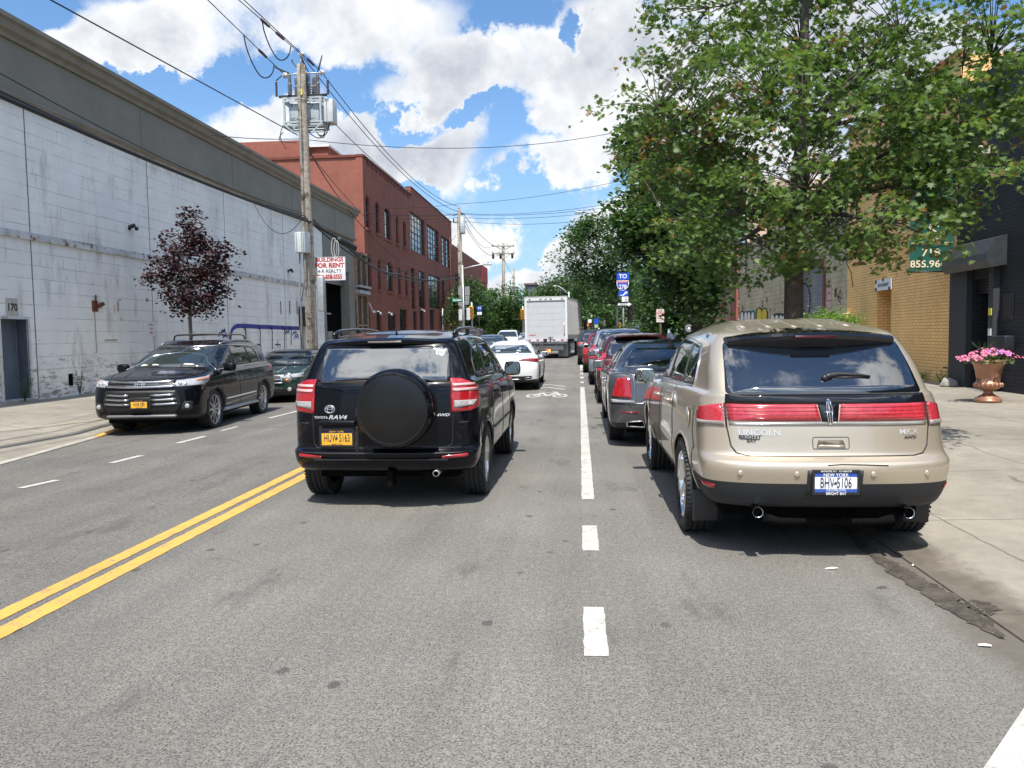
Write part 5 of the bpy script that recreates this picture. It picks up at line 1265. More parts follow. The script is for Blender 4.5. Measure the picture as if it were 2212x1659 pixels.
# ---- red brick building
rb = thing('brick_building', 'three storey red painted brick building with arched and gridded windows beyond the warehouse', 'building', (0, 0, 0))
def zr8(x0, y0, x1, y1, X_=XW):
    a = GX(576+.2356*x0, 384+.2356*(y0+y1)/2, X_); b = GX(576+.2356*x1, 384+.2356*(y0+y1)/2, X_)
    xm = 576+.2356*(x0+x1)/2; t = GX(xm, 384+.2356*y0, X_); u = GX(xm, 384+.2356*y1, X_)
    return (a.y, b.y, u.z, t.z)
UP = [(910, 165, 945, 460), (1000, 225, 1035, 510), (1080, 285, 1140, 565), (1187, 352, 1213, 605), (1253, 398, 1280, 638)]
UB = [(1318, 350, 1450, 685), (1470, 460, 1580, 752), (1602, 558, 1690, 812)]
LO = [(930, 705, 962, 998), (1022, 742, 1050, 1022), (1102, 775, 1160, 1040), (1207, 818, 1232, 1068), (1272, 842, 1295, 1083)]
LB = [(1328, 830, 1362, 1205), (1395, 860, 1455, 1192), (1487, 900, 1595, 1198), (1610, 945, 1632, 1200)]
GD = [(930, 1215, 950, 1400), (1008, 1232, 1055, 1402), (1113, 1250, 1190, 1402), (1222, 1205, 1290, 1400), (1345, 1225, 1380, 1402), (1405, 1215, 1445, 1402), (1497, 1210, 1540, 1402)]
hl = []
wins = []
for grp, nx, nz, sl_ in ((UP, 1, 2, 1), (UB, 5, 6, 0), (LO, 1, 2, 1), (LB, 3, 6, 0), (GD, 2, 2, 0)):
    for q in grp:
        r = zr8(*q)
        if grp is GD: r = (r[0], r[1], .35, r[3])
        if q[2]-q[0] > 50 and grp in (UP, LO): n_ = 3
        else: n_ = nx
        if q[2]-q[0] < 40 and grp is LB: n_ = 1
        hl.append(r); wins.append((r, n_, nz, sl_))
mb = MB(); facade(mb, XW, 1, 46.0, 78.3, 0, 12.45, hl, .22)
# parapet steps
mb.box(XW-.35, XW-.001, 46.0, 59.2, 12.0, 12.10); 
mb.box(XW-30, XW-.003, 46.0-.01, 46.3, 0, 12.40); mb.box(XW-30, XW-.23, 46.3, 78.3, 11.6, 11.8); mb.box(XW-.3, XW-.002, 59.3, 78.3, 12.45, 13.1); mb.box(XW-30, XW-.3, 78.0, 78.3, 0, 12.4)
mb.build('wall', REDB, rb)
cp = MB(); cp.box(XW-.4, XW+.07, 46.0, 59.28, 12.45, 12.60); cp.box(XW-30, XW-.4, 45.9, 46.25, 12.41, 12.56); cp.box(XW-.4, XW+.05, 59.3, 78.35, 13.1, 13.2)
for y in range(47, 59): cp.box(XW, XW+.05, y, y+.5, 12.18, 12.44)
cp.build('coping', REDB2, rb)
a = GY(500, 310, 48); b = GY(640, 303, 48); c_ = GY(710, 322, 48)
ph = MB(); ph.box(a.x-6, GY(560, 330, 47).x+2.6, 47.2, 54, 11.8, GY(640, 303, 47.2).z); ph.box(GY(640, 322, 49).x, GY(709, 322, 49).x, 49, 54, 11.8, GY(700, 318, 49).z); ph.build('penthouse', REDB, rb)
ph = MB(); ph.box(GY(638, 322, 48.8).x, GY(711, 322, 48.8).x, 48.8, 54.2, GY(700, 318, 49).z, GY(700, 318, 49).z+.12); ph.build('penthouse_coping', plain('white_coping', (.7, .7, .7), .7), rb)
for (r, n_, nz, sl_) in wins:
    isd = r[2] < .5
    window(rb, XW, 1, *r, nx=n_, nz=nz, depth=.16, bar=.07, sill=REDB if sl_ else None, name='door' if isd else 'window')
# segmental heads over the narrow windows
for q in UP+LO:
    hd = MB()
    r = zr8(*q); w2 = (r[1]-r[0])/2; cy = (r[0]+r[1])/2; n_ = 8; R_ = []
    for i in range(n_+1): t = -1+2*i/n_; R_.append((cy+t*w2, r[3]-.28*t*t))
    hd.prism([(r[0], r[3]+.02)]+R_+[(r[1], r[3]+.02)], XW-.15, XW-.004, 'x'); hd.build('window_head', REDB, rb)
for (px, py, l) in ((927, 1222, 'a'),):
    p_ = GX(576+.2356*px, 384+.2356*py, XW); mb = MB(); mb.tube([(0, 0, .5), (.1, 0, .5), (.3, 0, .02)], .03, 6); mb.ellip((.35, .1, -.05), (.10, .16, .09)); tag(mb.build('security_camera', WHT, None, (XW, p_.y, p_.z)), 'white security camera on a bracket beside the red building door', 'camera')
for px, py in ((988, 1245), (1092, 1255), (1400, 1225)):
    p_ = GX(576+.2356*px, 384+.2356*py, XW); mb = MB(); mb.tube([(0, 0, 0), (.25, 0, .15), (.4, 0, 0)], .03, 6); mb.lathe([(.03, .1), (.13, -.06), (.11, -.07)], (.4, 0, 0), 10); mb.build('wall_lamp', GALV, rb, (XW, p_.y, p_.z))
mb = MB(); mb.tube([(XW+.1, 76.5, 0), (XW+.1, 76.5, 11.5)], .07, 6); mb.build('downpipe', REDB2, rb)
mb = MB(); mb.tube([(XW+.3, zr8(1585, 1200, 1590, 1400)[0], 0), (XW+.3, zr8(1585, 1200, 1590, 1400)[0], 4.2)], .04, 6); mb.tube([(XW+.3, 70, 3.5), (XW+.3, 71, 3.5)], .04, 6); mb.build('vent_pipe', GALV, rb)

# second red building further along
r2 = thing('brick_building', 'lower red brick building with a bright red corner panel, beyond the first red building', 'building', (0, 0, 0))
h2 = []
y = 80.0
while y < 106:
    for a_, b_ in ((1.2, 3.6), (5.0, 8.2)): h2.append((y, y+2.6, a_, b_))
    y += 3.3
mb = MB(); facade(mb, XW, 1, 78.35, 108.5, 0, 11.0, h2, .3); mb.box(XW-25, XW-.3, 78.35, 108.5, 10.6, 10.8); mb.box(XW-25, XW-.31, 108.2, 108.5, 0, 11.0); mb.build('wall', REDB, r2)
mb = MB(); mb.box(XW+.01, XW+.06, 102.5, 108.5, 8.9, 11.02); mb.build('red_panel', plain('bright_red_panel', (.40, .035, .02), .7, var=.15), r2)
for h_ in h2: window(r2, XW, 1, *h_, nx=3, nz=3, depth=.2, bar=.12)

# ---- right side: black building with its hooded door
XR = 9.6
bk_ = thing('black_building', 'black painted brick building with a hooded roller door at the right edge', 'building', (0, 0, 0))
mb = MB(); facade(mb, XR, -1, -10, 20.7, 0, 7.6, [(18.85, 19.85, 0, 2.75, .7)]); mb.box(XR+.01, XR+10, 20.35, 20.68, 0, 7.6); mb.box(XR+.01, XR+10, -10, 20.3, 7.0, 7.2); mb.box(XR+9.9, XR+10, -10, 20.3, 0, 7.0); mb.build('wall', BKB, bk_)
mb = MB(); mb.box(XR+.05, XR+.75, 19.86, 20.3, 0, 2.9); mb.box(XR+.71, XR+.76, 18.7, 19.95, 0, 2.9); mb.build('door', plain('door_black', (.006, .006, .007), .5), bk_)
mb = MB(); mb.box(XR-.14, XR-.002, 19.85, 20.72, 0, 3.05); mb.box(XR-.14, XR-.002, 18.62, 18.83, 0, 3.05); mb.build('pilaster', plain('charcoal_render', (.035, .037, .042), .7, bump=.4, bscale=30), bk_)
mb = MB()
for k in range(5): mb.tube([(XR+.12, 18.84, 2.72-k*.07), (XR+.12, 19.84, 2.72-k*.07)], .035, 6)
mb.build('roller_shutter', plain('shutter_dark', (.05, .052, .055), .5, .4), bk_)
hd = MB(); hd.prism([(XR-.002, 3.0), (XR-.34, 2.95), (XR-.44, 3.10), (XR-.42, 3.28), (XR-.26, 3.60), (XR-.002, 3.68)], 18.35, 20.55, 'y'); o = hd.build('door_hood', plain('hood_metal', (.05, .052, .058), .45, .3, var=.2), bk_)
mb = MB(); mb.box(XR-.03, XR-.002, 18.05, 18.42, 1.75, 2.35); mb.box(XR-.05, XR-.03, 18.10, 18.37, 1.8, 2.3); mb.build('meter_box', plain('meter_black', (.02, .02, .024), .4), bk_)
mb = MB(); mb.cbox(XR-.22, XR, 17.95, 18.55, 1.05, 1.40, .02); mb.lathe([(1e-3, -.06), (.07, -.05), (.08, 0)], (XR-.1, 18.45, .95), 12, 'x'); mb.build('letter_box', plain('box_black', (.02, .022, .028), .4), bk_)
for k, (z, c__) in enumerate(((1.95, (.65, .60, .05)), (1.48, (.7, .7, .7)))):
    mb = MB(); mb.box(XR-.16, XR-.142, 18.66, 18.78, z-.08, z+.08); mb.build('door_sticker', plain('sticker_%d' % k, c__, .6), bk_)
p_ = GX(2134, 326, XR); mb = MB(); mb.cbox(-.28, -.02, -.16, .16, -.10, .10, .02); mb.box(-.30, -.28, -.1, .1, -.06, .06, 1); o = mb.build('security_light', [plain('cream_plastic', (.62, .58, .48), .5), BLK], None, (XR, p_.y, p_.z)); tag(o, 'cream box lamp high on the black brick wall', 'wall light')
# ---- orange building
ob = thing('orange_building', 'orange painted brick building with a recessed side door beside the black building', 'building', (0, 0, 0))
OD = (24.85, 26.0, 0, 2.82)
mb = MB(); facade(mb, XR+.02, -1, 20.72, 28.8, 0, 8.45, [OD+(.6,)]); mb.box(XR+.03, XR+12, 20.72, 21.0, 7.1, 8.45); mb.box(XR+.03, XR+12, 28.5, 28.79, 0, 8.45); mb.box(XR+.03, XR+12, 21, 28.5, 8.1, 8.3); mb.build('wall', ORB, ob)
mb = MB(); mb.box(XR-.06, XR+.3, 20.7, 28.85, 8.45, 8.58); mb.build('coping', plain('terracotta', (.48, .16, .07), .8, var=.2), ob)
mb = MB(); mb.box(XR+.63, XR+.68, OD[0]-.1, OD[1]+.1, 0, 2.9); mb.build('door', plain('door_tan', (.42, .22, .08), .6), ob)
p_ = GX(1911, 615, XR+.02); sn = MB(); sn.box(XR-.03, XR+.0, p_.y-.62, p_.y+.62, p_.z-.17, p_.z+.17, 0)
sn.text('185 VAN BRUNT', .15, (XR-.033, p_.y, p_.z-.01), (0, -1, 0), (0, 0, 1), 1, .80, bold=.02)
for a_, b_ in ((-.58, .12), (0, .16), (-.58, -.12), (.5, -.14)): sn.box(XR-.04, XR-.03, p_.y-a_-.06, p_.y-a_+.06, p_.z+b_-.05, p_.z+b_+.05, 1)
tag(sn.build('address_sign', [WHT, NAVY]), 'white address sign above the orange recessed doorway', 'sign')
mb = MB()
P_ = [(XR+.012, *GX(x, y, XR)[1:3]) for x, y in ((1822, 545), (1829, 570), (1838, 590), (1842, 620))]; mb.tube(P_, .018, 5)
P_ = [(XR+.012, *GX(x, y, XR)[1:3]) for x, y in ((2036, 793), (2054, 795), (2059, 812), (2057, 838))]; mb.tube(P_, .014, 5)
mb.build('wall_cable', plain('cable_brown', (.12, .06, .03), .7), ob)
p_ = GX(1830, 684, XR); mb = MB(); mb.cbox(XR-.12, XR+.01, p_.y-.3, p_.y+.3, p_.z-.12, p_.z+.12, .02); mb.build('utility_box', ORB, ob)
# hanging green banner
p0, p1 = GX(2071, 275, XR-.02), GX(2000, 585, XR-.02)
bn = thing('banner', 'tall dark green hanging banner sign with cream lettering on the orange wall', 'sign', (XR, 20.78, 0))
by = 20.78; x0 = GY(1964, 560, by).x; x1 = XR-.04
zb_, zt_ = GY(2000, 586, by).z, GY(2000, 276, by).z
GRN = plain('banner_green', (.008, .085, .062), .6, var=.12, scale=2)
CRM = plain('banner_cream', (.68, .58, .38), .6)
mb = MB(); xs_ = [x0+(x1-x0)*i/10 for i in range(11)]; zs_ = [zb_+(zt_-zb_)*i/16 for i in range(17)]
def bY(x, z): return .05*math.sin(3.1*(x-x0)+.8*z)*math.sin(1.5*z)
V_ = [(x-XR, bY(x, z), z) for z in zs_ for x in xs_]; F__ = [(j*11+i, j*11+i+1, (j+1)*11+i+1, (j+1)*11+i) for j in range(16) for i in range(10)]
mb.add(V_, F__, 0, True); mb.add([(v[0], v[1]+.006, v[2]) for v in V_], [f[::-1] for f in F__], 0, True)
cxb = (x0+x1)/2-XR; wB = x1-x0
def btx(t, s_, cx, cz, sx=1.0, bold=.01):
    vs, fs = text_mesh(t, s_, sx, 'CENTER', bold); mb.add([(cx+a, bY(cx+a+XR, cz+b)-.012, cz+b) for a, b in vs], fs, 1)
btx('S', .62, cxb+.05, zb_+.98, 1.0, .02); btx('718', .26, cxb, zb_+.47, 1.2, .02); btx('855.9664', .25, cxb, zb_+.18, 1.15, .02)
for zz_ in (zb_+.70, zt_-.35): mb.add([(x0-XR+.04, -.02, zz_), (x1-XR-.03, -.02, zz_), (x1-XR-.03, -.02, zz_+.03), (x0-XR+.04, -.02, zz_+.03)], [(0, 1, 2, 3)], 1)
mb.build('cloth', [GRN, CRM], bn, fix=False)
mb = MB(); mb.tube([(x0-XR-.03, 0, zb_-.01), (.02, 0, zb_-.01)], .022, 8); mb.tube([(x0-XR-.03, 0, zt_), (.02, 0, zt_)], .022, 8); mb.build('pole', BLK, bn)
# ---- tan block building with shutter and graffiti
tb_ = thing('tan_building', 'tan block building with a ribbed steel shutter and graffiti along its base', 'building', (0, 0, 0))
SHH = (31.5, 35.2, 0, 4.3)
mb = MB(); facade(mb, XR+.05, -1, 28.81, 47.8, 0, 6.6, [SHH+(.2,)]); mb.box(XR+.06, XR+14, 28.81, 47.8, 6.3, 6.5); mb.box(XR+.06, XR+14, 47.5, 47.79, 0, 6.6); mb.build('wall', TANB, tb_)
mb = MB()
for k in range(43): mb.tube([(XR+.20, SHH[0], .06+k*.1), (XR+.20, SHH[1], .06+k*.1)], .052, 6)
mb.build('roller_shutter', SHUT, tb_)
mb = MB(); mb.box(XR-.03, XR+.06, SHH[0]-.16, SHH[0], 0, 4.4); mb.box(XR-.03, XR+.06, SHH[1], SHH[1]+.16, 0, 4.4); mb.box(XR-.03, XR+.06, SHH[0], SHH[1], 4.3, 4.46); mb.build('shutter_frame', plain('maroon_frame', (.10, .03, .03), .6), tb_)
gm = [plain('graf_black', (.02, .02, .02), .7), plain('graf_white', (.70, .70, .68), .7), plain('graf_yellow', (.62, .48, .05), .7), plain('graf_teal', (.18, .34, .30), .7), plain('graf_pink', (.5, .2, .2), .7)]
gr = MB(); XG = XR+.046
def rp(px, py): p = GX(px, py, XG); return (XG-.002, p.y, p.z)
def blob(cx, cy, w2, h2, m, e=0.0, seed=0, n=20):
    R_ = random.Random(seed); c = rp(cx, cy); q = rp(cx+w2, cy); t = rp(cx, cy-h2); a, b = abs(q[1]-c[1]), abs(t[2]-c[2])
    gr.add([(XG-.002-e, c[1]+a*math.copysign(abs(math.cos(2*PI*i/n))**.7, math.cos(2*PI*i/n))*R_.uniform(.9, 1.05), c[2]+b*math.copysign(abs(math.sin(2*PI*i/n))**.7, math.sin(2*PI*i/n))*R_.uniform(.92, 1.05)) for i in range(n)], [tuple(range(n))], m)
blob(1625, 690, 30, 22, 3, 0, 1)
for i, (x, m_) in enumerate(((1603, 1), (1611, 1), (1618, 1), (1626, 1))): blob(x, 688, 5.0, 17, 0, .002, i); blob(x, 688, 3.2, 14, m_, .004, i+9)
for i, x in enumerate((1640, 1651)): blob(x, 684, 8, 20, 0, .002, i+20); blob(x, 684, 5.6, 17, 2, .004, i+30)
blob(1680, 690, 17, 14, 0, .001, 44)
for i, x in enumerate((1669, 1678, 1687, 1694)): blob(x, 691, 3.6, 10, 1, .004, i+50)
def gst(pts, r, m=0):
    P_ = [Vector(rp(*p)) for p in pts]
    for a, b in zip(P_, P_[1:]):
        d = b-a; n = Vector((0, -d.z, d.y)).normalized()*r; gr.add([a-n, b-n, b+n, a+n], [(0, 1, 2, 3)], m)
R_ = random.Random(5)
for cx, cy, s_, m_ in ((1813, 640, 11, 0), (1806, 632, 8, 0), (1790, 680, 8, 0), (1782, 684, 6, 0), (1800, 682, 7, 0), (1648, 655, 6, 0), (1657, 648, 5, 0), (1618, 636, 6, 0), (1604, 665, 5, 0), (1690, 650, 5, 0), (1665, 665, 6, 4), (1672, 668, 5, 4)):
    gst([(cx+R_.uniform(-.7, .7)*s_*.6, cy+R_.uniform(-1, 1)*s_*1.6) for _ in range(8)], .022, m_)
gr.build('graffiti', gm, tb_, fix=False)
gs = MB()
def shp(px, py): p = GX(px, py, XR+.14); return Vector((XR+.14, p.y, p.z))
P_ = [shp(1736+14*math.cos(a), 650+38*math.sin(a)) for a in [2*PI*i/20 for i in range(20)]]; gs.tube(P_, .02, 5, closed=True)
for k in range(5): P_ = [shp(1731+R_.uniform(-5, 8), 622+k*12+R_.uniform(-6, 6)) for _ in range(5)]; gs.tube(P_, .02, 5)
gs.build('shutter_graffiti', gm[0], tb_)
mb = MB(); p_ = GX(1790, 636, XR); mb.box(XR+.02, XR+.046, p_.y-.2, p_.y+.2, p_.z-.75, p_.z+.5)
for k in range(4): mb.text('NO PARKING', .12, (XR+.018, p_.y, p_.z+.35-.3*k), (0, -1, 0), (0, 0, 1), 1, .45, bold=.02)
tag(mb.build('wall_notice', [plain('faded_pink', (.55, .38, .40), .8), plain('notice_red', (.5, .08, .07), .6)]), 'faded pink notice strip on the tan wall beside the shutter', 'sign')
# ---- pale building with red pilasters
pk = thing('pilaster_building', 'pale pink and red building with tall dark windows beyond the tan wall', 'building', (0, 0, 0))
hh = [(50.0, 51.6, 1.2, 9.0), (53.4, 55.0, 1.2, 9.0)]
mb = MB(); facade(mb, XR+.02, -1, 47.82, 57, 0, 10.6, hh, .4); mb.box(XR+.45, XR+14, 47.82, 48.1, 0, 10.6); mb.box(XR+.45, XR+14, 48, 57, 10.2, 10.4); mb.build('wall', PINK, pk)
mb = MB()
for a_, b_ in ((47.82, 49.2), (52.0, 53.0), (55.6, 57.0)): mb.box(XR-.12, XR+.01, a_, b_, 0, 10.6)
mb.box(XR-.2, XR+.01, 47.82, 57, 10.6, 10.9); mb.build('pilaster', plain('brick_red_render', (.30, .10, .07), .8, var=.2), pk)
for h_ in hh: window(pk, XR+.02, -1, *h_, nx=2, nz=6, depth=.3, bar=.1)
# ---- far blocks at the end of the street
def block(name, label, px0, px1, pyt, Y, depth, mat, win=True, zb=0.0, cat='building'):
    a, b = GY(px0, pyt, Y), GY(px1, pyt, Y); o = thing(name, label, cat, ((a.x+b.x)/2, Y, gz(Y))); w2 = abs(b.x-a.x)/2; hz = a.z-gz(Y)
    mb = MB(); mb.box(-w2, w2, 0, depth, 0, hz); mb.build('wall', mat, o)
    mb = MB(); mb.box(-w2-.2, w2+.2, -.25, depth, hz, hz+.35); mb.build('cornice', plain('far_cornice', (.10, .07, .06), .8), o)
    if win:
        n_ = max(2, int(w2*2/2.6))
        for k in range(n_):
            for z in [v for v in (1.2, 4.4, 7.6, 10.8, 14) if v+2 < hz]:
                x = -w2+(k+.5)*2*w2/n_; m2 = MB(); m2.box(x-.55, x+.55, -.05, .02, z, z+1.8); q = m2.build('window', DKF, o); m3 = MB(); m3.box(x-.45, x+.45, -.07, -.05, z+.1, z+1.7); m3.build('pane', WINP, q)
    return o
block('apartment_block', 'small slate grey gabled house front seen above the box truck', 1134, 1158, 616, 150, 12, plain('slate_grey', (.075, .085, .12), .8))
block('apartment_block', 'dark roofed house beside the slate grey house above the truck', 1158, 1190, 622, 156, 12, plain('dark_brown_wall', (.09, .06, .055), .8))
block('apartment_block', 'grey concrete block top between the houses and the trees', 1186, 1202, 611, 175, 12, plain('concrete_grey', (.22, .22, .22), .8), False)
block('brick_building', 'brown brick building glimpsed between the trees at the street end', 1262, 1325, 640, 130, 14, REDB2)
block('brick_building', 'far brown brick building left of the box truck', 1100, 1136, 668, 118, 14, REDB2)
block('brick_building', 'wide far brick terrace closing the street behind the trees', 1140, 1262, 672, 190, 12, REDB2)
# ------------------------------------------------------------------ trees and plants
RNG = np.random.default_rng(7)
def leaf_mat(name, dark, light, odd=None, rough=.45, trans=.35, spec=.45):
    m, nt = new_mat(name)
    at = nt.add('ShaderNodeAttribute', attribute_name='var').outputs['Fac']
    c = nt.mix(nt.ramp(at, .0, .85, 0, 1, False), dark, light)
    if odd: c = nt.mix(nt.ramp(at, .925, .94), c, odd)
    b = nt.add('ShaderNodeBsdfPrincipled', {'Base Color': c, 'Roughness': rough, 'Specular IOR Level': spec})
    t = nt.add('ShaderNodeBsdfTranslucent', {'Color': nt.mix(1.0, c, (1.25, 1.35, .55), 'MULTIPLY')})
    mx = nt.add('ShaderNodeMixShader', {0: trans, 1: b.outputs[0], 2: t.outputs[0]})
    nt.add('ShaderNodeOutputMaterial', {0: mx.outputs[0]})
    return m
def bark(name, col): return plain(name, col, .9, var=.3, scale=14, bump=.9, bscale=26)
STAR = [(0, 0), (.10, .12), (.42, .05), (.20, .24), (.55, .38), (.20, .42), (.42, .72), (.13, .62), (0, 1.0), (-.13, .62), (-.42, .72), (-.20, .42), (-.55, .38), (-.20, .24), (-.42, .05), (-.10, .12)]
OVAL = [(0, 0), (.28, .28), (.32, .6), (0, 1.0), (-.32, .6), (-.28, .28)]
BROAD = [(0, 0), (.22, .12), (.38, .35), (.34, .68), (.18, .92), (0, 1.0), (-.18, .92), (-.34, .68), (-.38, .35), (-.22, .12)]
SLIM = [(0, 0), (.15, .35), (0, 1.0), (-.15, .35)]
def leaves(name, C, mat, parent, tpl, size, tilt=.5, droop=.25, varbase=None):
    """C: (n,3) leaf positions; one polygon per leaf, slightly folded"""
    n = len(C); k = len(tpl); T = np.array(tpl, float)
    s = size*RNG.uniform(.7, 1.25, n)
    az = RNG.uniform(0, 2*PI, n); nx = RNG.normal(0, tilt, n); ny = RNG.normal(0, tilt, n)
    N = np.stack([nx, ny, np.ones(n)], 1); N /= np.linalg.norm(N, axis=1)[:, None]
    A = np.stack([np.cos(az), np.sin(az), -droop+RNG.normal(0, .25, n)], 1); A -= N*(A*N).sum(1)[:, None]; A /= np.linalg.norm(A, axis=1)[:, None]
    B = np.cross(N, A)
    fold = np.abs(T[:, 0])*.22-T[:, 1]**2*.12
    V = C[:, None, :]+s[:, None, None]*(T[None, :, 0, None]*B[:, None, :]+(T[None, :, 1, None]-.3)*A[:, None, :]+fold[None, :, None]*N[:, None, :])
    V = V.reshape(-1, 3).astype(np.float32)
    me = bpy.data.meshes.new(name); me.vertices.add(n*k); me.loops.add(n*k); me.polygons.add(n)
    me.vertices.foreach_set('co', V.ravel()); me.loops.foreach_set('vertex_index', np.arange(n*k, dtype=np.int32))
    me.polygons.foreach_set('loop_start', (np.arange(n)*k).astype(np.int32)); me.polygons.foreach_set('loop_total', np.full(n, k, dtype=np.int32))
    me.update(calc_edges=True)
    v = RNG.uniform(0, 1, n) if varbase is None else np.clip(varbase+RNG.normal(0, .2, n), 0, 1)
    a = me.attributes.new('var', 'FLOAT', 'POINT'); a.data.foreach_set('value', np.repeat(v, k).astype(np.float32))
    me.materials.append(mat)
    return mk(name, me, None, parent)
def in_blobs(blobs, n, shell=.35):
    """points spread through ellipsoids (c, r), thinned toward the middle"""
    vol = np.array([r[0]*r[1]*r[2] for c, r in blobs]); w_ = vol**.8/np.sum(vol**.8); out = []
    for (c, r), f in zip(blobs, w_):
        m = max(1, int(n*f)); d = RNG.normal(size=(m, 3)); d /= np.linalg.norm(d, axis=1)[:, None]
        q = (shell+(1-shell)*RNG.uniform(0, 1, m))**(1/1.6); out.append(np.array(c)+d*q[:, None]*np.array(r))
    return np.concatenate(out)
def tree(name, label, base, blobs, trunk_r, trunk_top, nspray, per, spray_r, tpl, size, lm, bm_, group=None, tilt=.5, droop=.25, flat=.45, limbs=9, lean=(0, 0), cat='tree', twig=True, odd=None):
    root = thing(name, label, cat, base, 0, group); b = np.array(base)
    S_ = in_blobs(blobs, nspray)-b
    # woody frame: trunk, limbs to the middle of the blobs, twigs to each spray
    tr = MB(); top = np.array([lean[0], lean[1], trunk_top])
    cen = np.mean([np.array(c)-b for c, r in blobs], axis=0); zt = max(c[2]+r[2]*.5 for c, r in blobs)-b[2]
    tp = [(0, 0, -.05), (lean[0]*.1, lean[1]*.1, .15), (lean[0]*.3, lean[1]*.3, trunk_top*.4), tuple(top)]
    mid = top*.4+np.array([cen[0], cen[1], zt])*.6
    pts = tp+[tuple(top*.6+mid*.4+RNG.normal(0, .05, 3)), tuple(mid+RNG.normal(0, .08, 3)), (cen[0]+RNG.normal(0, .1), cen[1]+RNG.normal(0, .1), zt)]
    rr = [trunk_r*1.35, trunk_r*1.08, trunk_r, trunk_r*.86, trunk_r*.6, trunk_r*.33, trunk_r*.1]
    tr.tube(pts, rr, 12); tr.build('trunk', bm_, root)
    lb = MB(); ends = []
    ax = [np.array(p) for p in pts[3:]]
    for i in range(limbs):
        tgt = S_[RNG.integers(len(S_))]; f = RNG.uniform(0, 1); j = min(int(f*3), 2); s0 = ax[j]*(1-(f*3-j))+ax[j+1]*(f*3-j)
        k = min(range(4), key=lambda q: abs(ax[q][2]-(tgt[2]-np.hypot(tgt[0]-s0[0], tgt[1]-s0[1])*.45))); s0 = ax[k]
        m1 = s0*.6+tgt*.4+np.array([0, 0, .12])*np.linalg.norm(tgt-s0)*.3; m2 = s0*.3+tgt*.7+RNG.normal(0, .05, 3)
        r0 = trunk_r*(.5, .42, .28, .16)[k]; lb.tube([tuple(s0), tuple(m1), tuple(m2), tuple(tgt)], [r0, r0*.6, r0*.35, r0*.12], 7)
        ends += [m1, m2, tgt, (m1+m2)/2, (m2+tgt)/2]
    E_ = np.array(ends) if ends else np.array([top])
    if twig:
        for s_ in S_[:: max(1, len(S_)//520)]:
            e = E_[np.argmin(np.linalg.norm(E_-s_, axis=1)+.6*np.maximum(0, E_[:, 2]-s_[2]))]
            lb.tube([tuple(e), tuple((e+s_)/2+np.array([0, 0, .05])), tuple(s_)], [trunk_r*.075, trunk_r*.05, trunk_r*.02], 4)
    lb.build('branch', bm_, root)
    # leaf sprays
    n = len(S_)*per; idx = np.repeat(np.arange(len(S_)), per)
    d = RNG.normal(size=(n, 3))*np.array([1, 1, flat])*spray_r*.55
    d[:, 2] -= (d[:, 0]**2+d[:, 1]**2)*.35/max(spray_r, .1)
    vb = np.repeat(RNG.uniform(.1, .8, len(S_)), per)
    if odd is not None:   # sprays with browned leaves
        hot = np.array([any(np.linalg.norm((s_+b-np.array(c))/np.array(r)) < 1 for c, r in odd) and RNG.uniform() < .14 for s_ in S_])
        vb = np.where(np.repeat(hot, per), np.where(RNG.uniform(0, 1, n) < .6, 1.0, vb), np.minimum(vb, .80))
        C_ = S_[idx]+d; v_ = np.where(vb >= .99, 5.0, vb)
        o = leaves('crown', C_, lm, root, tpl, size, tilt, droop, v_)
    else:
        o = leaves('crown', S_[idx]+d, lm, root, tpl, size, tilt, droop, np.minimum(vb, .75))
    return root
def B(px, py, Y, rx, ry, rz):       # an ellipsoid centred where a sight line meets the plane Y
    p = GY(px, py, Y); return ((p.x, p.y, p.z), (rx, ry, rz))
OAKL = leaf_mat('oak_leaf', (.064, .118, .040), (.165, .245, .082), (.22, .14, .07), rough=.5, trans=.42, spec=.32)
DKL = leaf_mat('dark_broad_leaf', (.028, .070, .020), (.085, .155, .050), rough=.35, trans=.3)
FARL = leaf_mat('far_leaf', (.032, .075, .025), (.085, .155, .048), trans=.3)
LOCL = leaf_mat('locust_leaf', (.035, .085, .022), (.085, .16, .045), trans=.35)
PLML = leaf_mat('plum_leaf', (.022, .010, .013), (.065, .024, .030), rough=.6, trans=.15, spec=.25)
YGL = leaf_mat('bright_leaf', (.10, .20, .03), (.22, .34, .07), trans=.35)
BRK = bark('oak_bark', (.075, .065, .055)); BRKD = bark('dark_bark', (.05, .042, .036)); BRKG = bark('grey_bark', (.11, .10, .09))
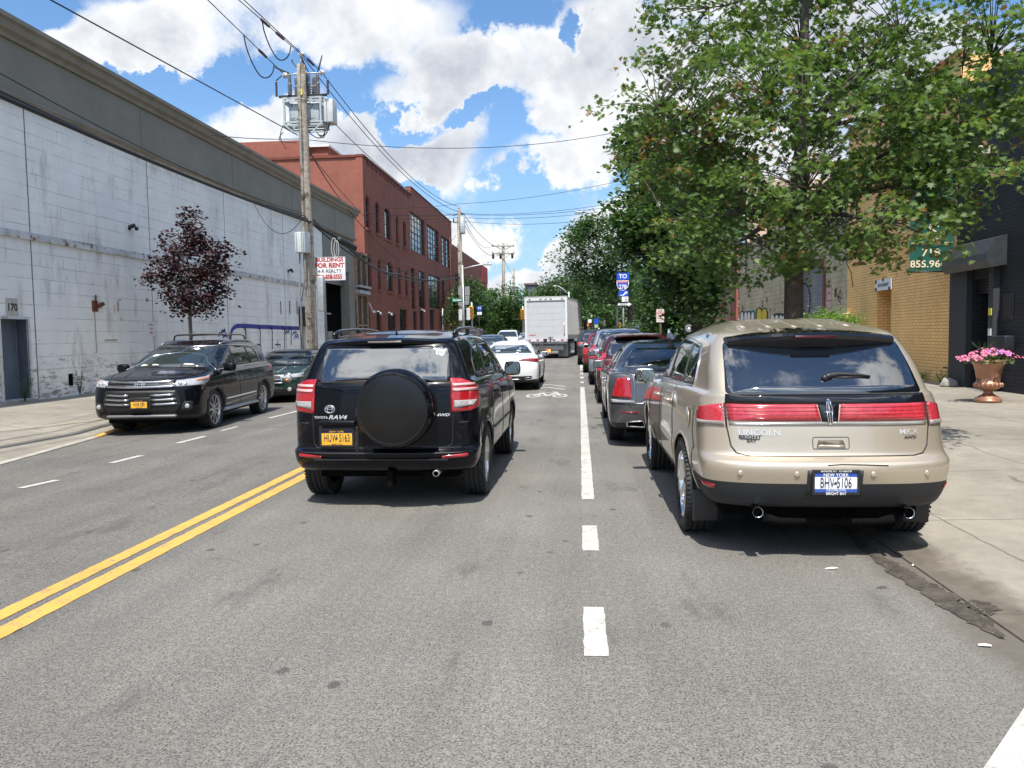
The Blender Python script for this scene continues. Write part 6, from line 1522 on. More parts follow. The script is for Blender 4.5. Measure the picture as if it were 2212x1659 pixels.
ob_ = [B(1700, 300, 10.9, 2.3, 2.3, 1.35), B(1560, 180, 10.6, 1.35, 1.5, 1.1), B(1480, 330, 10.8, .95, 1.3, .75), B(1420, 240, 10.2, .45, .5, .35), B(1660, 60, 11, 1.7, 1.8, 1.3), B(1900, 60, 11, 1.6, 1.7, 1.2),
       B(1880, 260, 10.4, 1.6, 1.7, .95), B(2020, 150, 10, 1.0, 1.2, .8), B(2060, 400, 9.6, .75, .9, .42), B(1850, 430, 9.8, 1.3, 1.4, .60), B(1650, 480, 10.2, 1.5, 1.5, .62), B(1480, 420, 10.4, .8, 1.0, .55),
       B(1760, 545, 10.2, .9, 1.0, .25), B(1560, 560, 10.8, .8, .9, .35), B(1740, -140, 11.5, 2.0, 2.0, 1.0), B(1360, 345, 10.5, .35, .4, .25), B(1300, 222, 10.6, .22, .25, .12), B(1350, 205, 10.6, .25, .25, .10), B(1925, 560, 9.5, .10, .12, .22),
       B(2140, 460, 9.2, .35, .4, .14), B(2100, 60, 9.8, .8, .9, .6), B(1450, 40, 10.6, .45, .5, .4), B(1390, 130, 10.5, .40, .4, .10), B(2200, 250, 9.4, .5, .6, .35), B(2040, 300, 9.4, .7, .8, .4), B(1960, 480, 9.3, .5, .6, .25), B(1690, 400, 9.4, 1.0, .9, .40), B(1620, 300, 9.6, .9, .9, .5), B(1950, 520, 9.5, .7, .8, .22), B(2120, 350, 9.0, .6, .7, .4), B(1780, 480, 9.6, 1.0, .9, .35), B(1500, 520, 10.0, .8, .8, .3), B(2180, 180, 9.2, .5, .6, .5), B(1650, 575, 10.4, .8, .8, .22), B(2010, 380, 9.4, .7, .7, .42), B(1990, 440, 9.2, .6, .6, .3), B(2050, 330, 9.3, .8, .8, .45), B(2000, 300, 9.6, .7, .7, .5), B(2150, 300, 9.2, .6, .6, .4), B(1990, 480, 9.0, .45, .45, .22)]
ob_base = GY(1712, 960, 10.9); ob_base = (ob_base.x, 10.9, .05)
tree('oak_tree', 'large spreading oak with pointed leaves, some browned, overhanging the gold SUV', ob_base, ob_, .135, 3.1, 800, 42, .25, STAR, .084, OAKL, BRK, tilt=.75, droop=.45, flat=.36, limbs=34,
     odd=[B(1420, 230, 10.5, 1.3, 2, .75), B(1480, 350, 10.5, 1.2, 1.5, .45), B(1500, 60, 10.6, .8, 1, .6)])
b2 = GY(1506, 870, 21); tree('street_tree', 'dark broad leaved tree on the right pavement behind the oak', (b2.x, 21, .1),
     [B(1485, 555, 21, 1.30, 2.2, 1.12), B(1415, 490, 20.5, 1.1, 1.6, .85), B(1372, 505, 20.5, .45, .8, .45), B(1500, 640, 20.5, .8, 1.2, .6), B(1440, 440, 21, 1.5, 1.6, 1.0), B(1500, 480, 21, 1.2, 1.6, 1.2), B(1480, 380, 21, 1.2, 1.5, .9), B(1390, 300, 21.5, .8, .9, .9)],
     .17, 2.2, 440, 44, .40, BROAD, .145, DKL, BRKD, 'trees along the right pavement', tilt=.6, droop=.6, flat=.7, limbs=16)
b3 = GY(1428, 760, 35); tree('street_tree', 'slim tree behind the no parking sign on the right', (b3.x, 35, .2),
     [B(1435, 655, 35, .9, 1.5, 1.3), B(1455, 635, 35, 1.3, 1.5, 1.5), B(1425, 600, 36, .8, 1.4, 1.0), B(1475, 670, 34, 1.0, 1.2, .9), B(1410, 695, 35, .6, 1.0, .5)], .12, 1.8, 260, 34, .5, OVAL, .16, FARL, BRKD, 'trees along the right pavement', flat=.8, limbs=10)
b4 = GY(1328, 740, 50); tree('street_tree', 'tall loose crowned tree with a branch reaching over the street, right side', (b4.x+1.0, 50, .24),
     [B(1300, 530, 50, 2.6, 2.5, 2.2), B(1250, 500, 50, 1.2, 1.3, .7), B(1215, 560, 49, .9, .8, .35), B(1330, 600, 50, 1.8, 2, 1.6), B(1290, 620, 50, 1.4, 1.6, 1.0), B(1230, 590, 50, .9, 1.0, .6), B(1290, 490, 50, 1.7, 1.8, .9)], .2, 3.0, 260, 34, .62, OVAL, .2, FARL, BRKD, 'trees along the right pavement', flat=.6, limbs=12)
b5 = GY(1225, 735, 82); tree('park_tree', 'full green tree standing behind the box truck', (b5.x, 82, .5),
     [B(1225, 640, 82, 3.6, 3.2, 2.6), B(1205, 670, 82, 3.0, 3, 2.0), B(1250, 680, 82, 2.6, 3, 2.2), B(1240, 610, 83, 2.0, 2, 1.6)], .25, 2.5, 240, 30, .95, OVAL, .32, FARL, BRKD, 'trees at the end of the street', flat=.8, limbs=10)
b6 = GY(1335, 735, 75); tree('park_tree', 'dark tree behind the highway signs at the street end', (b6.x, 75, .45),
     [B(1335, 650, 75, 3.0, 3, 2.6), B(1310, 680, 74, 1.6, 2.6, 1.6), B(1370, 690, 72, 3.0, 3, 2.2)], .25, 2.5, 230, 30, .95, OVAL, .32, FARL, BRKD, 'trees at the end of the street', flat=.8, limbs=10)
for i, (px, pt_, Y, rx, lab) in enumerate(((1040, 622, 86, 2.6, 'round green tree before the second red building, left pavement'), (1100, 612, 78, 2.7, 'taller feathery tree left of the box truck'), (1068, 655, 95, 2.2, 'small dark tree between the two left pavement trees'), (1015, 600, 72, 1.8, 'green tree right beside the second utility pole'))):
    b = GY(px, 735, Y); ht = GY(px, pt_, Y).z
    tree('street_tree', lab, (b.x, Y, gz(Y)), [((b.x, Y, ht-1.6), (rx, rx, 1.7)), ((b.x-.6, Y, ht-3.4), (rx*1.05, rx, 1.8)), ((b.x+.9, Y-.3, ht-3.0), (rx*.9, rx, 1.5)), ((b.x+.2, Y, ht-4.8), (rx*.8, rx*.8, 1.2))], .16, 2.4, 230, 30, .72, OVAL, .24, LOCL if i in (1,) else FARL, BRKD, 'trees along the left pavement', flat=.6, limbs=9)
for i, (px, Y, ht, rx) in enumerate(((1170, 130, 9, 4), (1300, 110, 11, 5), (1215, 120, 10, 4), (1390, 95, 10, 5), (1440, 60, 8, 3.2), (1120, 125, 8, 3.5), (1275, 150, 11, 5), (1500, 62, 9, 3.5))):
    b = GY(px, 735, Y)
    lab = ['far tree seen over the truck roof', 'far dark tree right of the truck', 'far tree directly above the truck corner', 'park tree behind the trunk of the slim tree', 'park tree near the round park sign', 'far tree between the left trees and the truck', 'most distant tree closing the street', 'park tree behind the broad leaved tree'][i]
    tree('park_tree', lab, (b.x, Y, gz(Y)), [((b.x, Y, ht-2.5), (rx, rx, 2.8)), ((b.x+1, Y, ht-4.5), (rx*1.1, rx, 2.6))], .25, 2.5, 130, 26, 1.15, OVAL, .42, FARL, BRKD, 'trees at the end of the street', flat=.8, limbs=6)
# purple plum on the left pavement
pb_ = GY(412, 725, 21.0); pb_ = (pb_.x, 21.0, .15)
pts = [B(412, 480, 21, .42, .42, .50), B(412, 560, 21, .95, .95, .62), B(360, 580, 21, .55, .6, .36), B(462, 590, 21, .62, .62, .42), B(412, 630, 21, 1.0, 1.0, .45), B(420, 660, 21, .68, .7, .32), B(330, 600, 21, .32, .4, .2), B(490, 545, 21, .35, .4, .25), B(395, 520, 21, .55, .55, .40), B(440, 510, 21, .40, .4, .36)]
tree('plum_tree', 'small purple leaved tree against the white wall, above the facing black SUV', pb_, pts, .055, GY(412, 690, 21).z-.1, 330, 13, .22, OVAL, .110, PLML, BRKG, tilt=.8, droop=.2, flat=.8, limbs=30)
# shrubs and weeds
def bush(name, label, base, blobs, n, per, sr, tpl, size, lm, group=None, cat='shrub', tilt=.7):
    root = thing(name, label, cat, base, 0, group); b = np.array(base); S_ = in_blobs(blobs, n, .5)-b
    st = MB()
    for s_ in S_[::max(1, len(S_)//14)]: st.tube([(s_[0]*.1, s_[1]*.1, 0), tuple(s_*.6), tuple(s_)], [.014, .01, .004], 4)
    st.build('stem', BRKD, root); idx = np.repeat(np.arange(len(S_)), per)
    C_ = S_[idx]+RNG.normal(size=(len(idx), 3))*sr*.55; C_[:, 2] = np.maximum(C_[:, 2], .02)
    leaves('foliage', C_, lm, root, tpl, size, tilt, -.2, np.repeat(RNG.uniform(.1, .8, len(S_)), per)); return root
p_ = GY(1790, 705, 27); bush('shrub', 'bright yellow green shrub growing at the foot of the tan wall', (8.9, 27, .12), [B(1765, 690, 27, .6, .6, .28), B(1820, 692, 27, .55, .6, .22), B(1790, 705, 27, 1.1, .6, .30)], 110, 26, .22, SLIM, .13, YGL, 'shrubs on the right pavement')
for i, (px, Y, rx, rz_, lab) in enumerate(((1395, 38, 1.4, 1.0, 'dark shrub below the highway signs'), (1450, 36, 1.6, .9, 'dark shrub behind the no parking post'), (1500, 34, 1.2, .7, 'low shrub near the broad leaved tree trunk'), (1360, 44, 1.2, 1.1, 'shrub right behind the highway sign post'))):
    q = GY(px, 735, Y); bush('shrub', lab, (q.x, Y, .15), [((q.x, Y, .9), (rx, 1.0, rz_)), ((q.x+.4, Y, 1.5), (rx*.6, .8, rz_*.7))], 110, 24, .4, OVAL, .15, FARL, 'shrubs on the right pavement')
def weed(label, base, h, r, n, lm=YGL, name='weed', grp='weeds at the foot of the walls'):
    root = thing(name, label, 'weed', base, 0, grp); st = MB(); P_ = []
    for k in range(n):
        a = RNG.uniform(0, 2*PI); e = np.array([math.cos(a)*r*RNG.uniform(.3, 1), math.sin(a)*r*RNG.uniform(.3, 1), h*RNG.uniform(.5, 1)])
        st.tube([(0, 0, 0), tuple(e*np.array([.4, .4, .6])), tuple(e)], [.006, .004, .002], 4)
        for t in np.linspace(.3, 1, 7): P_.append(e*np.array([t**1.5, t**1.5, t])+RNG.normal(0, .02, 3))
    st.build('stem', lm, root); leaves('foliage', np.array(P_), lm, root, SLIM, .09, .8, -.3); return root
WDG = leaf_mat('weed_leaf', (.05, .09, .03), (.13, .19, .06), trans=.3)
p_ = GX(155, 870, -12.7); weed('thin green weed below the hole in the white wall', (-12.7, wpt(157, 860)[0], .22), .95, .28, 9, WDG)
weed('green weed growing in front of the grey door 170', (-12.75, 16.6, .23), .75, .25, 10, WDG)
weed('low weed at the corner of the orange and black walls', (9.4, 20.9, .12), .40, .3, 14)
weed('small weed at the base of the orange wall', (9.45, 22.3, .12), .32, .35, 14)
weed('low weed beside the black doorway', (9.35, 18.6, .12), .22, .3, 12, WDG)
weed('small plant rooted high on the orange wall by the doorway', (9.55, 24.3, 1.0), .35, .25, 8, WDG)
# grey rock
rk = MB(); bm = bmesh.new(); bmesh.ops.create_icosphere(bm, subdivisions=2, radius=1)
R_ = random.Random(3)
for v in bm.verts: v.co = Vector((v.co.x*.21, v.co.y*.16, max(-.1, v.co.z)*.20+.03))*R_.uniform(.86, 1.12)
rk.add([v.co for v in bm.verts], [[v.index for v in f.verts] for f in bm.faces]); bm.free()
q = GZ(2013, 858, .12); tag(rk.build('rock', plain('rock_grey', (.30, .29, .27), .9, var=.25, bump=.6), None, (9.25, 20.2, .12)), 'grey rock at the foot of the wall by the black pilaster', 'rock')
# urn of petunias
uq = GZ(2134, 868, .12); ur = thing('planter_urn', 'copper coloured urn planter full of pink petunias by the black doorway', 'planter', (uq.x, uq.y, .12))
COP = plain('copper_paint', (.40, .205, .135), .38, .55, var=.2, scale=6)
prof = [(1e-3, 0), (.235, 0), (.245, .03), (.235, .055), (.20, .075), (.185, .105), (.13, .135), (.085, .17), (.08, .21), (.12, .235), (.19, .27), (.235, .32), (.245, .36), (.225, .395), (.205, .41), (.215, .50), (.235, .62), (.262, .72), (.30, .775), (.345, .795), (.35, .815), (.325, .83), (.29, .82), (.27, .78), (1e-3, .76)]
mb = MB(); mb.lathe(prof, seg=40); mb.build('urn_body', COP, ur)
mb = MB()
for k in range(18): a = 2*PI*k/18; mb.ellip((.235*math.cos(a), .235*math.sin(a), .34), (.035, .035, .05), 8, 6)
for k in range(26): a = 2*PI*k/26; mb.ellip((.21*math.cos(a), .21*math.sin(a), .075), (.018, .018, .014), 6, 4)
mb.build('gadroon', COP, ur)
fl = thing('petunias', 'mass of pink and violet petunias spilling from the copper urn', 'flowers', (uq.x, uq.y, .90))
n_ = 420; a = RNG.uniform(0, 2*PI, n_); r_ = np.sqrt(RNG.uniform(0, 1, n_))*.42
leaves('foliage', np.stack([r_*np.cos(a), r_*np.sin(a), .22*(1-(r_/.5)**2)*RNG.uniform(0, 1.1, n_)-.02], 1), WDG, fl, OVAL, .06, .9, -.2)
def petals(C, col, nm):
    mb = MB()
    for c in C:
        ax = Vector((c[0]*.9+RNG.normal(0, .25), c[1]*.9-.25+RNG.normal(0, .2), .55)).normalized(); u = ax.orthogonal().normalized(); v = ax.cross(u); s_ = RNG.uniform(.024, .034)
        vs = [Vector(c)]+[Vector(c)+(u*math.cos(2*PI*i/10)+v*math.sin(2*PI*i/10))*s_*(1.0 if i % 2 else .8)+ax*.012 for i in range(10)]
        mb.add(vs, [(0, 1+i, 1+(i+1) % 10) for i in range(10)])
    mb.build(nm, plain('petal_'+nm, col, .6, var=.2), fl, fix=False)
def fpos(n, cx, sp): 
    a = RNG.normal(cx, sp, n); y = RNG.uniform(-.42, .1, n); return np.stack([a, y, .23-.9*np.minimum(.16, (a*a+y*y*.5)*.75)+RNG.uniform(-.04, .05, n)], 1)
petals(np.concatenate([fpos(60, -.28, .15), fpos(55, .22, .20), fpos(25, -.5, .06)]), (.60, .17, .29), 'petunia')
petals(fpos(24, .12, .13), (.42, .16, .50), 'violet_petunia')
gs = MB()
for k in range(26): a = RNG.uniform(0, 2*PI); gs.tube([(-.12, 0, .05), (-.12+.08*math.cos(a), .06*math.sin(a), .28), (-.12+.22*math.cos(a), .15*math.sin(a), .36+.08*RNG.uniform())], [.005, .004, .001], 4)
gs.build('grass_blade', WDG, fl)
# ------------------------------------------------------------------ vehicles in the street
WPAINT = paint('white_paint', (.74, .75, .76), 0, .3, 1.0, .01)
GRYP = paint('grey_paint', (.085, .087, .095), .5, .3, 1.0, .012, .2)
MARP = paint('maroon_paint', (.075, .008, .012), .4, .3, 1.0, .01, .2)
REDP = paint('red_paint', (.20, .012, .012), .2, .3, 1.0, .01)
SILP = paint('silver_blue_paint', (.30, .36, .42), .6, .3, 1.0, .01, .2)
GRNP = paint('green_paint', (.004, .028, .019), .2, .3, 1.0, .01)
DBLP = paint('dark_blue_paint', (.035, .042, .065), .4, .3, 1.0, .01)
DGRP = paint('dark_grey_paint', (.03, .031, .034), .3, .3, 1.0, .01)
gold_suv((1.69, 5.24, 0), 0).root.scale = (.95, 1, .99)
spare_suv((-1.815, 6.80, 0), 0)
facing_suv((-8.20, 17.80, -.12), PI+.085)
# charcoal sedan behind the gold SUV
SED = dict(L=5.04, w=.95, H=1.475, deck=1.04, dy=.72, rgt=1.35, wst=2.85, wsb=3.75, hood=.90, cowl=1.0, belt=.99, roofw=.60, ax=(1.05, 4.10), wr=.36, mid=2.30, zb=.26, rim=.72)
c = gen('parked_sedan', 'charcoal grey sedan with tall red tail lights, parked ahead of the gold SUV', (1.34, 10.52, 0), 0, SED, GRYP, group='vehicles parked on the right side', style='five', rim_m=ALUD, lamps='none', chrome=True, plate=None)
for g in (-1, 1):
    t = wrap(c, 'tail_light', [(.64, .69), (.655, .965), (.70, .98)], [(.14, .965), (.15, .72)], REDR, g, d=(-.35, .94, 0), eps=.012, rnd=.02)
    wrap(c, 'clear_lens', [(.60, .625), (.60, .66)], [(.15, .68), (.14, .64)], CLRL, g, d=(-.35, .94, 0), eps=.016, parent=t)
    mb = MB(); c.rl(mb, [(g*.60, .615), (g*.60, .9), (g*.62, 1.01), (g*.72, 1.02)], r=.007, off=.008); mb.build('lamp_trim', CHR, t)
    mb = MB(); c.rl(mb, [(g*x, z) for x, z in ((.46, .30), (.70, .31), (.70, .37), (.48, .385))], r=.011, off=.006, closed=True); mb.build('exhaust_trim', CHR, c.root)
    c.pr('exhaust_opening', [(g*.47, .305), (g*.69, .315), (g*.69, .365), (g*.49, .378)], VOID, eps=.004)
    mb = MB(); mb.tube([c.R(g*.55, .50)+Vector((0, -.004, 0)), c.R(g*.78, .50)+Vector((0, -.004, 0))], .012, 6); mb.build('reflector', REDD, c.root)
mb = MB(); c.rl(mb, [(-.62, .625), (.62, .625)], r=.010, off=.004); c.rl(mb, [(-.42, 1.015), (.42, 1.015)], r=.006, off=.004); mb.build('trim_strip', CHR, c.root)
mb = MB(); p = c.T(.05, 1.55); mb.tube([p+Vector((0, .06, 0)), p+Vector((0, 0, .05))], [.03, .008], 6); mb.build('antenna', GRYP, c.root)
# pigeon on its roof
q = c.T(.06, 1.52); pg = thing('pigeon', 'grey pigeon standing on the roof of the charcoal sedan', 'pigeon', (1.34+q.x, 10.52+q.y, q.z), .2)
pg.scale = (.85, .85, .85)
mb = MB()
cs = [((0, -.15, .075), (.022, .012)), ((0, -.08, .095), (.045, .04)), ((0, 0, .115), (.062, .055)), ((0, .06, .15), (.055, .052)), ((0, .085, .185), (.034, .034)), ((0, .095, .215), (.024, .026)), ((0, .105, .238), (.026, .025)), ((0, .118, .255), (.012, .012))]
sg_ = 12; V_ = []
for i, (p, (a_, b_)) in enumerate(cs):
    d = Vector(cs[min(i+1, len(cs)-1)][0])-Vector(cs[max(i-1, 0)][0]); d.normalize(); u_ = Vector((1, 0, 0)); v_ = d.cross(u_)
    V_ += [Vector(p)+u_*a_*math.cos(2*PI*k/sg_)+v_*b_*math.sin(2*PI*k/sg_) for k in range(sg_)]
F__ = [(i*sg_+k, i*sg_+(k+1) % sg_, (i+1)*sg_+(k+1) % sg_, (i+1)*sg_+k) for i in range(len(cs)-1) for k in range(sg_)]+[tuple(range(sg_)), tuple(range((len(cs)-1)*sg_, len(cs)*sg_))]
mb.add(V_, F__, 0, True); mb.build('body', plain('pigeon_grey', (.42, .44, .48), .7, var=.3, scale=25), pg)
for g in (-1, 1):
    mb = MB(); mb.tube([(g*.02, .01, .07), (g*.022, .015, .0), (g*.022, .04, -.002)], .005, 5); mb.build('leg', plain('pigeon_pink', (.5, .15, .12), .6), pg)
    mb = MB(); mb.ellip((g*.058, -.02, .115), (.012, .10, .045)); mb.build('wing', plain('pigeon_wing', (.36, .37, .40), .7, var=.4, scale=30), pg)
mb = MB(); mb.tube([(0, .125, .243), (0, .15, .235)], [.006, .002], 5); mb.build('beak', INK, pg)
SUVP = dict(L=4.72, w=.93, H=1.70, deck=1.10, dy=.20, rgt=.62, wst=2.55, wsb=3.45, hood=.98, cowl=1.12, belt=1.10, roofw=.64, ax=(.95, 3.70), wr=.365, zb=.30, low=.42, suv=True, rim=.68)
c = gen('parked_suv', 'maroon SUV parked between the charcoal sedan and the silver blue one', (1.30, 17.05, 0), 0, dict(SUVP, H=1.60, deck=1.04, belt=1.03), MARP, group='vehicles parked on the right side', lamps='tall', plate=('gold', 'FGT 208'))
spoiler(c, 'spoiler', [(.80, 1.56), (.50, 1.54), (.44, 1.52), (.50, 1.495), (.7, 1.50)], .56, MARP, .08, .03)
c = gen('parked_suv', 'silver blue SUV with bright roof rails, parked beyond the maroon one', (1.20, 23.1, gz(24)), 0, dict(SUVP, H=1.72), SILP, group='vehicles parked on the right side', lamps='tall', rails=True, plate=('gold', 'KLM 634'))
HAT = dict(SUVP, L=4.3, H=1.56, w=.89, deck=1.0, belt=.98, hood=.88, cowl=1.0, ax=(.8, 3.4), wr=.33, roofw=.58)
gen('parked_car', 'bright red hatchback parked beyond the silver blue SUV', (1.0, 29.6, gz(31)), 0, HAT, REDP, group='vehicles parked on the right side', lamps='tall', detail=1)
gen('parked_suv', 'dark grey SUV with red tail lights, farthest parked on the right', (.80, 36.0, gz(38)), 0, dict(SUVP, H=1.66), DGRP, group='vehicles parked on the right side', lamps='block', detail=1, lampm=REDL)
# white four door coupe
CLA = dict(L=4.66, w=.905, H=1.40, deck=1.0, dy=.52, rgt=1.55, wst=2.60, wsb=3.45, hood=.84, cowl=.93, belt=.92, roofw=.54, ax=(.95, 3.68), wr=.34, mid=2.30, q=.95, zb=.22, ry=.10, lid=False, low=.30)
c = gen('sedan', 'white four door coupe with slim red tail lights, driving behind the truck', (-2.07, 21.45, gz(22)), 0, CLA, WPAINT, lamps='none', glass=GLL, style='ten', rim_m=ALUD)
for g in (-1, 1):
    wrap(c, 'tail_light', [(.36, .855), (.38, .90), (.70, .91)], [(.30, .90), (.34, .83), (.20, .80)], REDD, g, d=(-.45, .9, 0), eps=.010)
    mb = MB(); c.rl(mb, [(g*x, z) for x, z in ((.52, .315), (.74, .32), (.72, .37), (.56, .375))], r=.010, off=.005, closed=True); mb.build('exhaust_trim', CHR, c.root)
    c.pr('head_restraint', rpoly([(g*.22, 1.06), (g*.38, 1.06), (g*.36, 1.14), (g*.24, 1.14)], .03), plain('head_restraint_grey', (.30, .36, .33), .5), eps=.006)
c.pr('diffuser', rpoly([(-.66, .24), (.66, .24), (.74, .42), (-.74, .42)], .05), BLK, eps=.005)
mb = MB(); c.rl(mb, [(-.40, .325), (.40, .325)], r=.012, off=.006); c.rl(mb, [(-.42, 1.0), (-.2, 1.01), (.2, 1.01), (.42, 1.0)], r=.008, off=.002); c.text(mb, 'CLA 250', .05, -.52, .765, sx=1.2, bold=.02); c.text(mb, '4MATIC', .04, .52, .765, sx=1.2, bold=.02); mb.build('badge', CHR, c.root)
mb = MB(); P_ = [c.R(.05*math.cos(a), .90+.05*math.sin(a))+Vector((0, -.008, 0)) for a in [2*PI*i/20 for i in range(20)]]; mb.tube(P_, .005, 5, closed=True)
for a in (PI/2, PI/2+2*PI/3, PI/2-2*PI/3): mb.tube([c.R(0, .90)+Vector((0, -.008, 0)), c.R(.05*math.cos(a), .90+.05*math.sin(a))+Vector((0, -.008, 0))], .004, 5)
mb.build('emblem', CHR, c.root)
c.plate(-.02, .50, 'gold', 'HWK 1379', frame=False)
# small green hatchback facing the camera
MIN = dict(L=3.70, w=.84, H=1.41, deck=1.0, dy=.18, rgt=.42, wst=2.0, wsb=2.62, hood=.83, cowl=.96, belt=.94, roofw=.60, ax=(.55, 3.02), wr=.31, zb=.20, low=.36, suv=True, mid=1.32, dark_top=True)
c = gen('parked_car', 'small dark green hatchback with round headlights, parked behind the facing black SUV', (-8.30, 23.1, -.12), PI+.03, MIN, GRNP, group='vehicles parked on the left side', style='six', rim_m=ALU, glass=GLL, lamps='block')
for g in (-1, 1):
    p = c.F(g*.56, .68); mb = MB(); mb.ellip((p.x, p.y-.05, p.z), (.105, .09, .105), 20, 12); h = mb.build('round_headlight', CLRL, c.root)
    mb = MB(); mb.tube([(p.x+.112*math.cos(a), p.y+.01, p.z+.112*math.sin(a)) for a in [2*PI*i/20 for i in range(20)]], .014, 6, closed=True); mb.build('headlight_ring', CHR, h)
    mb = MB(); mb.ellip((p.x, p.y+.06, p.z-.055), (.05, .02, .03)); mb.build('indicator', AMBL, h)
    mb = MB(); p = c.F(g*.60, .38); mb.lathe([(.055, -.02), (.055, .015), (.035, .02), (1e-3, .02)], tuple(p), 16, 'y'); mb.build('fog_lamp', CLRL, c.root)
c.pf('grille', rpoly([(-.42, .56), (.42, .56), (.36, .72), (-.36, .72)], .05), BLK, eps=.006)
c.pf('lower_grille', rpoly([(-.40, .28), (.40, .28), (.44, .42), (-.44, .42)], .04), BLK, eps=.006)
mb = MB(); c.fl(mb, [(-.44, .55), (.44, .55), (.38, .735), (-.38, .735)], r=.018, off=.008, closed=True); c.fl(mb, [(-.40, .64), (.40, .64)], r=.012, off=.010); mb.build('grille_trim', CHR, c.root)
mb = MB(); c.tl(mb, [(-.25, 3.5), (-.22, 2.75)], r=.012, off=0); c.tl(mb, [(.25, 3.5), (.22, 2.75)], r=.012, off=0); mb.build('bonnet_stripe', GALV, c.root)
c.arches(BLK, .06)
gen('parked_car', 'dark car whose roof just shows behind the small green hatchback', (-8.2, 28.9, -.06), PI, dict(SED, L=4.6, ax=(.9, 3.7), wsb=3.35, wst=2.55, mid=2.1), DGRP, group='vehicles parked on the left side', detail=1, front=True, glass=GLL)
# oncoming queue and cars parked further along on the left
gen('car', 'dark blue grey sedan coming toward the camera, left of the white coupe', (-4.75, 43.6, gz(42)), PI, dict(SED, L=4.8, H=1.46), DBLP, detail=1, front=True, glass=GLL, group='oncoming cars')
gen('suv', 'white SUV coming toward the camera behind the blue grey sedan', (-5.45, 61.0, gz(58)), PI, SUVP, WPAINT, detail=1, front=True, group='oncoming cars')
gen('car', 'pale blue sedan half hidden by the left edge of the truck', (-4.35, 66.5, gz(64)), PI, dict(SED, L=4.6, ax=(.9, 3.7), wsb=3.35, wst=2.55, mid=2.1), SILP, detail=1, front=True, group='oncoming cars')
gen('parked_car', 'red sedan parked on the left, left of the blue grey one', (-7.3, 49.3, gz(47)), PI, dict(SED, L=4.6, ax=(.9, 3.7), wsb=3.35, wst=2.55, mid=2.1), REDP, detail=1, front=True, group='vehicles parked on the left side')
gen('parked_van', 'maroon van parked on the left beyond the red sedan', (-7.7, 57.5, gz(55)), PI, dict(SUVP, H=1.85, L=4.9), MARP, detail=1, front=True, group='vehicles parked on the left side')
gen('parked_car', 'grey SUV parked on the left before the red sedan', (-7.75, 38.5, gz(36)), PI, dict(SUVP, H=1.62), DGRP, detail=1, front=True, group='vehicles parked on the left side')
gen('suv', 'boxy black off roader facing the camera at the far crossing', (1.3, 92.5, gz(88)), PI, dict(SUVP, H=1.95, w=.98, hood=1.15, cowl=1.25, belt=1.2, roofw=.82, deck=1.2, wst=2.9, wsb=3.3), DGRP, detail=1, front=True)
# white pickup crossing at the far end
pk_ = thing('pickup_truck', 'white pickup truck seen side on at the far crossing', 'pickup', (3.9, 78, gz(78)), 0)
mb = MB(); mb.prism([(-2.7, .45), (-2.75, .95), (-2.6, 1.12), (-1.35, 1.22), (-.75, 1.78), (-.5, 1.84), (1.0, 1.84), (1.15, 1.78), (1.25, 1.2), (2.75, 1.2), (2.8, .5), (2.2, .42)], -.95, .95, 'y'); mb.build('body', WPAINT, pk_)
for a_, b_ in (((-1.2, 1.24), (-.68, 1.74)), ((.16, 1.24), (1.02, 1.74))):
    pass
mb = MB(); mb.prism([(-1.18, 1.26), (-.70, 1.74), (.0, 1.74), (.0, 1.26)], -.965, -.94, 'y'); mb.build('side_window', GLS, pk_)
mb = MB(); mb.prism([(.10, 1.26), (.10, 1.74), (.98, 1.74), (1.08, 1.26)], -.965, -.94, 'y'); mb.build('side_window', GLS, pk_)
for x in (-1.85, 1.75):
    for y in (-.82, .82):
        mb = MB(); mb.lathe([(1e-3, -.12), (.22, -.12), (.38, -.12), (.40, -.08), (.40, .08), (.38, .12), (.22, .12), (1e-3, .12)], (x, y, .40), 24, 'y'); w_ = mb.build('wheel', RUB, pk_)
        mb = MB(); mb.lathe([(1e-3, -.125), (.21, -.125), (.22, -.10)], (x, y, .40), 20, 'y'); mb.build('rim', ALU, w_)

# ---- box truck
TY = 44.6; tk = thing('box_truck', 'white box truck with a roll up rear door, stopped in the lane ahead', 'truck', (-1.93, TY, gz(TY)), -.12)
TW = plain('truck_white', (.46, .47, .49), .5, var=.04, scale=2, dirt=(.5, .5, .5), dscale=1.5, dthr=.6)
TSD = plain('truck_side', (.40, .40, .39), .55, var=.06, scale=1)
TFR = plain('truck_frame_white', (.60, .61, .60), .45, var=.05)
hw, zf, zt, LT = 1.25, 1.12, 3.56, 6.6
mb = MB(); mb.box(-hw+.01, hw-.01, .10, LT, zf, zt-.02); mb.box(-hw+.0, hw, .12, LT, zt-.12, zt); 
for k in range(44): y = .3+k*.145; mb.box(hw-.012, hw+.006, y, y+.02, zf+.25, zt-.12); mb.box(-hw-.006, -hw+.012, y, y+.02, zf+.25, zt-.12)
mb.build('box', TSD, tk)
mb = MB(); mb.box(-hw, -hw+.13, 0, .12, zf-.12, zt); mb.box(hw-.13, hw, 0, .12, zf-.12, zt); mb.box(-hw+.13, hw-.13, 0, .12, zt-.20, zt); mb.box(-hw-.02, hw+.02, -.015, .15, zt, zt+.03); mb.box(-hw, hw, 0, .12, zf-.14, zf-.01); mb.build('rear_frame', TFR, tk)
mb = MB()
for k in range(6):
    z0, z1 = zf+(zt-.20-zf)*k/6, zf+(zt-.20-zf)*(k+1)/6; mb.box(-hw+.13, hw-.13, .055, .085, z0+.003, z1-.003)
dr = mb.build('roll_door', TW, tk)
mb = MB()
for x in (-.37, .42):
    for k in range(6): z0 = zf+(zt-.20-zf)*(k+.8)/6; mb.box(x-.012, x+.012, .046, .056, z0, z0+.12)
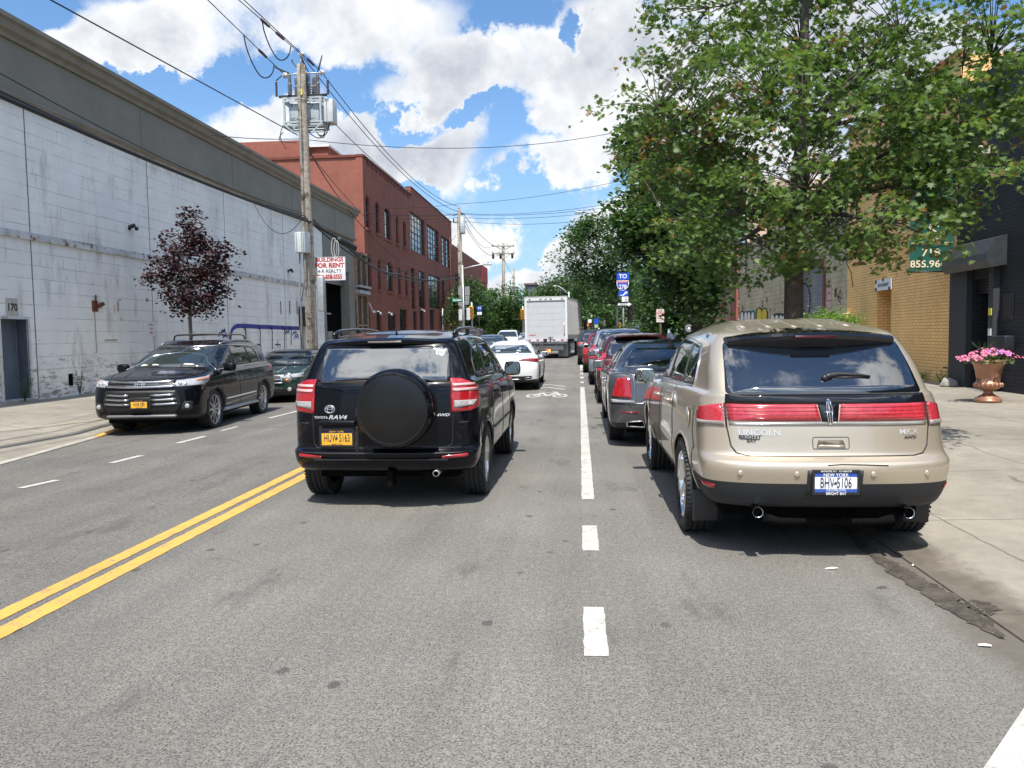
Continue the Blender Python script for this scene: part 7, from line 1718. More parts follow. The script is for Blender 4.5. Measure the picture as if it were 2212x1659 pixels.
mb.build('hinge', plain('hinge_grey', (.42, .42, .44), .5), dr)
mb = MB(); mb.box(-1.02, -.62, .045, .055, zf+.22, zf+.28); mb.build('door_label', plain('label_red', (.45, .16, .16), .6), dr)
mb = MB(); 
for a_ in (-1.05, 1.05): mb.box(a_-.015, a_+.015, .045, .056, zt-.62, zt-.28); 
mb.box(-1.05, -.85, .045, .056, zt-.30, zt-.27); mb.box(.85, 1.05, .045, .056, zt-.30, zt-.27); mb.build('reflective_tape', plain('tape_grey', (.35, .35, .37), .4), dr)
mb = MB(); mb.tube([(1.06, .03, 1.5), (1.06, .03, 2.1)], .018, 6); mb.box(1.02, 1.10, -.01, .04, 1.42, 1.50); mb.build('latch', GALV, tk)
for x in (-.95, -.3, 0, .3, .95): mb = MB(); mb.box(x-.06, x+.06, -.02, 0, zt-.14, zt-.10); mb.build('marker_lamp', plain('marker_dark', (.16, .10, .08), .4), tk)
mb = MB()
for k in range(9): x = -1.05+k*.24; mb.box(x, x+.14, -.02, -.002, zf-.08, zf-.02, k % 2)
mb.build('reflective_strip', [plain('tape_red', (.35, .03, .03), .4), WHT], tk)
mb = MB(); mb.box(-1.18, 1.18, -.05, .25, .86, .99); mb.box(-1.0, 1.0, .02, .10, .45, .86); mb.box(-.95, .95, .3, LT, .70, .92); mb.bar((-.35, -.1, .98), (-.22, -.15, .22), .07, .07); mb.bar((-.18, -.1, .98), (-.20, -.18, .22), .05, .05); mb.bar((.62, -.05, .95), (.62, -.05, .5), .05); mb.bar((-.65, -.05, .95), (-.65, -.05, .5), .05); mb.bar((-1.0, -.06, .55), (1.0, -.06, .55), .06, .10)
mb.build('tail_lift', plain('lift_grey', (.13, .13, .135), .5, .3, var=.3), tk)
mb = MB(); mb.box(-.15, .05, -.10, 0, 1.0, 1.15); mb.box(.22, .28, -.08, 0, 1.0, 1.25); mb.box(.12, .40, -.08, 0, 1.22, 1.25); mb.build('lift_control', BLK, tk)
for x, col in ((-.15, 0), (.18, 1)):
    if x > 0:
        mb = MB(); mb.box(.0, .30, -.10, -.06, .36, .56, 0); mb.box(.02, .14, -.115, -.10, .38, .54, 1); mb.box(.15, .26, -.115, -.10, .38, .54, 2)
        mb.build('tail_light', [BLK, emit('lit_red_lamp', (1, .06, .02), 3.0), emit('lit_amber_lamp', (1, .25, .04), 3.0)], tk)
mb = MB(); mb.box(-.90, -.60, -.08, -.04, .38, .54); mb.build('tail_light', REDL, tk)
for g in (-1, 1):
    mb = MB(); mb.box(g*.62 if g > 0 else -1.2, g*1.2 if g > 0 else -.62, .55, .58, .10, .92); mb.build('mud_flap', plain('flap_grey', (.25, .25, .25), .7, var=.1), tk)
    for dx in (0, -.28*g):
        mb = MB(); mb.lathe([(1e-3, -.11), (.28, -.11), (.46, -.12), (.49, -.09), (.49, .09), (.46, .12), (.28, .11), (1e-3, .11)], (g*1.08+dx, 1.25, .49), 28, 'x'); w_ = mb.build('wheel', RUB, tk)
        if dx == 0: mb = MB(); mb.lathe([(1e-3, g*.02), (.24, g*.05), (.28, g*.115)], (g*1.08, 1.25, .49), 20, 'x'); mb.build('rim', GALV, w_)
    mb = MB(); mb.lathe([(1e-3, -.11), (.28, -.11), (.46, -.12), (.49, -.09), (.49, .09), (.46, .12), (.28, .11), (1e-3, .11)], (g*1.05, 6.0, .49), 28, 'x'); w_ = mb.build('wheel', RUB, tk)
    mb = MB(); mb.lathe([(1e-3, g*.02), (.24, g*.05), (.28, g*.115)], (g*1.05, 6.0, .49), 20, 'x'); mb.build('rim', GALV, w_)
    mb = MB(); mb.cbox(*sorted((g*1.28, g*1.50)), 7.9, 8.0, 1.6, 2.3, .03); mb.build('mirror', BLK, tk)
mb = MB(); mb.prism([(6.75, .5), (6.75, 2.55), (8.0, 2.55), (8.5, 1.75), (8.75, 1.55), (8.75, .5)], -1.08, 1.08, 'x'); mb.build('cab', TFR, tk)
mb = MB(); mb.box(-1.2, -.4, 2.6, 3.8, .45, .85); mb.cbox(.5, 1.15, 2.6, 4.0, .40, .85, .06); mb.build('fuel_tank', GALV, tk)

# person crossing beside the truck (tiny in view, still a whole figure)
def person(name, label, loc, rz, top, legs, skin=(.35, .2, .14), h=1.75):
    root = thing(name, label, 'person', loc, rz); k = h/1.75
    pts = {'pel': (0, 0, .95, .13), 'wai': (0, .01, 1.10, .125), 'che': (0, 0, 1.32, .155), 'nec': (0, .01, 1.50, .06), 'hea': (0, .02, 1.60, .085), 'top': (0, .01, 1.70, .075),
           'shl': (-.17, 0, 1.42, .06), 'ell': (-.25, -.04, 1.15, .042), 'wrl': (-.22, .08, .93, .03), 'hal': (-.21, .11, .85, .035), 'shr': (.17, 0, 1.42, .06), 'elr': (.25, -.06, 1.15, .042), 'wrr': (.24, .02, .90, .03), 'har': (.23, .04, .82, .035),
           'hil': (-.10, 0, .88, .09), 'knl': (-.11, .10, .50, .06), 'anl': (-.10, .0, .10, .042), 'fol': (-.10, .13, .04, .04), 'hir': (.10, 0, .88, .09), 'knr': (.11, -.02, .50, .06), 'anr': (.10, -.16, .12, .042), 'for': (.10, -.04, .04, .04)}
    ks = list(pts); E__ = [('pel', 'wai'), ('wai', 'che'), ('che', 'nec'), ('nec', 'hea'), ('hea', 'top'), ('che', 'shl'), ('shl', 'ell'), ('ell', 'wrl'), ('wrl', 'hal'), ('che', 'shr'), ('shr', 'elr'), ('elr', 'wrr'), ('wrr', 'har'), ('pel', 'hil'), ('hil', 'knl'), ('knl', 'anl'), ('anl', 'fol'), ('pel', 'hir'), ('hir', 'knr'), ('knr', 'anr'), ('anr', 'for')]
    me = bpy.data.meshes.new('body'); me.from_pydata([tuple(c_*k for c_ in pts[q][:3]) for q in ks], [(ks.index(a), ks.index(b)) for a, b in E__], [])
    o = mk('body', me, None, root); md = o.modifiers.new('s', 'SKIN'); md.use_smooth_shade = True
    for i, q in enumerate(ks): me.skin_vertices[0].data[i].radius = (pts[q][3], pts[q][3]*.85)
    me.skin_vertices[0].data[0].use_root = True
    o.modifiers.new('b', 'SUBSURF').levels = 1; o.modifiers[-1].render_levels = 1
    m, nt = new_mat('clothes_'+str(len(MATS)))
    z = nt.add('ShaderNodeSeparateXYZ', {0: nt.add('ShaderNodeTexCoord').outputs['Object']}).outputs[2]
    c_ = nt.mix(nt.ramp(z, .94*k, .95*k), legs, top); c_ = nt.mix(nt.ramp(z, 1.49*k, 1.50*k), c_, skin); c_ = nt.mix(nt.ramp(z, .085*k, .075*k), c_, (.7, .7, .7))
    fin_mat(nt, **{'Base Color': c_, 'Roughness': .8}); me.materials.append(m)
    mb = MB(); mb.ellip((0, -.01, 1.69*k), (.095, .10, .085)); mb.build('hair', INK, root)
    return root
p_ = GY(1261, 740, 78); person('person', 'pedestrian in dark clothes and white shoes standing right of the truck', (p_.x, 78, gz(78)), 2.4, (.03, .03, .035), (.025, .028, .04))

# ------------------------------------------------------------------ poles, wires, signs
WOOD = plain('pole_wood', (.31, .27, .22), .9, var=.35, scale=9, bump=1.0, bscale=18, dirt=(.10, .075, .055), dscale=2.5, dthr=.52)
PORC = plain('porcelain', (.55, .56, .58), .25); TRG = plain('transformer_grey', (.40, .44, .45), .45, .2, var=.1, scale=3, dirt=(.22, .22, .2), dscale=4, dthr=.6)
WIRE = plain('wire_black', (.02, .02, .022), .6)
Y1 = 26.0
pb0, pt0 = GY(676, 762, Y1), GY(649, 140, Y1); pb0.z = .1
pole = thing('utility_pole', 'weathered wooden utility pole carrying a grey transformer, left pavement', 'utility pole', (pb0.x, Y1, .1))
def PL(px, py, y=Y1):       # point in the pole's own space
    p = GY(px, py, y); return Vector((p.x-pb0.x, p.y-Y1, p.z-.1))
T0 = PL(650, 140); mb = MB()
def pax(z): t = z/T0.z; return Vector((T0.x*t, T0.y*t, z))
R_ = random.Random(9)
mb.tube([pax(z)+Vector((R_.uniform(-.008, .008), 0, 0)) for z in [T0.z*i/18 for i in range(19)]], [.205-.06*i/18+R_.uniform(-.006, .006) for i in range(19)], 16)
mb.build('shaft', WOOD, pole)
# pole top insulators
mb = MB()
for px, py in ((616, 163), (696, 157)):
    a = pax(T0.z-.25); b = PL(px, py); mb.tube([a, (a+b)/2+Vector((0, 0, -.02)), b], .025, 6)
mb.tube([T0, T0+Vector((0, 0, .28))], .03, 6); mb.build('insulator_arm', GALV, pole)
for px, py in ((616, 163), (696, 157), (651, 118)):
    p = PL(px, py); mb = MB(); mb.lathe([(1e-3, -.09), (.05, -.09), (.10, -.05), (.10, -.02), (.06, 0), (.09, .03), (.09, .06), (.04, .09), (1e-3, .09)], tuple(p), 14, 'x'); mb.build('insulator', PORC, pole)
# transformer: frame, tank, cabinet, bushings
yb = Y1+.55; xa, xb2 = PL(624, 240, yb).x, PL(697, 240, yb).x; za, zb2 = PL(650, 268, yb).z, PL(650, 223, yb).z
tr = thing_part = bpy.data.objects.new('transformer', None); COL.objects.link(tr); tr.parent = pole
mb = MB()
mb.cbox(xa+.05, xb2-.08, .40, .95, za+.02, zb2-.03, .03); o = mb.build('tank', TRG, tr)
mb = MB()
for z in (zb2, zb2+.10, za, za-.10):
    for y_ in (.28, 1.02): mb.bar((xa-.10, y_, z), (xb2+.06, y_, z), .045, .06)
    for x_ in (xa-.10, xb2+.06): mb.bar((x_, .28, z), (x_, 1.02, z), .045, .06)
for x_ in (xa-.06, xb2+.02):
    for y_ in (.28, 1.02): mb.bar((x_, y_, za-.1), (x_, y_, zb2+.1), .06)
mb.bar((xa-.06, .28, za-.1), (xa+.25, .28, za-.35), .04); mb.bar((xb2, .28, za-.1), (xb2-.3, .28, za-.35), .04); mb.bar((xa+.2, .28, za-.35), (xb2+.1, .28, za-.35), .05)
mb.build('frame', TRG, tr)
mb = MB(); mb.cbox(xb2+.10, xb2+.42, .35, .85, za-.02, zb2+.06, .02); mb.build('cabinet', plain('cabinet_grey', (.50, .51, .50), .5, .1), tr)
mb = MB(); mb.box(xa+.55, xa+.95, .385, .40, za+.15, zb2-.15); mb.text('5', .13, (xa+.16, .395, zb2-.12), (1, 0, 0), (0, 0, 1), 1); mb.text('7', .13, (xb2-.30, .395, zb2-.12), (1, 0, 0), (0, 0, 1), 1); mb.text('UC-R', .14, (xa+.26, .395, za+.12), (1, 0, 0), (0, 0, 1), 1); mb.build('marking', [TRG, INK], tr)
mb = MB(); mb.bar((xa-.28, .4, zb2+.20), (xb2+.22, .4, zb2+.20), .05, .08); mb.build('bushing_rail', INK, tr)
for i, (x_, y_) in enumerate(((xa+.10, .45), (xa+.22, .75), (xa+.72, .45), (xa+.82, .8), (xb2-.42, .42), (xb2-.28, .72), (xb2-.12, .48))):
    mb = MB(); pr = [(.05, 0)]
    for k in range(6): pr += [(.085, .05+k*.085), (.05, .09+k*.085)]
    pr += [(.055, .60), (.055, .78), (.03, .86), (1e-3, .88)]
    mb.lathe(pr, (x_, y_, zb2+.12), 12); o = mb.build('bushing', plain('bushing_grey', (.10, .10, .11), .35), tr)
for x_ in (xa-.36, xb2+.26):
    mb = MB(); pr = [(1e-3, 0)]
    for k in range(7): pr += [(.045, k*.075), (.03, .04+k*.075)]
    pr += [(1e-3, .55)]; mb.lathe(pr, (x_, .4, zb2+.22), 10); mb.build('surge_arrester', plain('arrester_brown', (.05, .035, .035), .4), tr)
mb = MB()
def loop(a, b, dx, dz, r=.018):
    a, b = Vector(a), Vector(b); mb.tube([a.lerp(b, k/12)+Vector((dx, 0, dz))*math.sin(PI*k/12) for k in range(13)], r, 6)

def along(px, py, qx, qy, d):
    A = GY(px, py, Y1); Q = GX(qx, qy, A.x-.1); u = (Q-A).normalized(); p = A+u*d; return Vector((p.x-pb0.x, p.y-Y1, p.z-.1))
WLN = ((651, 118, 516, 0), (616, 163, 449, 0))
for w_ in WLN:
    a_, b_ = along(*w_, .9), along(*w_, 3.1); mb.tube([a_.lerp(b_, .5-.5*math.cos(PI*k/16)+.10*math.sin(2*PI*k/16))-Vector((0, 0, .78*math.sin(PI*k/16)**.7)) for k in range(17)], .02, 6)
loop((xa+.10, .45, zb2+1.0), PL(622, 160), -.5, .25); loop((xa-.36, .4, zb2+.75), (xa+.10, .45, zb2+.95), .1, .15)
loop((xb2-.12, .48, zb2+1.0), PL(689, 150), .15, .5); loop((xb2-.42, .42, zb2+1.0), PL(660, 150), -.2, .5); loop(PL(633, 130), PL(645, 150), -.12, .1); loop((xb2+.2, .4, za-.1), (xb2-.5, .3, za-.3), .1, -.35); loop((xb2+.1, .4, za-.2), (xb2-.2, .3, za-.3), .1, -.30)
loop(PL(612, 285), PL(640, 308), -.35, -.1, .014); loop(PL(612, 270), PL(618, 322), -.15, .0, .014); loop((xb2+.25, .5, za), (xb2-.1, .3, za-.45), .05, -.2, .02)
mb.build('jumper_cable', WIRE, pole)
mb = MB()
for w_, d0 in ((WLN[0], 1.5), (WLN[0], 2.6), (WLN[1], 1.5), ((696, 157, 527, 0), .8)):
    mb.tube([along(*w_, d0), along(*w_, d0+.55)], .045, 7)
mb.build('dead_end_insulator', plain('insulator_brown', (.06, .035, .04), .4), pole)
# junction box, conduits and tapes
p = PL(662, 526); mb = MB(); mb.cbox(p.x-.24, p.x+.22, -.48, -.18, p.z-.36, p.z+.34, .03); o = mb.build('junction_box', plain('box_pale', (.52, .56, .55), .45, var=.05), pole)
mb = MB(); mb.tube([(p.x+.05, -.33, p.z-.36), (p.x+.04, -.33, p.z-1.2), (p.x-.16, -.22, p.z-2.0)], .02, 6); mb.tube([(p.x-.15, -.28, p.z-.3), (p.x-.20, -.22, p.z-1.8), (p.x-.14, -.2, 0)], .03, 6); mb.tube([(p.x-.24, -.1, p.z+.3), (p.x-.24, -.1, p.z-3), (p.x-.1, -.18, 0.1)], .025, 6); mb.build('conduit', plain('conduit_grey', (.25, .25, .25), .5), pole)
p = PL(686, 625); mb = MB(); mb.cbox(p.x-.05, p.x+.18, .05, .30, p.z-.75, p.z+.45, .03); mb.build('cable_guard', GALV, pole)
mb = MB(); p = PL(655, 202); mb.box(p.x-.03, p.x+.04, -.19, -.15, p.z-.10, p.z+.10); mb.build('tag', plain('tag_yellow', (.55, .48, .08), .6), pole)
# for rent sign fixed to the pole
a, b = GY(680, 556, Y1+.35), GY(744, 556, Y1+.35); zt_, zb_ = GY(710, 555, Y1+.35).z, GY(710, 606, Y1+.35).z
sg = thing('for_rent_sign', 'white for rent sign with red and black lettering behind the utility pole', 'sign', ((a.x+b.x)/2, Y1+.35, zb_)); w2 = (b.x-a.x)/2+.03; hh_ = zt_-zb_
mb = MB(); mb.cbox(-w2, w2, -.03, .03, 0, hh_, .01); mb.build('board', plain('sign_white', (.70, .71, .73), .5, var=.04), sg)
mb = MB(); SR_ = plain('sign_red', (.42, .035, .03), .6)
for t_, z, s_, sx_, m_, bo in (('BUILDINGS', .87, .185, 1.13, 0, .045), ('FOR RENT', .63, .21, 1.12, 0, .05), ('4-R REALTY', .385, .165, 1.05, 1, .008), ('718-858-5555', .14, .205, .80, 0, .045)):
    mb.text(t_, s_*hh_/.80, (.0, -.031, z*hh_), (1, 0, 0), (0, 0, 1), m_, sx_*.93, bold=bo)
mb.build('lettering', [SR_, INK], sg); mb = MB()
for z in (.0, hh_-.02): mb.box(-w2, w2, -.035, -.029, z, z+.018)
for x in (-w2, w2-.018): mb.box(x, x+.018, -.036, -.029, 0, hh_)
mb.build('edge', plain('sign_edge', (.5, .5, .52), .5), sg)

# the other wooden poles of the line
def wpole(name, label, pxb, pxt, pyt, Y, r=.16, arms=(), grp='wooden utility poles along the left pavement'):
    b, t = GY(pxb, 735, Y), GY(pxt, pyt, Y); z0 = gz(Y)+.1; o = thing(name, label, 'utility pole', (b.x, Y, z0), 0, grp)
    mb = MB(); mb.tube([(0, 0, 0), ((t.x-b.x)*.5, 0, (t.z-z0)*.5), (t.x-b.x, 0, t.z-z0)], [r*1.15, r, r*.75], 12); mb.build('shaft', WOOD, o)
    for (py, x0, x1) in arms:
        q0, q1 = GY(x0, py, Y), GY(x1, py, Y); mb = MB(); mb.bar((q0.x-b.x, -.15, q0.z-z0), (q1.x-b.x, -.15, q1.z-z0), .12, .12); c0 = (q0.x+q1.x)/2-b.x
        mb.bar((c0, -.15, q0.z-z0-.7), ((q1.x-b.x)*.65+c0*.35, -.15, q1.z-z0), .05); mb.bar((c0, -.15, q0.z-z0-.7), ((q0.x-b.x)*.65+c0*.35, -.15, q0.z-z0), .05); mb.build('crossarm', WOOD, o)
        for f in (.02, .3, .7, .98):
            mb = MB(); x_ = (q0.x*(1-f)+q1.x*f)-b.x; mb.lathe([(1e-3, 0), (.06, .02), (.08, .10), (.05, .16), (.07, .22), (1e-3, .28)], (x_, -.15, q0.z-z0+.05), 10); mb.build('insulator', PORC, o)
    return o, b, t
o2, b2_, t2_ = wpole('utility_pole', 'second utility pole before the red building, with a slim canister near its top', 999, 991, 452, 54.0, .17, grp=None)
def L2(px, py): p = GY(px, py, 54.0); return Vector((p.x-b2_.x, 0, p.z-gz(54)-.1))
mb = MB(); p = L2(997, 488); mb.lathe([(1e-3, -.6), (.17, -.6), (.19, -.5), (.19, .55), (1e-3, .65)], (p.x+.1, -.3, p.z), 14); mb.build('canister', TRG, o2)
mb = MB(); q0, q1 = L2(980, 481), L2(1001, 481); mb.bar(q0, q1, .06); mb.bar(L2(978, 465), L2(1003, 462), .06)
for px in (980, 1001): mb.tube([L2(px, 481), L2(px, 472)], .05, 6)
mb.build('crossarm', INK, o2)
mb = MB(); mb.lathe([(1e-3, 0), (.07, .02), (.09, .12), (.05, .2), (1e-3, .25)], tuple(L2(991, 452)), 10); mb.build('insulator', PORC, o2)
o3, b3_, t3_ = wpole('utility_pole', 'distant utility pole with two crossarms, left of the truck', 1089, 1087, 524, 88.0, .19, arms=((532, 1063, 1111), (548, 1063, 1112)), grp=None)
mb = MB(); 
for px, py in ((1066, 553), (1082, 553), (1107, 552)): p = GY(px, py, 88); mb.lathe([(1e-3, -.35), (.12, -.35), (.14, .2), (1e-3, .3)], (p.x-b3_.x, -.3, p.z-gz(88)-.1), 10)
mb.build('cutout', INK, o3)
o4, b4_, t4_ = wpole('utility_pole', 'bare stub of a wooden pole right of the distant crossarm pole', 1110, 1110, 579, 96.0, .17, grp=None)
# street lamps
def lamp(name, label, px, pyb, pyt, Y, tip, grp='cobra head street lamps', r=.10):
    b = GY(px, 735, Y); t = GY(px, pyt, Y); z0 = gz(Y)+.1; o = thing(name, label, 'street lamp', (b.x, Y, z0), 0, grp); h = t.z-z0
    mb = MB(); mb.tube([(0, 0, 0), (0, 0, h*.5), (0, 0, h)], [r, r*.85, r*.65], 10); mb.build('post', plain('lamp_post_grey', (.42, .44, .46), .45, .4, var=.1), o)
    e = GY(tip[0], tip[1], Y); ex, ez = e.x-b.x, e.z-z0; mb = MB(); k = .78
    mb.tube([(0, 0, h-.25), (ex*.35, 0, h-.25+(ez-h+.25)*.60), (ex*.60, 0, h-.25+(ez-h+.25)*.93), (ex*k, 0, ez)], [r*.5, r*.45, r*.4, r*.35], 8); mb.build('arm', GALV, o)
    mb = MB(); mb.cbox(min(ex*k, ex), max(ex*k, ex), -.13, .13, ez-.06, ez+.06, .03); mb.build('lamp_head', TRG, o); mb = MB(); mb.cbox(ex*(k+.1)-.05, ex*(k+.1)+.05, -.04, .04, ez+.06, ez+.14, .01); mb.build('photocell', BLK, o); return o
lp2 = lamp('street_lamp', 'grey street lamp before the second utility pole, its arm reaching over the left lane', 1002, 735, 573, 52.5, (1062, 571))
lamp('street_lamp', 'street lamp whose arm comes out of the dark tree crown on the right', 1333, 735, 473, 52, (1241, 459))
lamp('street_lamp', 'far street lamp standing above the box truck roof', 1230, 735, 630, 70, (1195, 618))
lamp('street_lamp', 'slim pale lamp post left of the truck among the trees', 1131, 735, 646, 84, (1108, 640))

# wires
def wire(label, pts, r=.012, sag=.0, name='overhead_wire', grp='overhead wires', n=22):
    """pts: world points; each span hangs with its own sag"""
    mb = MB(); P_ = [Vector(p) for p in pts]; out = []
    for i in range(len(P_)-1):
        s_ = sag[i] if isinstance(sag, (list, tuple)) else sag
        for k in range(n): t = k/n; out.append(P_[i].lerp(P_[i+1], t)-Vector((0, 0, 4*s_*t*(1-t))))
    out.append(P_[-1]); mb.tube(out, r, 5); return tag(mb.build(name, WIRE), label, 'wire', grp)
def W1(px, py): return GY(px, py, Y1)
def behind(P, px, py, Y):           # carry a line on past the frame edge to the pole behind the camera
    Q = GX(px, py, P.x-.1); d = Q-P; return P+d*((-14-P.y)/d.y)
A_ = W1(651, 118); wire('primary wire from the transformer pole top to the upper left frame edge', [A_, behind(A_, 516, 0, 16)], .014)
A_ = W1(696, 157); wire('second primary wire close beside the first, leaving the pole top upper left', [A_, behind(A_, 527, 0, 16.2)], .014)
A_ = W1(616, 163); wire('left primary wire running from the left insulator to the top frame edge', [A_, behind(A_, 449, 0, 16.2)], .014)
A_ = W1(643, 292); wire('lone wire crossing the sky from the far upper left to the pole below the transformer', [A_, behind(A_, 110, 0, 9)], .016)
p2t = GY(991, 452, 54); 
wire('primary wire from the transformer pole to the second pole, uppermost', [W1(696, 157), GY(992, 446, 54)], .016, .9)
wire('primary wire from the transformer pole to the second pole, middle one', [W1(651, 118), GY(1001, 461, 54)], .016, 1.0)
wire('primary wire from the transformer pole to the second pole, lowest and steepest', [GY(714, 258, Y1+.5), GY(978, 465, 54)], .014, .5)
wire('thick twisted service cable dropping from the pole toward the red building', [W1(665, 320), GX(735, 430, XW+.3), GX(860, 560, XW+.3), GY(960, 563, 53), GY(993, 520, 54)], .022, [.1, .3, .5, .3])
wire('thin cable below the service cable on the red facade', [W1(668, 330), GX(790, 470, XW+.3), GX(905, 545, XW+.3), GY(985, 508, 54)], .014, [.1, .3, .6])
for i, (lab, ya_, yb_, r_, xw) in enumerate((('thick black cable bundle along the white wall, lowest strand', 207, 480, .042, -8.7), ('black cable of the bundle along the white wall, second strand', 203, 474, .025, -8.75), ('upper black cable of the bundle along the white wall', 197, 468, .020, -8.8), ('thin cable above the bundle along the white wall', 158, 462, .011, -8.85))):
    a = W1(672-4*i, ya_*0+yb_); q = GX(0, ya_, a.x); 
    d = q-a; e = a+d*((-14-a.y)/d.y); m_ = a.lerp(q, .5); wire(lab, [a, q, e], r_, [.10+.05*i, .4], 'overhead_cable')
A_ = W1(668, 470)
wire('thick black cable bundle from the pole down past the red building', [W1(676, 482), W1(705, 505)+Vector((0, 1.5, 0)), GY(860, 592, 40), GY(960, 605, 50), GY(993, 597, 54)], .055, [.02, .35, .15, .05], 'overhead_cable')
wire('second heavy cable under the bundle beside the red building', [W1(678, 486), GY(800, 573, 36), GY(900, 606, 46), GY(993, 600, 54)], .035, [.12, .2, .1], 'overhead_cable')
wire('third cable above the bundle beside the red building', [W1(676, 474), GY(820, 560, 38), GY(930, 596, 48), GY(993, 590, 54)], .022, [.3, .25, .1], 'overhead_cable')
wire('fourth thin cable of the bundle crossing the red facade', [W1(677, 478), GY(780, 545, 35), GY(880, 584, 44), GY(993, 594, 54)], .018, [.35, .3, .2], 'overhead_cable')
mb = MB(); a, b = W1(709, 508)+Vector((0, 1.0, 0)), W1(732, 524)+Vector((0, 2.0, 0)); mb.tube([a, a.lerp(b, .08), a.lerp(b, .92), b], [.05, .13, .13, .05], 12); tag(mb.build('splice_case', plain('splice_black', (.02, .02, .022), .5)), 'fat black splice case hanging in the cable bundle right of the pole', 'splice case')
mb = MB(); c0 = W1(703, 500)+Vector((0, .9, -.1)); mb.tube([c0+Vector((.10*math.cos(a), 0, .34*math.sin(a)-.35)) for a in [2*PI*i/24 for i in range(24)]], .014, 6, closed=True); mb.tube([c0+Vector((.08+.09*math.cos(a), 0, .30*math.sin(a)-.40)) for a in [2*PI*i/24 for i in range(24)]], .014, 6, closed=True); tag(mb.build('cable_coil', plain('pale_cable', (.45, .45, .45), .6)), 'loops of pale cable hanging in front of the splice case', 'cable coil')
wire('thin cable looping on the white wall left of the pole', [GX(545, 432, XW+.4), W1(655, 468)], .012, .9, 'overhead_cable')
# wires that cross over the street to the right
wire('long crossing wire from the left roof over the street at transformer height', [GY(455, 292, 22), W1(648, 300), GY(1372, 277, 34)], .012, [.05, .55])
for lab, y0, x1, y1, s_ in (('crossing wire highest of those leaving the second pole to the right', 440, 1352, 388, .25), ('crossing wire second from the top over the second pole', 461, 1372, 430, .35), ('crossing wire third from the top over the second pole', 463, 1376, 439, .30), ('crossing wire fourth from the top over the second pole', 470, 1376, 447, .3), ('lowest crossing wire passing the second pole', 477, 1370, 462, .4)):
    Q = GY(993, y0, 54); wire(lab, [GX(790, y0-2 if y0 > 445 else y0+8, XW+.2), Q, GY(x1, y1, 46), GY(x1+260, y1-45, 40)], .013, [.15, s_, 0])
for lab, a_, b_ in (('wire from the second pole to the left end of the upper crossarm', (994, 455), (1064, 529)), ('wire from the second pole to the right end of the upper crossarm', (1001, 462), (1110, 529)), ('sagging wire from the second pole down to the distant pole', (1000, 480), (1084, 545))):
    wire(lab, [GY(*a_, 54), GY(*b_, 88)], .018, 1.2)
wire('low communication cable from the second pole to the far trees', [GY(1000, 600, 54), GY(1088, 640, 88)], .03, 1.0, 'overhead_cable')
wire('guy wire from the distant pole to the bare stub', [GY(1089, 560, 88), GY(1110, 600, 96)], .02, .1)

# road signs
def sign_post(name, label, px, pyt, Y, r=.03, mat=GALV, wood=False, grp=None):
    b = GY(px, 735, Y); t = GY(px, pyt, Y); z0 = gz(Y)+.1; o = thing(name, label, 'sign', (b.x, Y, z0), 0, grp)
    mb = MB(); mb.tube([(0, 0, 0), (0, 0, t.z-z0)], r, 8); mb.build('post', mat, o); return o, b, z0
def panel(o, b, z0, Y, x0, y0, x1, y1, mats, texts=(), name='sign_panel', rnd=.02, extra=None):
    p, q = GY(x0, y0, Y), GY(x1, y1, Y); cx, cz, w2, h2 = (p.x+q.x)/2-b.x, (p.z+q.z)/2-z0, (q.x-p.x)/2, (p.z-q.z)/2
    mb = MB(); mb.prism(rpoly([(cx-w2, cz-h2), (cx+w2, cz-h2), (cx+w2, cz+h2), (cx-w2, cz+h2)], rnd), -.07, -.05, 'y', 0)
    for (t, s_, dx, dz, sx_, m_) in texts: mb.text(t, s_*h2*2, (cx+dx*w2, -.072, cz+dz*h2), (1, 0, 0), (0, 0, 1), m_, sx_, bold=.02)
    if extra: extra(mb, cx, cz, w2, h2)
    return mb.build(name, mats, o)
SBL = plain('sign_blue', (.015, .07, .50), .4); SRD = plain('shield_red', (.5, .05, .05), .4)
Ys = 42.0
o, b, z0 = sign_post('highway_sign', 'blue highway signs with a numbered shield on a steel post, right pavement', 1347, 592, Ys, .045)
panel(o, b, z0, Ys, 1332, 590, 1359, 604, [SBL, WHT], [('TO', .85, 0, -.05, 1.0, 1)])
def shield(mb, cx, cz, w2, h2):
    P_ = [(-1, .95), (0, 1.0), (1, .95), (1.02, .3), (.85, -.35), (.45, -.8), (0, -1.05), (-.45, -.8), (-.85, -.35), (-1.02, .3)]
    mb.prism([(cx+x*w2, cz+z*h2) for x, z in P_], -.10, -.075, 'y', 1); mb.prism([(cx+x*w2*.9, cz+z*h2*.9) for x, z in P_], -.103, -.10, 'y', 0)
    mb.prism([(cx-w2*.9, cz+h2*.50), (cx+w2*.9, cz+h2*.50), (cx+w2*.9, cz+h2*.86), (cx-w2*.9, cz+h2*.86)], -.106, -.103, 'y', 2)
    mb.text('INTERSTATE', h2*.36, (cx, -.108, cz+h2*.68), (1, 0, 0), (0, 0, 1), 1, .75); mb.text('278', h2*1.15, (cx, -.108, cz-.08), (1, 0, 0), (0, 0, 1), 1, .85, bold=.02)
p, q = GY(1332, 606, Ys), GY(1358, 628, Ys); mb = MB(); shield(mb, (p.x+q.x)/2-b.x, (p.z+q.z)/2-z0, (q.x-p.x)/2, (p.z-q.z)/2); mb.build('route_shield', [SBL, WHT, SRD], o)
def arrow(mb, cx, cz, w2, h2):
    P_ = [(-.7, -.5), (-.2, -.5), (.35, .25), (.2, .5), (.85, .65), (.75, -.1), (.6, .05), (.0, -.75), (-.7, -.75)]
    mb.prism([(cx+x*w2, cz+z*h2) for x, z in P_], -.075, -.07, 'y', 1)
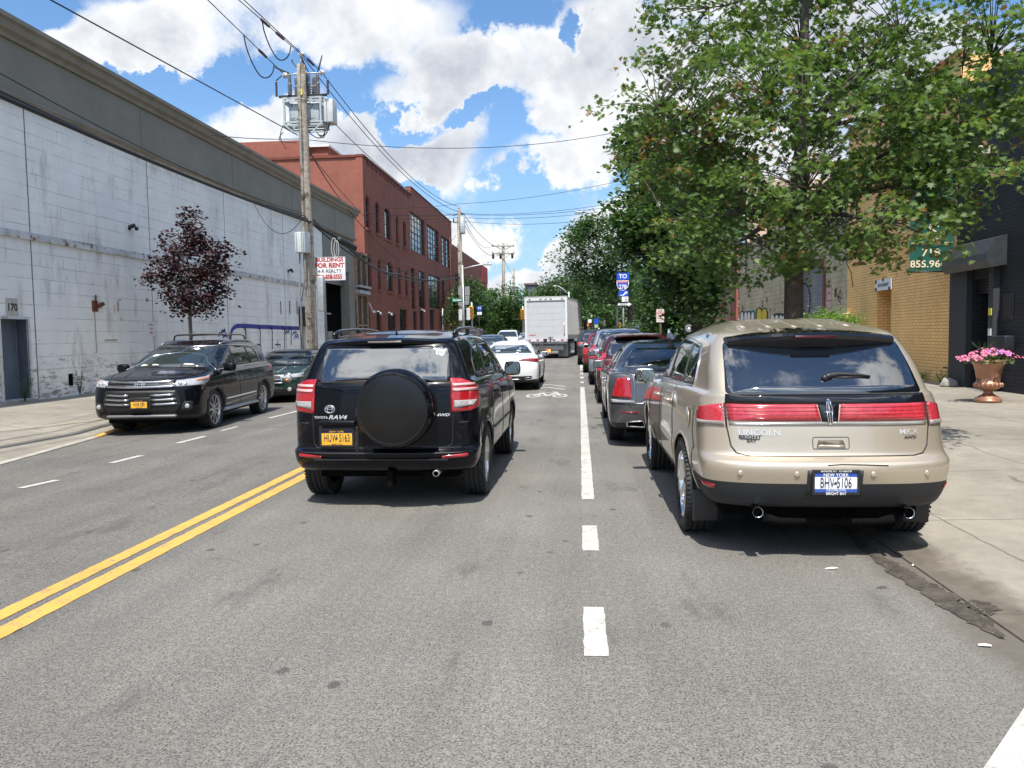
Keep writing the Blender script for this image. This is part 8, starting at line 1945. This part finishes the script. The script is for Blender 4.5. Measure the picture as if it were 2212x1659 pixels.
panel(o, b, z0, Ys, 1336, 628, 1357, 640, [SBL, WHT], (), extra=arrow)
panel(o, b, z0, Ys, 1343, 641, 1357, 652, [WHT, INK, SRD], [('NO', .3, .3, .5, 1, 2), ('HORN', .25, .35, -.1, .8, 1), ('$350', .25, .35, -.6, .8, 1)])
def oneway(mb, cx, cz, w2, h2):
    mb.prism([(cx-w2*.9, cz-h2*.35), (cx+w2*.5, cz-h2*.35), (cx+w2*.5, cz-h2*.75), (cx+w2*.95, cz), (cx+w2*.5, cz+h2*.75), (cx+w2*.5, cz+h2*.35), (cx-w2*.9, cz+h2*.35)], -.075, -.07, 'y', 1); mb.text('ONE WAY', h2*.62, (cx-w2*.15, -.077, cz), (1, 0, 0), (0, 0, 1), 0, .9, bold=.02)
panel(o, b, z0, Ys, 1333, 652, 1365, 663, [INK, WHT], (), extra=oneway)
o, b, z0 = sign_post('no_parking_sign', 'white no parking sign with red lettering on a rusty post, right pavement', 1427, 672, 32.0, .05, plain('rusty_post', (.06, .04, .035), .85))
panel(o, b, z0, 32.0, 1417.5, 668, 1434, 696, [plain('sign_offwhite', (.58, .54, .50), .6), SRD], [('NO', .20, 0, .72, 1, 1), ('PARKING', .17, 0, .38, .95, 1), ('7AM - 7PM', .10, 0, .08, 1, 1), ('EXCEPT', .10, 0, -.17, 1, 1), ('SUNDAY', .10, 0, -.42, 1, 1), ('<---->', .10, 0, -.70, 1, 1)])
o, b, z0 = sign_post('park_sign', 'square black park sign with a white round leaf emblem near the broad leaved tree', 1487, 700, 29.0, .03, BLK)
def leafem(mb, cx, cz, w2, h2):
    mb.tube([(cx+w2*.72*math.cos(a), -.075, cz+w2*.72*math.sin(a)) for a in [2*PI*i/20 for i in range(20)]], w2*.05, 5, 1, closed=True)
    mb.prism([(cx+w2*.48*(1 if i % 2 else .55)*math.cos(PI/2+2*PI*i/10), cz+w2*.48*(1 if i % 2 else .55)*math.sin(PI/2+2*PI*i/10)) for i in range(10)], -.075, -.07, 'y', 1)
panel(o, b, z0, 29.0, 1478, 699, 1497, 719, [BLK, WHT], (), extra=leafem)
# street name sign and the backs of route signs on the second pole
o, b, z0 = sign_post('street_name_sign', 'green street name sign beside the second utility pole, left pavement', 1003, 612, 51.5, .03)
panel(o, b, z0, 51.5, 977, 645, 1000, 652, [plain('sign_green', (.01, .22, .12), .5), WHT], [('Hamilton', .85, 0, .05, .80, 1)])
SBK = plain('sign_back', (.26, .26, .27), .5, .3)
for x0, y0, x1, y1 in ((990, 620, 1000, 637), (1004, 619, 1015, 638), (1005, 639, 1014, 648), (1004, 649, 1014, 658), (990, 650, 1000, 660)): panel(o, b, z0, 51.5, x0, y0, x1, y1, [SBK], name='sign_back')
panel(o, b, z0, 51.5, 1008, 665, 1016, 691, [plain('sign_back_pale', (.5, .5, .5), .5)], name='sign_back'); panel(o, b, z0, 51.5, 991, 668, 999, 692, [plain('sign_back_pale', (.5, .5, .5), .5)], name='sign_back')
TYE = plain('signal_yellow', (.55, .30, .03), .5)
def signal(label, px, py, Y, grp='traffic signals at the far crossing'):
    p = GY(px, py, Y); o = thing('traffic_signal', label, 'traffic signal', (p.x, Y, gz(Y)+.1), 0, grp); z = p.z-gz(Y)-.1
    mb = MB(); mb.tube([(0, .3, 0), (0, .3, z+.8)], .08, 8); mb.build('post', GALV, o)
    mb = MB(); mb.cbox(-.18, .18, -.12, .2, z-.5, z+.5, .03); mb.build('housing', TYE, o)
    for k in (-.32, 0, .32): mb = MB(); mb.lathe([(.13, 0), (.14, -.18), (.12, -.18), (.12, -.02), (1e-3, -.02)], (0, -.12, z+k), 14, 'y'); mb.build('visor', TYE, o)
signal('yellow traffic signal at the left edge of the truck box', 1129, 679, 74); signal('yellow traffic signal right of the second utility pole', 1018, 675, 60); signal('small yellow pedestrian signal near the highway sign post', 1337, 709, 70)
for lab, px, pyt, Y, pan in (('round blue bus stop sign above a white panel, right side far off', 1288, 688, 60, ((1283, 688, 1293, 699, SBL), (1284, 701, 1292, 708, plain('sign_mixed', (.35, .45, .25), .6)))),
                          ('orange and white signs with a one way arrow, right side far off', 1276, 690, 62, ((1270, 690, 1278, 697, WHT), (1264, 698, 1272, 705, plain('sign_orange', (.7, .16, .03), .5)), (1274, 699, 1284, 705, INK))),
                          ('narrow pink parking sign on a thin post, right side', 1307, 690, 50, ((1303, 691, 1308, 704, plain('sign_pinkish', (.5, .35, .33), .6)),)),
                          ('round blue bus stop sign on the left pavement far off', 1021+0*1, 0, 66, ((1024-9, 0, 0, 0, SBL),)),):
    if pyt == 0: px, pyt, pan = 913*.2+840+0, 0, None
    if pan is None:
        o, b, z0 = sign_post('bus_stop_sign', lab, 1059-23, 661, Y, .04, BLK, grp='small signs near the far crossing'); panel(o, b, z0, Y, 1030, 660, 1042, 672, [SBL, WHT], [('M', .6, 0, 0, 1, 1)], rnd=.3); panel(o, b, z0, Y, 1031, 674, 1041, 680, [WHT])
        continue
    o, b, z0 = sign_post('street_sign', lab, px, pyt, Y, .04, BLK, grp='small signs near the far crossing')
    for x0, y0, x1, y1, m_ in pan: panel(o, b, z0, Y, x0, y0, x1, y1, [m_], rnd=.05)
# orange parking board
o, b, z0 = sign_post('street_sign', 'small red and white board on the far left pavement by the truck', 1113, 690, 80, .04, BLK, grp='small signs near the far crossing'); panel(o, b, z0, 80, 1108, 693, 1118, 699, [WHT, SRD], [('STOP', .6, 0, 0, 1, 1)])
# iron park fence on the right
fn = thing('park_fence', 'low dark iron park fence behind the shrubs on the right', 'fence', (5.2, 40, .2))
mb = MB()
for k in range(60): mb.bar((.0, -6+k*.35, 0), (.0, -6+k*.35, 1.15), .02)
mb.build('bar_row', INK, fn)
for z in (.15, 1.05): mb = MB(); mb.bar((0, -6.2, z), (0, 15, z), .035); mb.build('rail', INK, fn)
for k in range(8): mb = MB(); mb.bar((0, -6.2+k*3, 0), (0, -6.2+k*3, 1.3), .06); mb.build('post', INK, fn)
